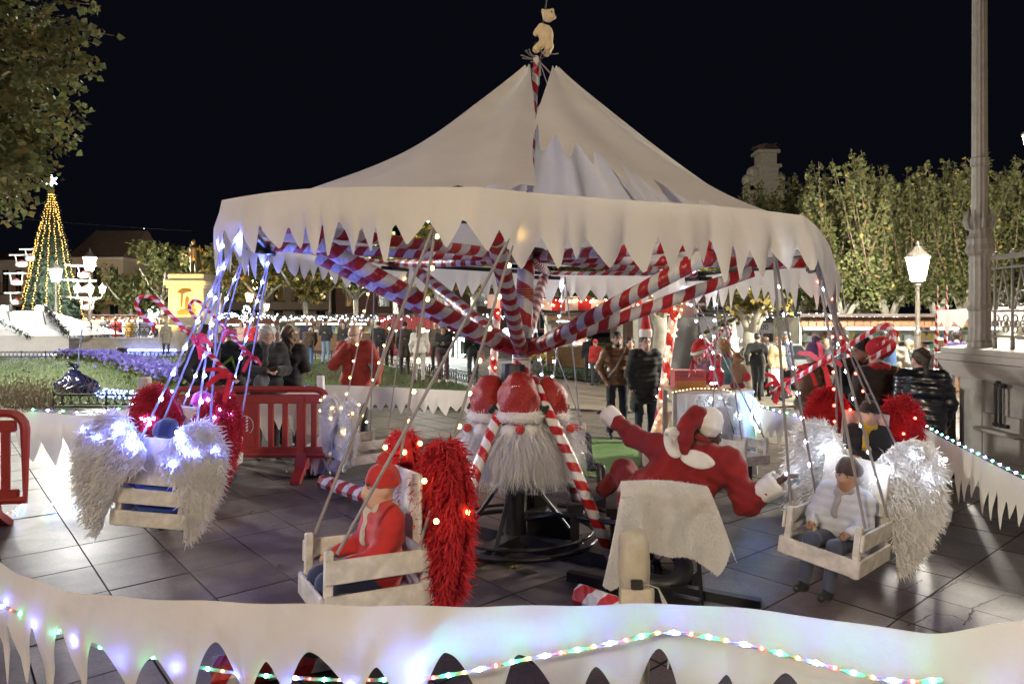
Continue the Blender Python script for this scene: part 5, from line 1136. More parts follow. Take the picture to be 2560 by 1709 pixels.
# people on the path behind, left of the mast
for dx, Z, yaw, H_, kw in (
    (704, 27.5, PI + .2, 1.76, dict(label='person in navy jacket standing behind the bending figure', top=(.02, .025, .05), hair=(.3, .25, .2))),
    (707, 24.5, .1, 1.70, dict(label='bending person in brown jacket and blue jeans seen from behind', top=(.06, .035, .02), legs=(.07, .14, .30), hair=None, P=BEND)),
    (747, 26.0, -.4, 1.80, dict(label='man in dark leather jacket and pale blue jeans', top=(.02, .02, .024), legs=(.18, .26, .36), hair=(.02, .015, .01), P=CLASP)),
    (788, 27.5, PI, 1.64, dict(label='woman in a dark coat with covered mouth facing the viewer', top=(.03, .03, .03), hair=(.02, .015, .01), hairstyle='bob', longcoat=.3)),
    (812, 29, PI + .6, 1.70, dict(label='person in black holding a camera left of the red jacket man', top=(.02, .02, .025), hair=(.35, .3, .22), P=PHONE)),
    (868, 25, .3, 1.66, dict(label='person in dark hooded coat right of the red jacket man', top=(.025, .025, .03), hair=(.03, .02, .015), longcoat=.1)),
    (893, 25.5, -.2, 1.60, dict(label='person in a rust coat with long brown hair', top=(.16, .045, .02), hair=(.07, .035, .02), hairstyle='long', longcoat=.2)),
    (928, 21.5, .2, 1.68, dict(label='person in long brown coat standing before the red hut', top=(.05, .038, .03), hair=(.03, .02, .02), longcoat=.3)),
    (962, 19.0, .05, 1.66, dict(label='woman in white sweater and pale jeans seen from behind', top=(.62, .58, .55), legs=(.40, .39, .38), hair=(.13, .06, .03), hairstyle='long')),
    (1017, 19.5, PI, 1.68, dict(label='woman in black top and burgundy trousers facing the viewer', top=(.02, .02, .022), legs=(.06, .02, .035), shoes=(.6, .58, .55), hair=(.06, .035, .02), hairstyle='long', P=PHONE)),
    (1000, 23.5, PI - .3, 1.72, dict(label='man in brown jacket behind the woman in white sweater', top=(.09, .06, .045), hair=(.03, .02, .015))),
    (1085, 20.0, .2, 1.66, dict(label='person in black carrying a pink bag before the lit letters', top=(.015, .02, .022), legs=(.015, .02, .025), hair=None)),
    (553, 28, PI - .2, 1.64, dict(label='woman in pale pink fur jacket right of the monument', top=(.52, .36, .33), hair=(.09, .05, .03), hairstyle='long', topmat=None)),
    (576, 27.5, PI + .1, 1.68, dict(label='woman in a red jumper with long dark hair', top=(.45, .02, .03), hair=(.015, .01, .01), hairstyle='long')),
    (381, 33, .4, 1.62, dict(label='woman in a grey coat standing left of the pedestal', top=(.20, .18, .15), hair=(.3, .25, .18), hairstyle='bob', longcoat=.3))):
    x, y = at_p(dx, Z); kw = dict(kw); lab = kw.pop('label'); pn = person(lab, x, y, yaw, H_, detail=1, group='people strolling on the path behind', **kw)
    if 'pink bag' in lab: b = MB(); b.box((.22, -.12, .78), (.25, .06, .34), taper=.85); b.build('bag', cloth((.5, .25, .25)), pn)
# far crowd left of the monument
random.seed(21); cols = [(.03, .03, .035), (.35, .03, .03), (.06, .08, .16), (.5, .46, .4), (.4, .22, .04), (.05, .045, .03), (.02, .02, .02), (.28, .30, .4)]
for k, dx in enumerate((150, 163, 176, 196, 216, 224, 236, 247, 258, 266, 277, 287, 297, 309, 320, 331, 341, 360, 368)):
    Z = 38.5 + random.uniform(0, 5); x = at(dx, 0, Z).x
    cw = ('black', 'red', 'navy', 'cream', 'ochre', 'brown', 'dark', 'pale blue')[k % 8]; ow = ('first', 'second', 'third', 'fourth', 'fifth', 'sixth', 'seventh', 'eighth', 'ninth', 'tenth', 'eleventh', 'twelfth', 'thirteenth', 'fourteenth', 'fifteenth', 'sixteenth', 'seventeenth', 'eighteenth', 'nineteenth')[k]
    person('figure in %s coat, %s from the left in the distant crowd' % (cw, ow), x, Z, random.uniform(0, 6.3), random.uniform(1.6, 1.85), cols[k % 8], 'jacket', (.03, .04, .07), hair=(.04, .025, .02) if k % 3 else (.2, .12, .06), hairstyle='bob' if k % 2 else 'short', detail=0, group='distant crowd left of the monument', longcoat=.2 if k % 3 == 0 else 0, face=False)
random.seed(3)

# ------------------------------------------------------------------ the carousel
CX, CY = .05, 5.4; RR = 2.31; ZR = 2.36; TH0 = R(-97)
car = thing('carousel', 'small hand built carousel with striped mast and torn white canopy', 'carousel', (CX, CY, 0))
def pol(r_, th, z): return Vector((r_ * math.cos(th), r_ * math.sin(th), z))
TIP = Vector((.17, 0, 3.80))                    # the mast leans a little
def mast_at(z): return Vector((.17 * max(0, (z - .3)) / 3.5, 0, z)) - Vector((.03, 0, 0))
b = MB(); b.tube([mast_at(z) for z in (.62, 1.0, 1.4, 1.8, 2.1, 2.36)], [.078, .074, .07, .07, .068, .066], 16); b.build('mast', m_candy_mast, car, smooth=True)
b = MB(); b.tube([mast_at(z) for z in (2.36, 2.8, 3.2, 3.86)], [.03, .028, .026, .026], 10); b.build('upper_mast', m_candy_leg, car, smooth=True)
b = MB(); b.tube([mast_at(.04), mast_at(.64)], .088, 14); b.lathe([(.16, .0), (.16, .03), (.1, .05)], 16, c=(-.03, 0, 0)); b.build('mast_foot', m_steel, car, smooth=False)
b = MB(); b.lathe([(.079, 1.285), (.105, 1.29), (.11, 1.36), (.105, 1.43), (.08, 1.435)], 16, c=mast_at(0)); b.build('lower_collar', m_black, car)
b = MB()
for k in range(6): b.ring(mast_at(1.47 + k * .022), .078, .004, 'z', 14, 4)
for k in range(5): b.ring(mast_at(1.95 + k * .018), .074, .003, 'z', 14, 4)
b.build('binding_wire', cloth((.45, .30, .14), .3), car)
hubc = mast_at(1.58)
b = MB(); b.lathe([(.07, -.06), (.13, -.05), (.15, 0), (.13, .05), (.07, .06)], 14, c=hubc); b.build('hub', m_black, car)
b = MB(); b.lathe([(.07, -.05), (.14, -.04), (.14, .04), (.07, .05)], 14, c=mast_at(2.30)); b.build('upper_hub', m_black, car)
VTX = [TH0 - R(45) * k for k in range(8)]
for k, th in enumerate(VTX):
    tip = pol(RR * .945, th, ZR - .06)
    b = MB(); a = mast_at(2.28) + pol(.12, th, 0); a.z = 2.28
    b.tube([a, a.lerp(tip, .5) - Vector((0, 0, .012)), tip], .042, 10); b.build('radial_arm', m_candy, car, smooth=True)
    b = MB(); st = hubc + pol(.12, th, 0); st.z = 1.56; en = pol(1.72, th, 2.22)
    b.tube([st, st.lerp(en, .15) - Vector((0, 0, .01)), en], [.05, .056, .052], 10); b.build('strut', m_candy, car, smooth=True)
    b = MB(); b.tube([st - pol(.03, th, 0), st + pol(.10, th, .035)], [.062, .058], 9); b.build('strut_binding', m_red, car)
    nx_ = pol(RR * .945, th + R(45), ZR - .06); b = MB(); b.tube([tip, nx_], .022, 8); b.build('rim_bar', m_candy_leg if k % 2 else m_steel, car, smooth=True)
    b = MB(); b.box(tip + Vector((0, 0, -.02)), (.12, .09, .09), Matrix.Rotation(th, 3, 'Z')); t2 = pol(1, th + PI / 2, 0); b.tube([tip - t2 * .15 + Vector((0, 0, -.05)), tip + t2 * .15 + Vector((0, 0, -.05))], .022, 6); b.build('corner_bracket', m_black, car)
# canopy: valance with icicle hem, built as one strip per side
random.seed(40)
def icicle(L_, wmin, wmax, band, drop, ex=(.7, 1.2)):
    segs = []; s0 = random.uniform(-.1, 0)
    while s0 < L_ + .3:
        wd = random.uniform(wmin, wmax); segs.append((s0, wd, random.uniform(.5, 1.0) * drop, random.uniform(.38, .72), random.uniform(.0, .45) * drop, random.uniform(*ex), random.uniform(*ex), 0)); s0 += wd
    def h(s):
        for i, (a, wd, dp, pk, gp_, e1, e2, gr_) in enumerate(segs):
            if a <= s < a + wd:
                t = (s - a) / wd; g2 = segs[i + 1][4] if i + 1 < len(segs) else 0
                g_, q, e = (gp_, t / pk, e1) if t < pk else (g2, (1 - t) / (1 - pk), e2)
                q = min(1, q * 1.06)
                return band + g_ * .5 + (dp - g_ * .5) * (q ** e)
        return band
    return h
def rim(th, dr=0.):                              # radius of the octagon at an angle, slightly rounded
    a = ((th - TH0 + R(22.5)) % R(45)) - R(22.5); a = R(22.5) - abs(a)
    return (RR + dr) * (math.cos(R(22.5)) / math.cos(a) * .75 + .25 * .985)
N_ = 900; Lc = 2 * PI * RR; hfun = icicle(Lc, .08, .21, .15, .26); rows = 7; P = []
gap = 0
for i in range(rows + 1):
    row = []
    for j in range(N_):
        th = 2 * PI * j / N_; s = Lc * j / N_; H_ = hfun(s); t = i / rows; d = t * H_
        r_ = rim(th) + .03 * math.sin(3.2 * s) * t + .035 * min(1, d / .15) + .018 * math.sin(13 * s + 2) * t + .012 * math.sin(31 * s + 3 * math.sin(2 * s)) * t - .03 * t * t * (.5 + .5 * math.sin(5.3 * s))
        zz = ZR + .045 * math.cos(th + 2.2) + .02 * math.sin(5 * th) - d
        row.append(pol(r_, th, zz))
    P.append(row)
b = MB(); b.grid(P, wrap=True); b.build('valance', m_white_cloth, car, smooth=True)
def tent_panel(th0, th1, apex, nfold, seed, hem, sag=.2, rim_r=.97, nu=150):
    nv = 34; P = []; ap = Vector(apex)
    for i in range(nv + 1):
        row = []
        for j in range(nu + 1):
            u_ = j / nu; vm, du = hem(u_); v = vm * i / nv; th = th0 + (th1 - th0) * u_
            a = ap + pol(.05, th, .012 * math.sin(20 * u_)); e = pol(rim(th) * rim_r, th, ZR + .02)
            p = a.lerp(e, v); w_ = math.sin(PI * min(1, v * 1.15))
            p.z -= sag * 4 * v * (1 - v) * (.5 + .5 * math.sin(PI * u_)) + (math.sin(u_ * nfold * PI + seed + .8 * math.sin(3 * v)) * .06 + .022 * math.sin(u_ * 29 + 5 * v + seed)) * w_ + du * v * v
            p.x += .02 * math.sin(7 * v + u_ * 9) * w_; row.append(p)
        P.append(row)
    b = MB(); b.grid(P); return b.build('canopy_panel', m_white_cloth, car, smooth=True)
AP = TIP + Vector((0, 0, -.02)); random.seed(71)
def hem_full(u_): return 1.0, 0.
jag = icicle(6., .10, .26, 0, .22)
def hem_left(u_):                                # inner corner of the left cloth is torn
    return (1.0 - (.10 * max(0, 1 - u_ / .22) + jag(u_ * 4) * .5 * max(0, 1 - u_ / .3))), .06 * max(0, 1 - u_ / .3)
def hem_right(u_):                               # the right cloth is torn away on a rising line towards the mast
    f = max(0, (u_ - .66) / .34); return 1.0 - .56 * f ** .9 + (jag(u_ * 3.6 + .2) - .10) * 1.1 * (f > 0) * min(1, f * 4), .10 * f
def hem_back(u_): return 1.0 - jag(u_ * 2.5) * .5 * (u_ < .12 or u_ > .9), 0.
tent_panel(R(-90), R(-222), AP + Vector((-.08, -.03, -.02)), 3, 1, hem_left, .20)
tent_panel(R(24), R(-96), AP + Vector((.10, -.03, -.03)), 3.4, 2, hem_right, .17)
tent_panel(R(118), R(40), AP + Vector((.06, .06, -.20)), 4, 5, hem_back, .12)
tent_panel(R(42), R(18), AP + Vector((.10, .05, -.06)), 1.5, 7, hem_full, .14)
b = MB()
for k in range(12):
    a = 2 * PI * k / 12; st = TIP + Vector((0, 0, .02)); b.tube([st, st + pol(.16, a, -.11 - .1 * random.random())], .004, 4)
for k in range(8): a = random.uniform(0, 6.3); b.tube([TIP + Vector((0, 0, .04)), TIP + pol(.09, a, .06), TIP + pol(.15, a + .3, .07)], .005, 4)
b.build('tie_string', m_rope, car)
b = MB(); b.tube([TIP, TIP + Vector((.02, 0, .3)), TIP + Vector((.09, 0, .75)), TIP + Vector((.10, 0, 1.0))], .007, 5); b.build('top_rod', m_steel, car)
b = MB()
for k in range(5): a = k * 1.3; b.ring(TIP + Vector((.03 * math.cos(a), -.03, .10 + .012 * k)), .03, .006, 'y', 10, 4, Matrix.Rotation(a, 3, 'Z'))
b.build('top_ring', m_steel, car)
def tilt_pt(p): return Vector((p.x + .07, p.y, p.z - .042 * p.x))
for o in list(car.children):
    nm = o.name.split('.')[0]
    if nm in ('radial_arm', 'rim_bar', 'corner_bracket', 'valance', 'canopy_panel', 'strut'):
        for v in o.data.vertices:
            f = 1.0
            if nm == 'strut': f = min(1, max(0, (v.co.z - 1.56) / .66))
            if nm == 'canopy_panel': f = min(1, max(0, (3.8 - v.co.z) / 1.4))
            if nm == 'radial_arm': f = min(1, math.hypot(v.co.x, v.co.y) / .6)
            v.co = v.co.lerp(tilt_pt(v.co), f)
# plush bear at the tip
pb = Vector((CX, CY, 0)) + TIP + Vector((.05, -.03, .13)); bear = thing('plush_bear', 'cream plush bear tied to the rod at the canopy tip', 'plush toy', pb); bear.scale = (.8, .8, .8)
soft('body', [e_((.0, 0, .10), (.07, .065, .11)), e_((.02, 0, .30), (.06, .06, .06)), c_((-.05, .01, .2), (-.10, -.02, .12), .032), c_((-.05, 0, .02), (-.10, -.02, -.04), .038), c_((.04, 0, .0), (-.0, -.03, -.08), .036), e_((-.035, 0, .345), (.018, .015, .022)), e_((.06, 0, .355), (.018, .015, .022)), e_((.075, -.02, .28), (.025, .022, .02))], mat('cream_plush', (.62, .50, .33), .95, var=.12, scale=20, bump=.4, bscale=60), bear, .012, .03, lambda X, Y, Z: .004 * np.sin(X * 130) * np.sin(Y * 120) * np.sin(Z * 110))
b = MB(); b.sphere((.09, -.04, .285), .009); b.sphere((.05, -.055, .315), .007); b.build('snout', m_black, bear)
# legs of the stand, base ring, wrapped ground beams
for th, r1, ln in ((R(-128), .62, 1), (R(-38), .62, 1), (R(122), .62, 1), (R(48), .6, 1)):
    a = mast_at(1.33) + pol(.10, th, 0); e = pol(r1 + .22, th, .08); b = MB(); b.tube([a, a.lerp(e, .5) + pol(.02, th, .02), e], [.046, .044, .042], 12); b.build('leg', m_candy_leg, car, smooth=True)
    b = MB(); b.tube([mast_at(.55) + pol(.09, th + .4, 0), pol(.52, th + .3, .06)], .018, 6); b.build('brace', m_steel, car)
b = MB(); b.ring((0, 0, .10), .62, .022, 'z', 40, 6); b.ring((0, 0, .16), .60, .014, 'z', 40, 6); b.build('base_ring', m_steel, car, smooth=True)
for th, r1 in ((R(-36), 1.45), (R(144), 1.4), (R(54), 1.35), (R(-126), 1.3)):
    M = Matrix.Rotation(th, 3, 'Z'); b = MB(); b.box(pol(r1 / 2, th, .05), (r1, .11, .10), M); b.build('ground_beam', m_black, car)
def wrapped_beam(p0, p1, r_=.075):
    b = MB(); b.tube([Vector(p0) - Vector((CX, CY, 0)), Vector(p1) - Vector((CX, CY, 0))], r_, 8); b.build('wrapped_beam', m_candy_beam, car)
g0 = gat(742, 1122); g1 = gat(905, 1180); wrapped_beam(g0 + Vector((0, 0, .085)), g1 + Vector((.1, -.1, .085)))
g0 = gat(600, 1378); g1 = gat(790, 1395); wrapped_beam((-1.45, 3.30, .08), (-.62, 3.62, .08), .08)
wrapped_beam((.42, 4.25, .07), (.95, 3.72, .07), .075)
b = MB(); b.tube([(CX - CX, 0, .2), (.3, -.2, .3), (.75, -.62, .35)], .02, 6); b.tube([(.3, -.15, .36), (1.0, -.45, .36)], .018, 6)
for q in ((.42, -.3), (.7, -.4), (.95, -.4)): b.box((q[0], q[1], .18), (.06, .06, .36)); b.box((q[0], q[1], .38), (.12, .08, .06))
b.box((.25, .1, .16), (.36, .26, .22)); b.box((.08, .24, .30), (.30, .2, .12)); b.build('drive_gear', m_steel, car)

# three bearded hat heads tied round the foot of the mast
def gnome_head(label, c, yaw, s=1.0, lean=0.):
    root = thing('hat_head', label, 'decoration', c, yaw, 'bearded hat heads on the mast', rot=(0, lean, yaw))
    def gl(X, Y, Z): return .012 * np.sin(X * 37 + 3) * np.sin(Z * 29) * np.sin(Y * 31)
    V, Q = sd_mesh([c_((0, 0, .02), (0, -.02, .14), .18 * s, .15 * s), c_((0, -.02, .14), (.01, 0, .23), .155 * s, .085 * s)], .014, .06, gl); link('hat', np_mesh('hat', V, Q, m_redglit), root)
    b = MB()
    for k in range(6):
        a = k * PI / 3; d = Vector((math.cos(a), 0, math.sin(a))); o = Vector((-.03, -.152 * s, .17)); b.tube([o, o + d * .055], .007, 4); b.tube([o + d * .03, o + d * .045 + Vector((d.z, 0, -d.x)) * .02], .005, 4); b.tube([o + d * .03, o + d * .045 - Vector((d.z, 0, -d.x)) * .02], .005, 4)
    b.build('snowflake', m_white, root)
    b = MB(); b.ring((0, 0, -.02), .165 * s, .048 * s, 'z', 22, 8); me = b.mesh('hat_band', m_fur, True); bo = link('hat_band', me, root)
    a = NR.uniform(0, 2 * PI, 900); ph = NR.uniform(0, 2 * PI, 900); rt = np.column_stack([(.165 + .045 * np.cos(ph)) * s * np.cos(a), (.165 + .045 * np.cos(ph)) * s * np.sin(a), -.02 + .045 * np.sin(ph)]); dr = np.column_stack([np.cos(ph) * np.cos(a), np.cos(ph) * np.sin(a), np.sin(ph)]); strands('band_fur', rt, dr, .03, .008, m_fur, bo, 1, .2, .35, 'stuff')
    soft('cheeks', [e_((-.07, -.12, -.13), (.08, .07, .06)), e_((.07, -.12, -.13), (.08, .07, .06)), e_((0, -.03, -.16), (.15, .12, .12))], m_fur, root, .016, .03)
    b = MB(); b.sphere((0, -.205, -.10), .036, 12, 8); b.build('nose', m_red, root, smooth=True)
    [soft('holly', [e_((q * .19, -.06, .03), (.045, .03, .035))], MATS['fir_green'], root, .012, .02, lambda X, Y, Z: .01 * np.sin(X * 90) * np.sin(Z * 80)) for q in (-1, 1)]
    n = 5200; a = NR.uniform(-.35, PI + .35, n) + PI; rt = np.column_stack([(.16 + NR.uniform(-.08, .05, n)) * s * np.cos(a), (.14 + NR.uniform(-.07, .04, n)) * s * np.sin(a) - .01, NR.uniform(-.26, -.08, n)])
    dr = np.column_stack([np.cos(a) * .55, np.sin(a) * .35, np.full(n, -1.)]); strands('beard', rt, dr, .31, .0045, mat('tinsel', (.80, .79, .80), .3, var=.15, scale=60, transl=.15), root, 7, .20, .42, 'stuff')
gnome_head('middle bearded head with glitter hat and snowflake facing the viewer', (CX + .0, CY - .15, 1.07), 0.05, .97)
gnome_head('left bearded head with glitter hat hung on the mast', (CX - .225, CY + .03, 1.04), -1.0, .85)
gnome_head('right bearded head with glitter hat hung on the mast', (CX + .235, CY + .05, 1.03), 1.0, .85)

# ------------------------------------------------------------------ hanging winged seats
WOUT = [(.05, .02), (.12, .14), (.20, .25), (.30, .29), (.40, .25), (.47, .14), (.50, 0), (.50, -.16), (.46, -.32), (.40, -.46), (.33, -.58), (.30, -.60), (.29, -.50), (.255, -.38), (.23, -.27), (.17, -.18), (.10, -.12), (.05, -.08)]
def wing_inside(px, pz): return in_poly(WOUT, px, pz)
def make_wing(sx, fm, parent, s=1.0):
    poly = [(sx * x * s, z * s) for x, z in WOUT]; poly = poly if sx > 0 else poly[::-1]
    b = MB(); b.prism([(x * .93 + sx * .01, z * .93) for x, z in poly], .03, Matrix.Translation((0, 0, 0))); w_ = b.build('wing', fm, parent)
    n = 7000; q = []
    while len(q) < n:
        px = NR.uniform(.04, .52, n * 3); pz = NR.uniform(-.62, .31, n * 3); k = wing_inside(px, pz); q = np.column_stack([px[k], pz[k]])
    q = q[:n]; face = NR.choice([-1., 1.], n); rt = np.column_stack([sx * q[:, 0] * s, face * (.018 + .03 * NR.uniform(0, 1, n)), q[:, 1] * s])
    dr = np.column_stack([sx * (.55 + .6 * (q[:, 0] - .2)), face * .35, -.75 + 1.2 * np.clip(q[:, 1], 0, .3) * 2]); strands('feathers', rt, dr, .062 * s, .009, fm, w_, 2, .18, .5, 'stuff'); return w_
slat_cache = {}
def crate(parent, wm, Wd=.44, Dp=.48, Hc=.26):
    cr = link('crate', None, parent, (0, 0, 0)); cr.empty_display_size = .1
    def slat(sz, loc, rz=0):
        key = tuple(sz) + (wm.name,)
        if key not in slat_cache: slat_cache[key] = MB().box((0, 0, 0), sz, ch=.004).mesh('slat', wm)
        link('slat', slat_cache[key], cr, loc, (0, 0, rz))
    for sy in (-1, 1):
        for zz in ((.05, .19) if sy < 0 else (.05,)): slat((Wd, .016, .095), (0, sy * Dp / 2, zz))
    for sx in (-1, 1):
        for zz in (.05, .19): slat((.016, Dp - .018, .095), (sx * (Wd / 2 - .009), 0, zz))
        for sy in (-1, 1): slat((.035, .035, Hc + .02), (sx * (Wd / 2 - .036), sy * (Dp / 2 - .03), Hc / 2))
    for k in range(4): slat((Wd - .04, .09, .014), (0, -Dp / 2 + .06 + k * .1, .006))
    return cr
m_crate = mat('white_crate_wood', (.58, .55, .51), .7, var=.32, scale=14, bump=.2, bscale=40)
def candy_cane(parent, p0, p1, hook=.12):
    p0 = Vector(p0); p1 = Vector(p1); d = (p0 - p1).normalized(); s_ = Vector((d.z, 0, -d.x)).normalized() * -1
    pts = [p1, p1.lerp(p0, .5), p0] + [p0 + d * hook * .6 * math.sin(a) + s_ * hook * .5 * (1 - math.cos(a)) for a in (.5, 1.1, 1.8, 2.5, 3.14)] + [p0 + s_ * hook - d * .1]
    b = MB(); b.tube(pts, .014, 8); b.build('candy_cane', candy_mat('candy_small', (.5, .015, .03), (.7, .6, .62), .06, 1., .3, .6), parent, smooth=True)
def ribbon(parent, c):
    b = MB(); c = Vector(c)
    for k in range(5):
        a = random.uniform(0, 6.28); l_ = random.uniform(.06, .15); d = Vector((math.cos(a), random.uniform(-.3, .3), math.sin(a))); sd = Vector((-d.z, .2, d.x)) * .014
        q = [c, c + d * l_ * .5 + Vector((0, 0, .01)), c + d * l_ - Vector((0, 0, .03))]; b.grid([[p - sd for p in q], [p + sd for p in q]])
    b.sphere(c, .02, 8, 5); b.build('ribbon', m_ribbon, parent)
def seat(label, k, pos, yaw, tilt, fm, gled, vtx_th, wing_s=1.0, nled=14, ledstring=True, cane=True):
    root = thing('winged_chair', label, 'swing chair', pos, rot=Euler((tilt[0], tilt[1], yaw)), group='winged crate seats hung round the carousel'); Mi = root.rotation_euler.to_matrix().inverted()
    def loc(p): return Mi @ (Vector(p) - Vector(pos))
    crate(root, m_crate)
    b = MB(); b.box((0, -.19, .40), (.36, .018, .30), ch=.005); bk = b.build('backrest', m_crate, root)
    for sx in (-1, 1):
        wg = make_wing(sx, fm, root, wing_s); wg.location = (0, -.235, .46); wg.rotation_euler = (0, 0, sx * -.12)
    random.seed(60 + k); mled = MB().sphere((0, 0, 0), .011, 8, 6).mesh('bulb', gled)
    for i in range(nled):
        sx = -1 if i % 2 else 1; q = (sx * random.uniform(.10, .42), -.235 - .075, .46 + random.uniform(-.12, .2))
        if i % 3 == 2: q = (q[0], -.235 + .07, q[2])
        link('bulb', mled, root, q)
    hp_ = Vector((CX, CY, 0)) + tilt_pt(pol(RR * .97, vtx_th, ZR - .10)); tt = pol(1, vtx_th + PI / 2, 0)
    for sx in (-1, 1):
        a = hp_ + tt * (.20 * (1 if sx > 0 else -1)) * (-1)
        for sy in (-1, 1):
            e = Vector((sx * .20, sy * .18, .26)); A = loc(a); b = MB(); b.tube([A, A.lerp(e, .5) + Vector((0, 0, -.01)), e], .0075, 6); b.build('rope', m_rope, root)
            if ledstring and sy < 0:
                for q in range(9): link('bulb', mled, root, A.lerp(e, .06 + q * .1) + Vector((.014, -.02, 0)))
    A = loc(hp_)
    if cane:
        mid = A.lerp(Vector((0, 0, .26)), .42); candy_cane(root, mid + Vector((-.26, -.1, .20)), mid + Vector((.26, -.1, -.24))); ribbon(root, mid + Vector((0, -.12, -.02))); ribbon(root, mid + Vector((.22, -.12, -.2)))
    return root
def tan_yaw(th): t = Vector((math.sin(th), -math.cos(th))); return math.atan2(t.y, t.x) - PI / 2     # heading clockwise seen from above

def child(label, pos, rot, H, **k):
    p = Vector(pos) + Euler(rot).to_matrix() @ Vector((0, -.06, .03))
    return person(label, p.x, p.y, 0, H, z=p.z, P=SIT, rot=Euler(rot), hair=k.pop('hair', (.03, .02, .015)), **k)
sA = at(372, 1178, 4.45); rA = (R(4), R(7), .12); seat('white feather winged crate seat at the left seen from behind', 0, sA, rA[2], rA[:2], m_fur, g_led_b, VTX[1], .86, 18)
child('child in black knit hat and blue jacket in the left white winged seat', sA, rA, 1.22, top=(.02, .06, .30), legs=(.02, .025, .04), hat=('beanie', (.010, .012, .02)), detail=3, style='puffer')
sB = at(466, 1072, 5.75); rB = (R(3), R(5), -.12); seat('red feather winged crate seat behind the left white one', 1, sB, rB[2], rB[:2], m_redfur, g_led_b, VTX[2], .92, 16)
child('child in magenta hat and jacket in the left red winged seat', sB, rB, 1.25, top=(.36, .02, .12), legs=(.03, .03, .06), hat=('beanie', (.38, .02, .14)), detail=2)
sH = at(838, 1372, 3.02); rH = (R(2), R(4), PI / 2 + .5); seat('red feather winged crate seat passing in front of the mast', 2, sH, rH[2], rH[:2], m_redfur, g_led_y, VTX[0], .86, 16, cane=False)
child('child in red coat and red hat in the front red winged seat', sH, rH, 1.08, top=(.42, .02, .02), legs=(.03, .04, .10), hat=('pompom', (.42, .02, .02)), detail=3, style='puffer', scarf=(.5, .45, .42))
sG = at(1912, 1275, 3.9); rG = (R(2), R(-6), tan_yaw(R(-46))); seat('white feather winged crate seat at the right beside the red suited operator', 3, sG, rG[2], rG[:2], m_fur, g_led_w, VTX[7], .88, 20)
child('child in dark brown hat and pale grey puffer in the right white winged seat', sG, rG, 1.04, style='puffer', top=(.46, .48, .56), legs=(.05, .06, .10), skin='tan', hat=('beanie', (.05, .03, .025)), detail=3, scarf=(.30, .28, .30))
sF = at(1985, 1105, 5.55); rF = (R(2), R(-5), tan_yaw(R(-16))); seat('red feather winged crate seat at the right behind the white one', 4, sF, rF[2], rF[:2], m_redfur, g_led_r, VTX[6], .92, 14)
child('child in black pompom hat and yellow scarf in the right red winged seat', sF, rF, 1.25, top=(.02, .02, .025), legs=(.02, .02, .03), hat=('pompom', (.010, .010, .012)), scarf=(.55, .34, .03), detail=2)
sE = at(1690, 1058, 7.1); rE = (0, R(-4), tan_yaw(R(38))); seat('white feather winged crate seat at the back right before the table', 5, sE, rE[2], rE[:2], m_fur, g_led_w, VTX[5], .72, 14)
sD = at(1296, 1030, 7.65); rD = (0, 0, tan_yaw(R(83))); seat('red feather winged crate seat at the back behind the mast', 6, sD, rD[2], rD[:2], m_redfur, g_led_w, VTX[4], .9, 8, cane=False)
child('child in red jacket and dark jeans in the back red winged seat', sD, rD, 1.3, top=(.38, .03, .04), legs=(.02, .03, .06), shoes=(.01, .01, .01), detail=1)
sC = at(832, 1052, 7.2); rC = (0, R(3), tan_yaw(R(128))); seat('white feather winged crate seat at the back left with amber lights', 7, sC, rC[2], rC[:2], m_fur, g_led_y, VTX[3], .72, 14, cane=False)

# ------------------------------------------------------------------ white fabric fences with cut hems
def interp(P, t):
    t = min(max(t, 0), 1) * (len(P) - 1); k = min(int(t), len(P) - 2); return P[k].lerp(P[k + 1], t - k)
def smooth_path(P, n):
    P = [Vector(p) for p in P]; out = []
    for i in range(len(P) - 1):
        p0, p1, p2, p3 = P[max(i - 1, 0)], P[i], P[i + 1], P[min(i + 2, len(P) - 1)]
        for k in range(n):
            t = k / n; out.append(.5 * ((2 * p1) + (p2 - p0) * t + (2 * p0 - 5 * p1 + 4 * p2 - p3) * t * t + (3 * p1 - p0 - 3 * p2 + p3) * t ** 3))
    return out + [P[-1]]
def resample(P, step):
    L_ = [0]
    for a, c in zip(P[:-1], P[1:]): L_.append(L_[-1] + (c - a).length)
    n = max(2, int(L_[-1] / step)); out = []; k = 0
    for i in range(n + 1):
        s = L_[-1] * i / n
        while k < len(P) - 2 and L_[k + 1] < s: k += 1
        out.append(P[k].lerp(P[k + 1], (s - L_[k]) / max(1e-9, L_[k + 1] - L_[k])))
    return out, L_[-1]
def fabric_fence(label, top, band, drop, wmin, wmax, seed, step=.008, bulge=.03, outward=(0, -1, 0), rows=9, ex=(.75, 1.25)):
    random.seed(seed); P, L_ = resample(smooth_path(top, 10), step); h = icicle(L_, wmin, wmax, band, drop, ex); o = Vector(outward)
    root = thing('fabric_fence', label, 'fence', tuple(P[0])); G = []
    for i in range(rows + 1):
        t = i / rows; row = []
        for j, p in enumerate(P):
            s = j * L_ / (len(P) - 1); d = h(s) * t; w_ = bulge * math.sin(PI * min(1, d / .3)) + .010 * math.sin(7 * s + 3) * t + .006 * math.sin(17 * s + 5 * t) + .012 * math.sin(2.3 * s + seed) * t
            row.append(p + o * w_ - Vector((0, 0, d + .006 * math.sin(5 * s) * t)) - P[0])
        G.append(row)
    b = MB(); b.grid(G); b.build('cloth', m_felt, root, smooth=True); return root, P
random.seed(2)
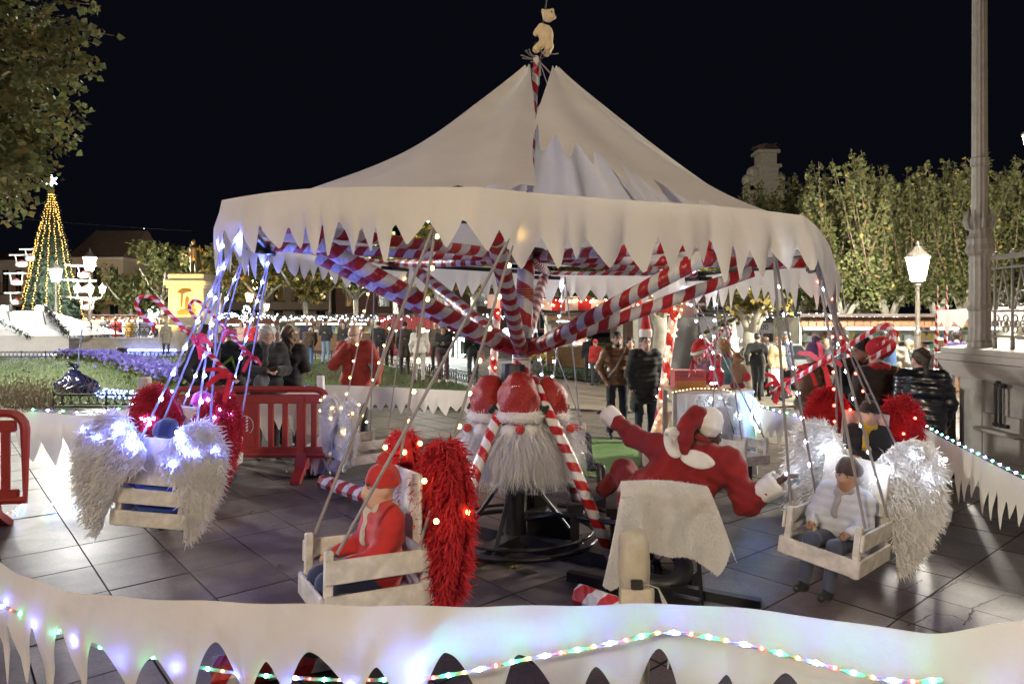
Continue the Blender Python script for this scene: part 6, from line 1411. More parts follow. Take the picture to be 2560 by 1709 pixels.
frontd = [(-420, 1120, 4.1), (-200, 1205, 3.3), (-60, 1262, 2.86), (0, 1290, 2.72), (60, 1322, 2.60), (150, 1352, 2.50), (270, 1368, 2.42), (420, 1376, 2.38), (620, 1383, 2.33), (850, 1388, 2.30), (1100, 1390, 2.28), (1350, 1387, 2.28), (1508, 1384, 2.29), (1650, 1390, 2.26), (1820, 1408, 2.21), (1980, 1432, 2.16), (2090, 1447, 2.12), (2150, 1450, 2.10), (2230, 1440, 2.08), (2349, 1424, 2.06), (2440, 1418, 2.02), (2800, 1400, 1.98)]
fr, FP = fabric_fence('cream fabric fence with icicle hem in the foreground', [at(*q) for q in frontd], .12, .36, .15, .26, 77, .004, .03, ex=(1.2, 2.1))
# wooden post of the front fence, with a clip and the cable ends
pp = at(1462, 1365, 2.55); x_ = pp.x; b = MB(); post = thing('fence_post', 'rough pale wooden post in front of the operator chair', 'post', (x_, 2.62, 0))
V, Q = sd_mesh([c_((0, 0, .06), (0, 0, .91), .06, .058), c_((0, 0, .93), (0, 0, .945), .055)], .009, .01, lambda X, Y, Z: .0035 * np.sin(X * 60 + 4 * np.sin(Z * 9)) * np.sin(Z * 21 + Y * 30) + np.clip((Z - .985 - .1 * X) * 8, 0, .2))
link('post', np_mesh('post', V, Q, m_woodpale), post); b = MB(); b.box((0, -.072, .67), (.125, .02, .24), ch=.004); b.build('batten', m_woodpale, post); b = MB(); b.box((-.005, -.088, .81), (.045, .018, .035), ch=.003); b.build('clip', m_black, post)
b = MB(); q0 = Vector((.02, -.09, .815))
for k in range(5): b.tube([q0, q0 + Vector((.05, -.02, -.01)), q0 + Vector((.07 + .006 * k, -.06, -.09)), q0 + Vector((.065 - .01 * k, -.16 - .03 * k, -.17)), Vector((.08, -.30, .745))], .003, 5)
b.build('cable', mat('clear_cable', (.5, .5, .48), .2, transl=.4), post)

# rope lights
GL = {'G': g_near_g, 'B': g_near_b, 'R': g_near_r, 'Y': g_near_y, 'g': g_led_g, 'b': g_led_b, 'r': g_led_r, 'y': g_led_y, 'w': g_led_w}
_bm = {}
def bulb_mesh(c, r_):
    if (c, r_) not in _bm: _bm[(c, r_)] = MB().sphere((0, 0, 0), r_, 8, 6).mesh('bulb', GL[c])
    return _bm[(c, r_)]
m_tube = mat('clear_tube', (.55, .57, .58), .15, var=0, transl=.65)
def rope_light(label, pts, seq, step, r_=.006, tr=.006, name='rope_light', maxn=400):
    P, L_ = resample(smooth_path(pts, 8), step); root = thing(name, label, 'rope light', tuple(P[0])); b = MB(); b.tube([p - P[0] for p in P], tr, 5); b.build('tube', m_tube, root, smooth=True)
    for i, p in enumerate(P[:maxn]):
        c = seq[i % len(seq)]
        if c != '.': link('bulb', bulb_mesh(c, r_ if c in 'gbwGB' else r_ * .6), root, p - P[0] + Vector((0, -.004, .002)))
    return root
nd = [(-30, 1372, 2.66), (0, 1388, 2.62), (60, 1412, 2.57), (110, 1436, 2.53), (190, 1470, 2.46), (260, 1490, 2.43), (335, 1502, 2.41), (440, 1526, 2.38), (560, 1544, 2.37), (760, 1558, 2.34), (950, 1556, 2.31)]
rope_light('green and blue rope light behind the left half of the front fence', [at(a, c, Z) for a, c, Z in nd], 'g.y.b.r.', .026, .0065)
nd = [(960, 1558, 2.215), (1060, 1542, 2.185), (1200, 1512, 2.175), (1330, 1488, 2.175), (1440, 1466, 2.175), (1515, 1450, 2.19), (1600, 1456, 2.16), (1720, 1480, 2.12), (1860, 1516, 2.08), (1990, 1550, 2.04), (2080, 1562, 2.01), (2160, 1558, 1.99)]
rope_light('green and blue rope light across the front of the fence', [at(a, c, Z) for a, c, Z in nd], 'B.R.G.Y.', .026, .0065)
rope_light('row of coloured lights shining through the front fence at the right', [at(2165, 1560, 2.13), at(2349, 1566, 2.10), at(2430, 1560, 2.08)], 'r.g.b.', .03, .006)

# back left fence between the first barrier and a post
zt = 6.9
fl_, P_ = fabric_fence('white fabric fence at the left with rope light on top', [at(40, 950, 6.65), at(78, 944, 6.7), at(150, 950, 6.8), at(200, 953, 6.85), at(260, 945, 6.9), at(320, 932, 7.0)], .22, .30, .14, .26, 5, .012, .03)
rope_light('green and blue rope light along the left fabric fence', [at(76, 939, 6.66), at(150, 943, 6.76), at(205, 948, 6.8), at(262, 940, 6.86), at(318, 922, 6.95)], 'g.b.', .06, .008, .007)
p = at(327, 900, 7.02); po = thing('fence_post', 'square pale wooden post left of the red wings', 'post', (p.x, 7.06, 0)); b = MB(); b.box((0, 0, .59), (.11, .09, 1.18), ch=.008); b.build('post', m_woodpale, po); b = MB(); b.box((0, 0, .03), (.4, .4, .06), ch=.01); b.build('foot', m_woodpale, po)
# fence behind the second barrier and running to the mast
fabric_fence('white fabric fence behind the second red barrier', [at(560, 905, 8.35), at(600, 912, 8.3), at(660, 900, 8.25), at(735, 884, 8.15)], .20, .36, .16, .26, 15, .014, .02)
fabric_fence('white fabric fence running from the white post towards the mast', [at(737, 882, 8.1), at(800, 884, 8.3), at(900, 888, 8.7), at(1000, 893, 9.1), at(1095, 897, 9.5), at(1180, 900, 9.8)], .19, .17, .14, .22, 25, .014, .02)
p = at(741, 960, 7.95); po = thing('fence_post', 'white wrapped post leaning by the second barrier with torn white cloth at its foot', 'post', (p.x, 7.95, 0)); b = MB(); b.tube([(.04, 0, .02), (0, 0, .5), (-.03, 0, 1.12)], .045, 8); b.build('post', m_white, po)
def tear(X, Y, Z): return .03 * np.sin(X * 21 + 2) * np.sin(Z * 25) + .02 * np.sin(Y * 31 + X * 17)
soft('cloth_heap', [e_((-.12, 0, .14), (.2, .16, .15)), e_((.14, -.05, .1), (.2, .15, .11)), e_((.02, 0, .25), (.1, .1, .16))], m_fur, po, .022, .06, tear)
b = MB()
for k in range(16):
    a = random.uniform(-PI, .1); d = Vector((math.cos(a), math.sin(a) * .6, 0)); s0 = Vector((random.uniform(-.15, .25), -.1, .18)); w_ = Vector((-d.y, d.x, 0)) * .06; q = [s0, s0 + d * .15 + Vector((0, 0, .04)), s0 + d * .30 + Vector((0, 0, -.15))]; b.grid([[q[0] - w_, q[0] + w_], [q[1] - w_, q[1] + w_ * .8], [q[2] - w_ * .2, q[2] + w_ * .1]])
b.build('torn_cloth', m_white_cloth, po)
rope_light('coloured fairy lights hanging in a loop left of the mast', [at(800, 1000, 8.0), at(850, 1040, 7.95), at(920, 1058, 7.9), at(990, 1048, 8.0), at(1060, 1012, 8.3), at(1110, 980, 8.6)], 'ygryb', .045, .007, .003, 'fairy_lights', 90)
rope_light('coloured fairy lights along the ground at the left', [gat(100, 1182) + Vector((0, 0, .03)), gat(150, 1150) + Vector((0, 0, .08)), gat(190, 1125) + Vector((0, 0, .12)), gat(225, 1108) + Vector((0, 0, .1))], 'ygryb', .05, .008, .003, 'fairy_lights', 60)
rope_light('coloured fairy lights lying under the first barrier', [gat(-10, 1190) + Vector((0, 0, .02)), gat(40, 1172) + Vector((0, 0, .02)), gat(60, 1150) + Vector((0, 0, .02))], 'ygryb', .06, .008, .003, 'fairy_lights', 60)
# right hand fence
rt = [at(1705, 915, 7.9), at(1752, 937, 7.4), at(1800, 950, 7.1), at(1850, 961, 6.9), at(1960, 972, 6.5), at(2080, 968, 6.2), at(2100, 970, 6.1), at(2170, 1008, 5.5), at(2250, 1050, 4.95), at(2349, 1100, 4.4), at(2430, 1140, 4.0)]
fabric_fence('white fabric fence with rope light at the right', rt[:4], .14, .26, .11, .18, 35, .012, .02)
fabric_fence('white fabric fence with long icicle hem in front of the bandstand', rt[5:], .16, .30, .10, .17, 36, .009, .02)
rope_light('green and blue rope light sagging from the table to the right fence', [q + Vector((0, -.03, .02)) for q in rt[:4]], 'g.b.w.', .045, .008, .006)
rope_light('green and blue rope light along the fence before the bandstand', [q + Vector((0, -.03, .015)) for q in rt[5:]], 'g.b.', .05, .008, .006)
p = at(2092, 985, 6.15); po = thing('fence_post', 'slim white post at the corner of the right fence', 'post', (p.x, 6.18, gz(p.x, 6.18))); b = MB(); b.box((0, 0, .55), (.06, .06, 1.1), ch=.006); b.build('post', m_white, po); soft('cloth_heap', [e_((-.15, -.05, .12), (.24, .16, .13)), e_((.1, -.1, .08), (.2, .15, .1)), e_((-.05, 0, .22), (.1, .1, .14))], m_fur, po, .025, .06, tear)

# ------------------------------------------------------------------ red plastic barriers
def barrier(label, loc, rz, L_=1.6):
    root = thing('crowd_barrier', label, 'barrier', loc, rz, 'red plastic crowd barriers'); b = MB(); h = 1.0
    out = [(-L_ / 2, .27), (-L_ / 2, .86)] + [(-L_ / 2 + .14 - .14 * math.cos(a), .86 + .14 * math.sin(a)) for a in (.4, .8, 1.2, PI / 2)]; out += [(-x, z) for x, z in out[::-1]]
    pts = [Vector((x, 0, z)) for x, z in out]
    b.tube(pts + [pts[0]], .034, 6, flat=1.1); b.build('frame', m_redplastic, root)
    b = MB(); b.box((0, 0, .89), (L_ - .14, .05, .10), ch=.01); b.build('top_rail', m_redplastic, root); b = MB(); b.box((0, 0, .30), (L_ - .1, .05, .12), ch=.01); b.build('bottom_rail', m_redplastic, root)
    me = MB().box((0, 0, 0), (.062, .042, .50), ch=.008).mesh('bar', m_redplastic); n = int((L_ - .3) / .135)
    for k in range(n):
        x = -L_ / 2 + .15 + k * (L_ - .3) / (n - 1)
        if abs(x + .05) > .12: link('bar', me, root, (x, 0, .60))
    b = MB(); b.box((-.05, 0, .60), (.24, .05, .50), ch=.008); pn = b.build('panel', m_redplastic, root)
    b = MB()
    for q in range(-2, 3):
        for sx in (-1, 1): c = Vector((-.05 + sx * .018, -.027, .60 + q * .035)); b.add([c, c + Vector((sx * .022, 0, .008)), c + Vector((sx * .03, 0, .032)), c + Vector((sx * .008, 0, .022))], [(0, 1, 2, 3)])
    b.ring((-.05, -.027, .60), .105, .0035, 'y', 24, 4, a0=-.9, a1=PI + .9)
    b.build('emblem', m_white, pn)
    for x in (-L_ * .34, L_ * .34):
        b = MB(); b.prism([(-.25, .0), (-.2, .0), (-.05, .11), (.05, .11), (.2, .0), (.25, .0), (.25, .035), (.09, .15), (.045, .3), (-.045, .3), (-.09, .15), (-.25, .035)], .11, Matrix.Translation((x, 0, 0)) @ Matrix.Rotation(PI / 2, 4, 'Z')); b.box((x, 0, .55), (.075, .075, .74), ch=.012); b.build('foot', m_redplastic, root)
    return root
p = gat(690, 1085); barrier('red plastic barrier with slats in front of the two dark coated women', (-2.93, 7.62, 0), R(-1.5), 1.75)
barrier('red plastic barrier at the left edge of the square', (-4.96, 5.62, 0), R(8), 1.75)

# ------------------------------------------------------------------ operator in red suit on a draped chair
def A(dx, dy, Z): return at(dx, dy, Z)
chx, chy = A(1545, 0, 4.30).x, 4.30
ch = thing('chair', 'black metal chair draped with white fleece in the foreground', 'chair', (0, 0, 0))
bl = A(1400, 1108, 4.22); br_ = A(1628, 1130, 4.22); zs = .44
seatc = Vector(((bl.x + br_.x) / 2 + .03, 4.50, zs)); b = MB(); b.box(seatc, (.44, .42, .05), ch=.02); b.build('seat', m_black, ch)
for (x_, y_) in ((-.20, .19), (.20, .19), (-.22, -.2), (.22, -.2)): b = MB(); b.tube([seatc + Vector((x_, y_, 0)), Vector((seatc.x + x_ * 1.08, seatc.y + y_ * 1.25, 0))], .014, 8); b.build('leg', m_steel, ch)
for sx in (-1, 1): b = MB(); b.tube([seatc + Vector((sx * .21, -.2, 0)), seatc + Vector((sx * .2, -.22, .16)), seatc + Vector((sx * .19, -.225, .28))], .014, 8); b.build('back_post', m_steel, ch)
# fleece blanket over the back
nu, nv = 70, 46; G = []; x0, x1 = seatc.x - .26, seatc.x + .27; yb = seatc.y - .27; zt = .755
lens = [.60, .66, .62, .50, .40, .38, .38, .40, .40, .41, .48, .54, .40, .26]
for i in range(nv + 1):
    v = i / nv; row = []
    for j in range(nu + 1):
        u_ = j / nu; lf = lens[min(int(u_ * 13), 12)] * (1 - (u_ * 13) % 1) + lens[min(int(u_ * 13) + 1, 13)] * ((u_ * 13) % 1)
        d = (v - .22) * (lf + .18); spread = max(0, d) * .30
        x = x0 + (x1 - x0) * u_ + (u_ - .5) * spread * (1.5 if u_ < .5 else 2.3); zz = zt + .02 * math.sin(PI * u_) - .03 * u_
        wob = .035 * math.sin(u_ * 13 + 1.2) * min(1, max(0, d) * 4) + .018 * math.sin(u_ * 27 + 4 * d) * min(1, max(0, d) * 3)
        if d < 0: row.append(Vector((x, yb + .05 - d * .9, zz + .02 + d * .55)))
        else: a = min(1, d / .08); row.append(Vector((x, yb + .05 * (1 - a) - .02 * a - wob - d * .05, zz + .02 * (1 - a) - max(0, d - .03))))
    G.append(row)
b = MB(); b.grid(G); me = b.mesh('blanket', m_fur, True); bo = link('blanket', me, ch)
Vn = np.array([tuple(p) for r_ in G for p in r_]); nc = nu + 1; Qn = np.array([(i * nc + j, i * nc + j + 1, (i + 1) * nc + j + 1, (i + 1) * nc + j) for i in range(nv) for j in range(nu)])
pt, nrm = surf_points(Vn, Qn, 26000); nrm[nrm[:, 1] > 0] *= -1; strands('fleece', pt, nrm + np.array([0, 0, -1.1]), .013, .0035, m_fur, bo, 1, .1, .4, 'stuff')

sa = thing('person', 'operator in red suit with white collar and cuffs leaning to the right on the chair', 'person', (0, 0, 0))
pel = Vector((seatc.x + .02, 4.48, .56)); chest = A(1588, 1062, 4.50); nk = A(1598, 1012, 4.52); hd = A(1625, 992, 4.57)
shL = A(1512, 1028, 4.62); shR = A(1672, 1062, 4.42); elL = A(1452, 1000, 4.88); wrL = A(1405, 958, 5.10); elR = A(1712, 1152, 4.30); wrR = A(1768, 1116, 4.22)
hipL = pel + Vector((-.12, .03, 0)); hipR = pel + Vector((.12, .03, 0)); knL = A(1432, 1080, 4.95); anL = A(1385, 1122, 5.30); knR = A(1560, 1110, 5.0); anR = A(1500, 1160, 5.4)
m_velvet = mat('red_velvet', (.19, .006, .007), .9, var=.35, scale=9, sheen=.05, bump=.3, bscale=60)
HRs = (Matrix.Rotation(R(-62), 3, 'Z') @ Matrix.Rotation(R(-12), 3, 'X'))
def hp(x_, y_, z_): return hd + HRs @ Vector((x_, y_, z_))
Bd = [e_(hp(0, -.012, .028), (.076, .094, .092), HRs), e_(hp(0, .022, -.045), (.056, .066, .07), HRs), e_(hp(0, .05, -.085), (.035, .03, .03), HRs), c_(hp(0, .088, 0), hp(0, .105, -.034), .011, .018), e_(hp(-.077, -.012, -.01), (.012, .02, .03), HRs), e_(hp(.077, -.012, -.01), (.012, .02, .03), HRs), c_(hp(0, -.02, -.09), nk - Vector((0, 0, .05)), .055, .065), c_(nk, pel, .08), c_(shL, shR, .05), c_(shL, elL, .045, .037), c_(elL, wrL, .037, .027), c_(shR, elR, .045, .037), c_(elR, wrR, .037, .027), c_(hipL, knL, .06, .045), c_(knL, anL, .045, .035), c_(hipR, knR, .06, .045), c_(knR, anR, .045, .035)]
Vb, Qb = sd_mesh(Bd, .010, .035); me = np_mesh('body', Vb, Qb, SKIN['dark']); hb = MB(); hand(hb, wrL + (wrL - elL).normalized() * .03, elL, 1.05, 1, curl=.9); hand(hb, wrR + (wrR - elR).normalized() * .03, elR, 1.05, -1, curl=.4)
bb = bmesh.new(); bb.from_mesh(me); h2 = hb.mesh('h', SKIN['dark'], True); bb.from_mesh(h2); bb.to_mesh(me); bb.free(); link('body', me, sa)
def fold(X, Y, Z): return .007 * np.sin(X * 24 + 7 * np.sin(Z * 9)) * np.sin(Z * 30 + X * 18) + .0045 * np.sin(X * 62 - Z * 40 + 3 * np.sin(Y * 12))
soft('jacket', [c_(chest + Vector((-.13, .03, 0)), chest + Vector((.12, -.03, -.03)), .145), c_(chest.lerp(pel, .55) + Vector((-.13, 0, 0)), chest.lerp(pel, .55) + Vector((.12, 0, 0)), .15), c_(pel + Vector((-.12, 0, .02)), pel + Vector((.12, 0, .02)), .16), c_(shL, shR, .095), c_(nk - Vector((0, 0, .07)), nk - Vector((0, 0, .01)), .085, .06), c_(shL, elL, .085, .07), c_(elL, wrL, .07, .058), c_(shR, elR, .088, .078), c_(elR, wrR, .076, .06)], m_velvet, sa, .011, .05, fold)
soft('trousers', [c_(pel + Vector((-.08, 0, 0)), pel + Vector((.08, 0, 0)), .13), c_(hipL, knL, .10, .085), c_(knL, anL, .08, .06), c_(hipR, knR, .10, .085), c_(knR, anR, .08, .06)], m_velvet, sa, .014, .05, fold)
for an, kn in ((anL, knL), (anR, knR)):
    d = (an - kn).normalized(); soft('shoe', [c_(an + d * .02, an + d * .05 + Vector((0, .03, .17)), .045, .04)], m_black, sa, .014, .03)
for wr, el in ((wrL, elL), (wrR, elR)):
    d = (wr - el).normalized(); soft('cuff', [c_(wr - d * .055, wr + d * .035, .068, .078)], m_fur, sa, .011, .02, lambda X, Y, Z: .004 * np.sin(X * 90) * np.sin(Z * 80), [c_(wr + d * .05, wr + d * .15, .06)])
from mathutils.bvhtree import BVHTree
jk = [o for o in sa.children if o.name.startswith('jacket')][0]; bvh = BVHTree.FromPolygons([v.co for v in jk.data.vertices], [tuple(p.vertices) for p in jk.data.polygons])
def lobe(name, outline):                          # flat collar lobe lying on the back of the jacket
    pts = [((1400 + zx / 2.412) / DS, (950 + zy / 2.412) / DS) for zx, zy in outline]; n = len(pts); cx_ = sum(p[0] for p in pts) / n; cy_ = sum(p[1] for p in pts) / n
    rings = []; m = 5; k = 36; cen = Vector((cx_, cy_))
    def edge(a):
        t = a * n; i_ = int(t) % n; f = t - int(t); q = [Vector(pts[(i_ + d) % n]) for d in (-1, 0, 1, 2)]
        return .5 * ((2 * q[1]) + (q[2] - q[0]) * f + (2 * q[0] - 5 * q[1] + 4 * q[2] - q[3]) * f * f + (3 * q[1] - q[0] - 3 * q[2] + q[3]) * f ** 3)
    V = []; 
    for i in range(m + 1):
        for j in range(k):
            q = cen.lerp(edge(j / k), i / m); o_ = Vector((0, 0, EYE)); d = at(q.x, q.y, 4.5) - o_; d.normalize(); hit = bvh.ray_cast(o_, d)
            V.append((hit[0], d, i / m) if hit[0] is not None else (None, d, q))
    ys = [v[0].y for v in V if v[0] is not None]; ym = sum(ys) / len(ys); front = []; back = []
    for p, d, i_ in V:
        if p is None: p = at(i_.x, i_.y, ym); th_ = .012
        else: th_ = .024 - .010 * i_
        front.append(p - d * (th_ + .004 * math.sin(p.x * 70 + p.z * 50))); back.append(p + d * .01)
    b = MB(); N0 = len(front); fs = []
    for i in range(m):
        for j in range(k): j2 = (j + 1) % k; fs.append((i * k + j, i * k + j2, (i + 1) * k + j2, (i + 1) * k + j))
    fs += [(m * k + j, m * k + (j + 1) % k, N0 + m * k + (j + 1) % k, N0 + m * k + j) for j in range(k)]
    b.add(front + back, fs); o = b.build(name, m_fur, sa, smooth=True); return o
lobe('collar_lobe', [(640, 292), (690, 280), (722, 300), (724, 380), (742, 440), (705, 470), (660, 452), (632, 400), (624, 340)])
lobe('collar_lobe', [(735, 452), (790, 418), (850, 430), (900, 455), (936, 500), (900, 530), (840, 535), (780, 516), (732, 482)])
b = MB(); b.ring(nk + Vector((.0, .0, .03)), .068, .022, 'z', 18, 8, Matrix.Rotation(R(20), 3, 'Y')); b.build('shirt_collar', m_velvet, sa, smooth=True)
soft('hat', [e_(A(1604, 962, 4.55), (.09, .10, .085)), c_(A(1596, 950, 4.50), A(1578, 975, 4.44), .06, .052), c_(A(1578, 975, 4.44), A(1571, 1010, 4.40), .052, .045), c_(A(1571, 1010, 4.40), A(1568, 1036, 4.38), .043, .022)], m_velvet, sa, .009, .03, fold)
soft('hat_band', [e_(A(1626, 968, 4.53), (.088, .118, .105), Matrix.Rotation(R(22), 3, 'Y'))], m_fur, sa, .009, .02, lambda X, Y, Z: .005 * np.sin(X * 60 + Z * 40) * np.sin(Z * 75 - X * 30), [e_(A(1648, 1022, 4.60), (.12, .22, .075), Matrix.Rotation(R(24), 3, 'Y'))])
soft('hair', [e_(hp(0, -.03, .0), (.081, .09, .075), HRs)], hairm((.008, .006, .005)), sa, .011, .02, None, [e_(hp(0, .09, -.02), (.08, .085, .1), HRs)])
for sx in (-1, 1): b = MB(); b.sphere(hp(sx * .031, .078, .008), .0125, 8, 6); b.build('eye', cloth((.30, .28, .26), .3), sa)
# wheel, chain ring and pump by the chair
wl = thing('drive_wheel', 'black rubber drive wheel lying under the chair', 'wheel', (seatc.x + .03, 4.62, 0)); b = MB(); b.ring((0, 0, .14), .19, .06, 'z', 30, 10, Matrix.Rotation(R(24), 3, 'X')); b.build('tyre', m_black, wl, smooth=True); b = MB(); b.ring((0, 0, .14), .13, .012, 'z', 24, 6, Matrix.Rotation(R(24), 3, 'X')); b.tube([(0, 0, .02), (0, 0, .16)], .03, 8)
for k in range(8): a = k * PI / 4; M = Matrix.Rotation(R(24), 3, 'X'); b.tube([Vector((0, 0, .14)), Vector((0, 0, .14)) + M @ Vector((.13 * math.cos(a), .13 * math.sin(a), 0))], .004, 4)
b.build('rim', m_steel, wl)
rl = thing('floor_frame', 'dark steel frame rails under the operator chair', 'frame', (seatc.x, 4.4, 0)); b = MB(); b.box((.22, -.05, .05), (.8, .06, .06), Matrix.Rotation(R(-28), 3, 'Z')); b.box((-.18, .0, .05), (.9, .06, .06), Matrix.Rotation(R(-32), 3, 'Z')); b.build('rail', m_steel, rl)
b = MB(); b.box((.0, .45, .32), (.04, .04, .64)); b.box((-.12, .62, .34), (.035, .035, .68)); b.box((.05, .55, .45), (.3, .05, .05)); b.build('pedal_post', m_steel, rl)

# ------------------------------------------------------------------ candy striped stall and its table
st = thing('candy_stall', 'red and white striped post stall with warm lights behind the mast', 'stall', (0, 0, 0))
Zs = 8.7; pR0 = A(1497, 985, Zs); pR0.z = gz(pR0.x, Zs); pR1 = A(1550, 690, Zs); pL0 = A(1118, 900, Zs + .5); pL0.z = gz(pL0.x, Zs); pL1 = A(1142, 690, Zs + .3)
m_candy_wide = candy_mat('candy_wrap_wide', (.5, .016, .02), (.72, .60, .56), .34, 1.0, .5)
for a, c in ((pR0, pR1), (pL0, pL1)): b = MB(); b.tube([a, a.lerp(c, .5), c], .055, 10); b.build('post', m_candy_wide, st, smooth=True)
bL = A(1118, 690, Zs + .2); bR = A(1568, 702, Zs); P = [[], []]; n = 60; G = []
for i in range(5):
    G.append([bL.lerp(bR, j / n) + Vector((0, -.03 + .015 * math.sin(j * .9), .08 - .045 * i + .01 * math.sin(j * .5))) for j in range(n + 1)])
for k in range(15):
    a, c = k * 4, k * 4 + 4; b = MB(); b.grid([r_[a:c + 1] for r_ in G]); b.build('beam_cloth', m_red if k % 2 else mat('stall_white_cloth', (.7, .6, .56), .9, transl=.3), st, smooth=True)
b = MB(); b.tube([bL + Vector((0, .03, 0)), bR + Vector((0, .03, 0))], .03, 6); b.build('beam', m_woodpale, st)
b = MB(); b.box(bR + Vector((.03, -.06, -.0)), (.18, .03, .26), ch=.005); b.build('end_board', mat('pink_board', (.6, .42, .40), .8), st)
b = MB(); b.ring(bR + Vector((-.10, -.10, .06)), .055, .007, 'y', 14, 5); b.ring(bR + Vector((-.10, -.10, -.08)), .075, .007, 'y', 14, 5); b.build('wire_figure', cloth((.35, .22, .14), .5), st)
mled = MB().sphere((0, 0, 0), .012, 6, 4).mesh('bulb', g_stringw); mledk = 0
for a, c, nn, sp in ((pR0, pR1, 42, .09), (pL0, pL1, 26, .09), (bL, bR, 46, .06)):
    for i in range(nn):
        t = (i + .5) / nn; p = a.lerp(c, t) + Vector((random.uniform(-sp, sp), -.08, random.uniform(-sp, sp) * .8)); link('bulb', mled, st, p)
for k in range(5):
    p = bL.lerp(bR, .15 + k * .18); b = MB(); b.tube([p, p + Vector((.02, 0, .25))], .008, 6); b.build('candy_stick', m_candy_leg, st)
soft('drape', [c_(pR0 + Vector((-.02, -.05, .03)), pR0.lerp(pR1, .32) + Vector((.05, -.03, 0)), .13, .07)], m_white_cloth, st, .025, .03, lambda X, Y, Z: .02 * np.sin(X * 40 + 3 * np.sin(Z * 6)))
string_lights('warm white wire of lights above the striped beam', A(1150, 678, Zs), A(1500, 684, Zs), .02, 60, g_stringw, .006)
hatp = A(1481, 716, 8.9); sh = thing('felt_hat', 'red felt cone hat with white brim hanging from the striped beam', 'hat', hatp); soft('cone', [c_((0, 0, -.22), (0, 0, .1), .075, .01)], m_red, sh, .012, .01); b = MB(); b.lathe([(.085, -.32), (.088, -.25), (.078, -.22)], 14); b.build('brim', m_white, sh); b = MB(); b.tube([(0, 0, .1), (.0, 0, .3)], .004, 4); b.build('string', m_rope, sh)

tb0 = A(1520, 885, 8.1); tb1 = A(1728, 890, 7.7); zt = tb0.z; tcx = (tb0.x + tb1.x) / 2; tcy = 7.95
tb = thing('table', 'high table skirted with white cloth under the candy stall', 'table', (tcx, tcy, gz(tcx, tcy))); g_ = gz(tcx, tcy); W_ = tb1.x - tb0.x; hT = zt - g_
b = MB(); b.box((0, 0, hT - .02), (W_, .62, .035), ch=.008); b.build('top', mat('table_board', (.45, .33, .26), .5, var=.15), tb)
G = []; ncol = 120
for i in range(10):
    t = i / 9; row = []
    for j in range(ncol + 1):
        u_ = j / ncol; s = u_ * (W_ + .9); w_ = .02 + .045 * math.sin(j * .55) * t + .02 * math.sin(j * 1.3 + 1) * t
        if s < W_ * .92: p = Vector((-W_ / 2 + .06 + s, -.28 - w_, hT - .04 - t * (hT - .14)))
        else: p = Vector((W_ / 2 - .02 + w_, -.28 + (s - W_ * .92) * .8, hT - .04 - t * (hT - .14)))
        row.append(p)
    G.append(row)
b = MB(); b.grid(G); b.build('skirt', m_white_cloth, tb, smooth=True)
for x_ in (-W_ / 2 + .05, W_ / 2 - .06):
    for y_ in (-.24, .25): b = MB(); b.box((x_, y_, (hT - .04) / 2), (.05, .05, hT - .04)); b.build('leg', m_woodpale, tb)
rope_light('cool white and green lights bunched at the right table corner', [Vector((tb1.x - .12, 7.56, zt - .05)), Vector((tb1.x - .02, 7.55, zt - .12)), Vector((tb1.x - .08, 7.56, zt - .3)), Vector((tb1.x + .02, 7.57, zt - .45))], 'wgb', .03, .009, .005, 'fairy_lights')
rope_light('warm fairy lights along the table edge', [Vector((tb0.x, 7.60, zt - .02)), Vector((tcx - .2, 7.61, zt + .02)), Vector((tcx + .1, 7.60, zt + .01)), Vector((tb1.x - .25, 7.6, zt - .03))], 'y', .04, .007, .003, 'fairy_lights')
bxp = A(1605, 845, 7.95); bxr = thing('wooden_box', 'red and orange wooden box lettered for christmas on the table', 'box', (A(1578, 0, 7.95).x, 7.95, zt)); b = MB(); b.box((0, 0, .105), (.36, .24, .20), ch=.004); b.build('crate', cloth((.42, .05, .04), .6), bxr); b = MB(); b.box((0, -.122, .045), (.35, .008, .08)); b.build('plank', cloth((.45, .16, .03), .6), bxr)
text_mesh('lettering', 'MERRY', .045, m_black, bxr, (-.04, -.126, .185), (R(90), 0, 0), .001); text_mesh('lettering', 'CHRISTMAS', .052, m_black, bxr, (.01, -.126, .140), (R(90), 0, 0), .001)
bgp = A(1640, 880, 7.9); rb_ = thing('red_sack', 'glowing red sack tied at the top on the table', 'sack', (bgp.x, 7.88, zt)); soft('sack', [e_((0, 0, .12), (.105, .09, .13)), e_((0, 0, .27), (.06, .06, .08)), e_((0, 0, .36), (.07, .06, .06))], cloth((.5, .012, .03), .5), rb_, .012, .04, lambda X, Y, Z: .006 * np.sin(X * 50) * np.cos(Z * 30)); b = MB(); b.ring((0, -.0, .25), .06, .012, 'z', 14, 6); b.build('tie', cloth((.3, .01, .02)), rb_); b = MB(); b.ring((.0, -.062, .36), .028, .012, 'y', 12, 6); b.build('badge', cloth((.3, .25, .15)), rb_)
rdp = A(1690, 880, 7.9); rd = thing('plush_reindeer', 'brown plush reindeer holding a red bag on the table', 'plush toy', (rdp.x, 7.88, zt)); soft('body', [e_((0, 0, .20), (.075, .065, .10)), e_((0, -.01, .345), (.055, .06, .065)), e_((.02, -.06, .335), (.04, .045, .035)), c_((-.03, 0, .12), (-.035, 0, .06), .036), c_((.03, 0, .12), (.035, 0, .06), .036), c_((.06, 0, .25), (.09, -.03, .17), .026), c_((-.03, 0, .40), (-.07, 0, .45), .014), c_((.03, 0, .40), (.07, 0, .45), .014)], mat('brown_plush', (.24, .13, .06), .95, var=.2, scale=20), rd, .011, .02)
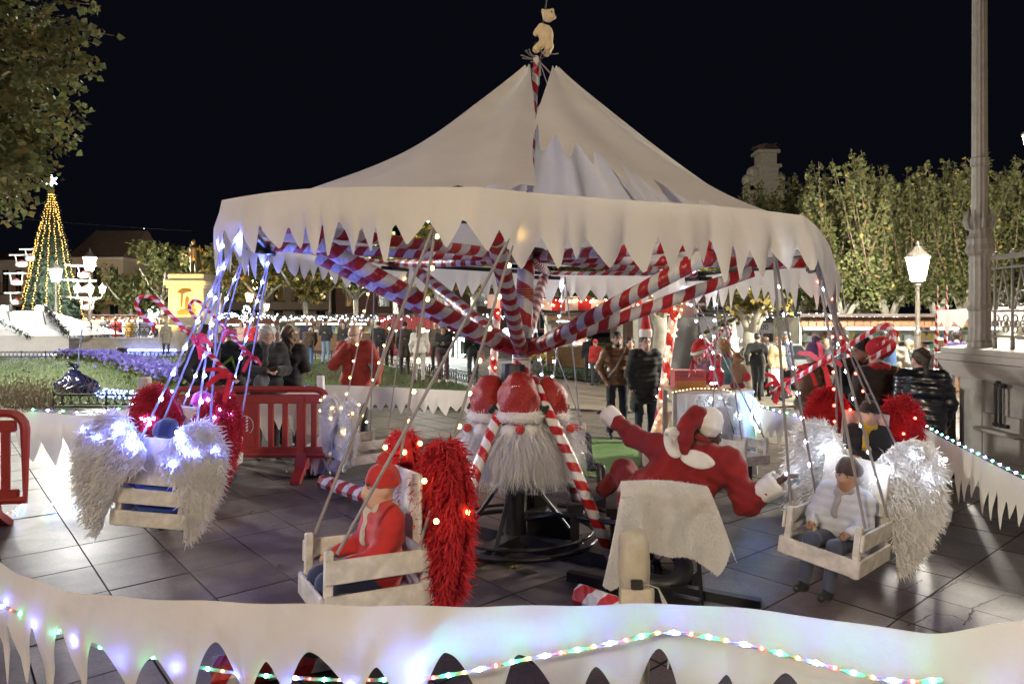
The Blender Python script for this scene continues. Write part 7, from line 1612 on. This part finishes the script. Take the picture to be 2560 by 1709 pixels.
soft('boots', [e_((-.045, -.02, .03), (.045, .055, .035)), e_((.04, -.02, .03), (.045, .055, .035))], cloth((.20, .015, .03)), rd, .011, .01); soft('bag', [e_((.10, -.03, .13), (.05, .04, .06))], m_red, rd, .011, .01); b = MB(); b.sphere((.035, -.105, .34), .013); b.build('nose', m_black, rd)
spk = A(1688, 1075, 7.75); sp = thing('loudspeaker', 'black loudspeaker box standing under the table', 'loudspeaker', (spk.x, 7.62, gz(spk.x, 7.6))); b = MB(); b.box((0, 0, .20), (.22, .2, .40), ch=.01); b.build('cabinet', m_black, sp); b = MB(); b.lathe([(.07, 0), (.075, .006), (.02, -.01)], 16, c=(0, -.10, .14), rot=Matrix.Rotation(PI / 2, 3, 'X')); b.lathe([(.035, 0), (.038, .006), (.01, -.004)], 12, c=(0, -.10, .30), rot=Matrix.Rotation(PI / 2, 3, 'X')); b.build('cone', m_steel, sp); b = MB(); b.box((-.06, -.102, .36), (.03, .004, .04)); b.build('tag', m_white, sp)
# side candy stand beyond the lamp with icicle cloth
Zc = 12.0; rs = thing('candy_stand', 'white icicle cloth on striped poles behind the bandstand corner', 'stand', (0, 0, 0)); q0 = A(2150, 742, Zc); q1 = A(2350, 705, Zc - 1.0)
for dx in (2151, 2172): a = A(dx, 700, Zc); c = Vector((a.x - .08, Zc, gz(a.x, Zc))); b = MB(); b.tube([c, a], .03, 8); b.build('post', m_candy_leg, rs, smooth=True); b = MB(); b.tube([a, a + Vector((.0, 0, .36))], .009, 6); b.build('candy_stick', m_candy_leg, rs)
random.seed(91); P, L_ = resample([A(2150, 712, Zc - .1), A(2240, 706, Zc - .3), A(2400, 700, Zc - .8)], .012); h = icicle(L_, .14, .22, .14, .32); G = [[p - Vector((0, .01 * math.sin(j * .1), h(j * .012) * i / 6)) for j, p in enumerate(P)] for i in range(7)]; b = MB(); b.grid(G); b.build('cloth', m_white_cloth, rs, smooth=True)
# toys by the bandstand, fallen leaves
tp = A(2195, 1040, 6.1); ty = thing('inflatable_toy', 'blue and orange inflatable ball in a white bag by the gate', 'toy', (tp.x, 6.9, gz(tp.x, 6.9))); b = MB(); b.sphere((0, 0, .32), .17, 14, 10, mi=0); b.build('ball', cloth((.05, .18, .35), .35), ty, smooth=True); b = MB(); b.sphere((.03, -.03, .34), .168, 14, 10, sc=(.35, 1, 1)); b.build('stripe', cloth((.5, .12, .02), .35), ty, smooth=True); soft('bag', [e_((-.08, -.03, .45), (.14, .1, .09)), c_((.05, -.05, .46), (.18, -.1, .38), .03)], cloth((.5, .5, .55), .4), ty, .015, .03, tear)
b = MB(); b.ring((-.12, -.2, .14), .13, .03, 'y', 20, 8, Matrix.Rotation(.6, 3, 'Z')); b.build('wheel', m_black, ty, smooth=True)
def fallen_leaf(p, s, rz, m_):
    pts = []
    for k in range(22): a = 2 * PI * k / 22; r_ = s * (.55 + .45 * abs(math.cos(2.5 * a)) ** .7) * (1.15 if k % 2 else .85); pts.append((r_ * math.cos(a), r_ * math.sin(a), .006 + .02 * s * 10 * abs(math.sin(1.7 * a + rz)) * .3))
    b = MB(); b.add(pts + [(0, 0, .012)], [(k, (k + 1) % 22, 22) for k in range(22)]); b.tube([(0, 0, .012), (-s * 1.2, -.1 * s, .02), (-s * 1.7, 0, .015)], .003, 4); o = b.build('fallen_leaf', m_); o.location = p; o.rotation_euler = (0, 0, rz); return o
for i, (dx, dy, s, lab, mm) in enumerate(((848, 1196, .055, 'yellow fallen plane leaf beside the wrapped beam', m_leaf_y), (1180, 1298, .07, 'large green brown fallen leaf under the mast', m_leaf_y), (1205, 1312, .06, 'green fallen leaf beside the large brown one', m_leaf), (572, 1178, .03, 'small brown fallen leaf on the paving below the red wings', m_dry), (425, 1372 - 170, .025, 'small pale fallen leaf near the left seat', m_leaf_y), (1893, 1386 - 80, .03, 'crumpled brown leaf on the paving at the right', m_dry), (640, 1300, .02, 'tiny brown leaf on the dark paving', m_dry))):
    tag(fallen_leaf(gat(dx, dy) + Vector((0, 0, .004)), s, i * 1.3, mm), lab, 'leaf')
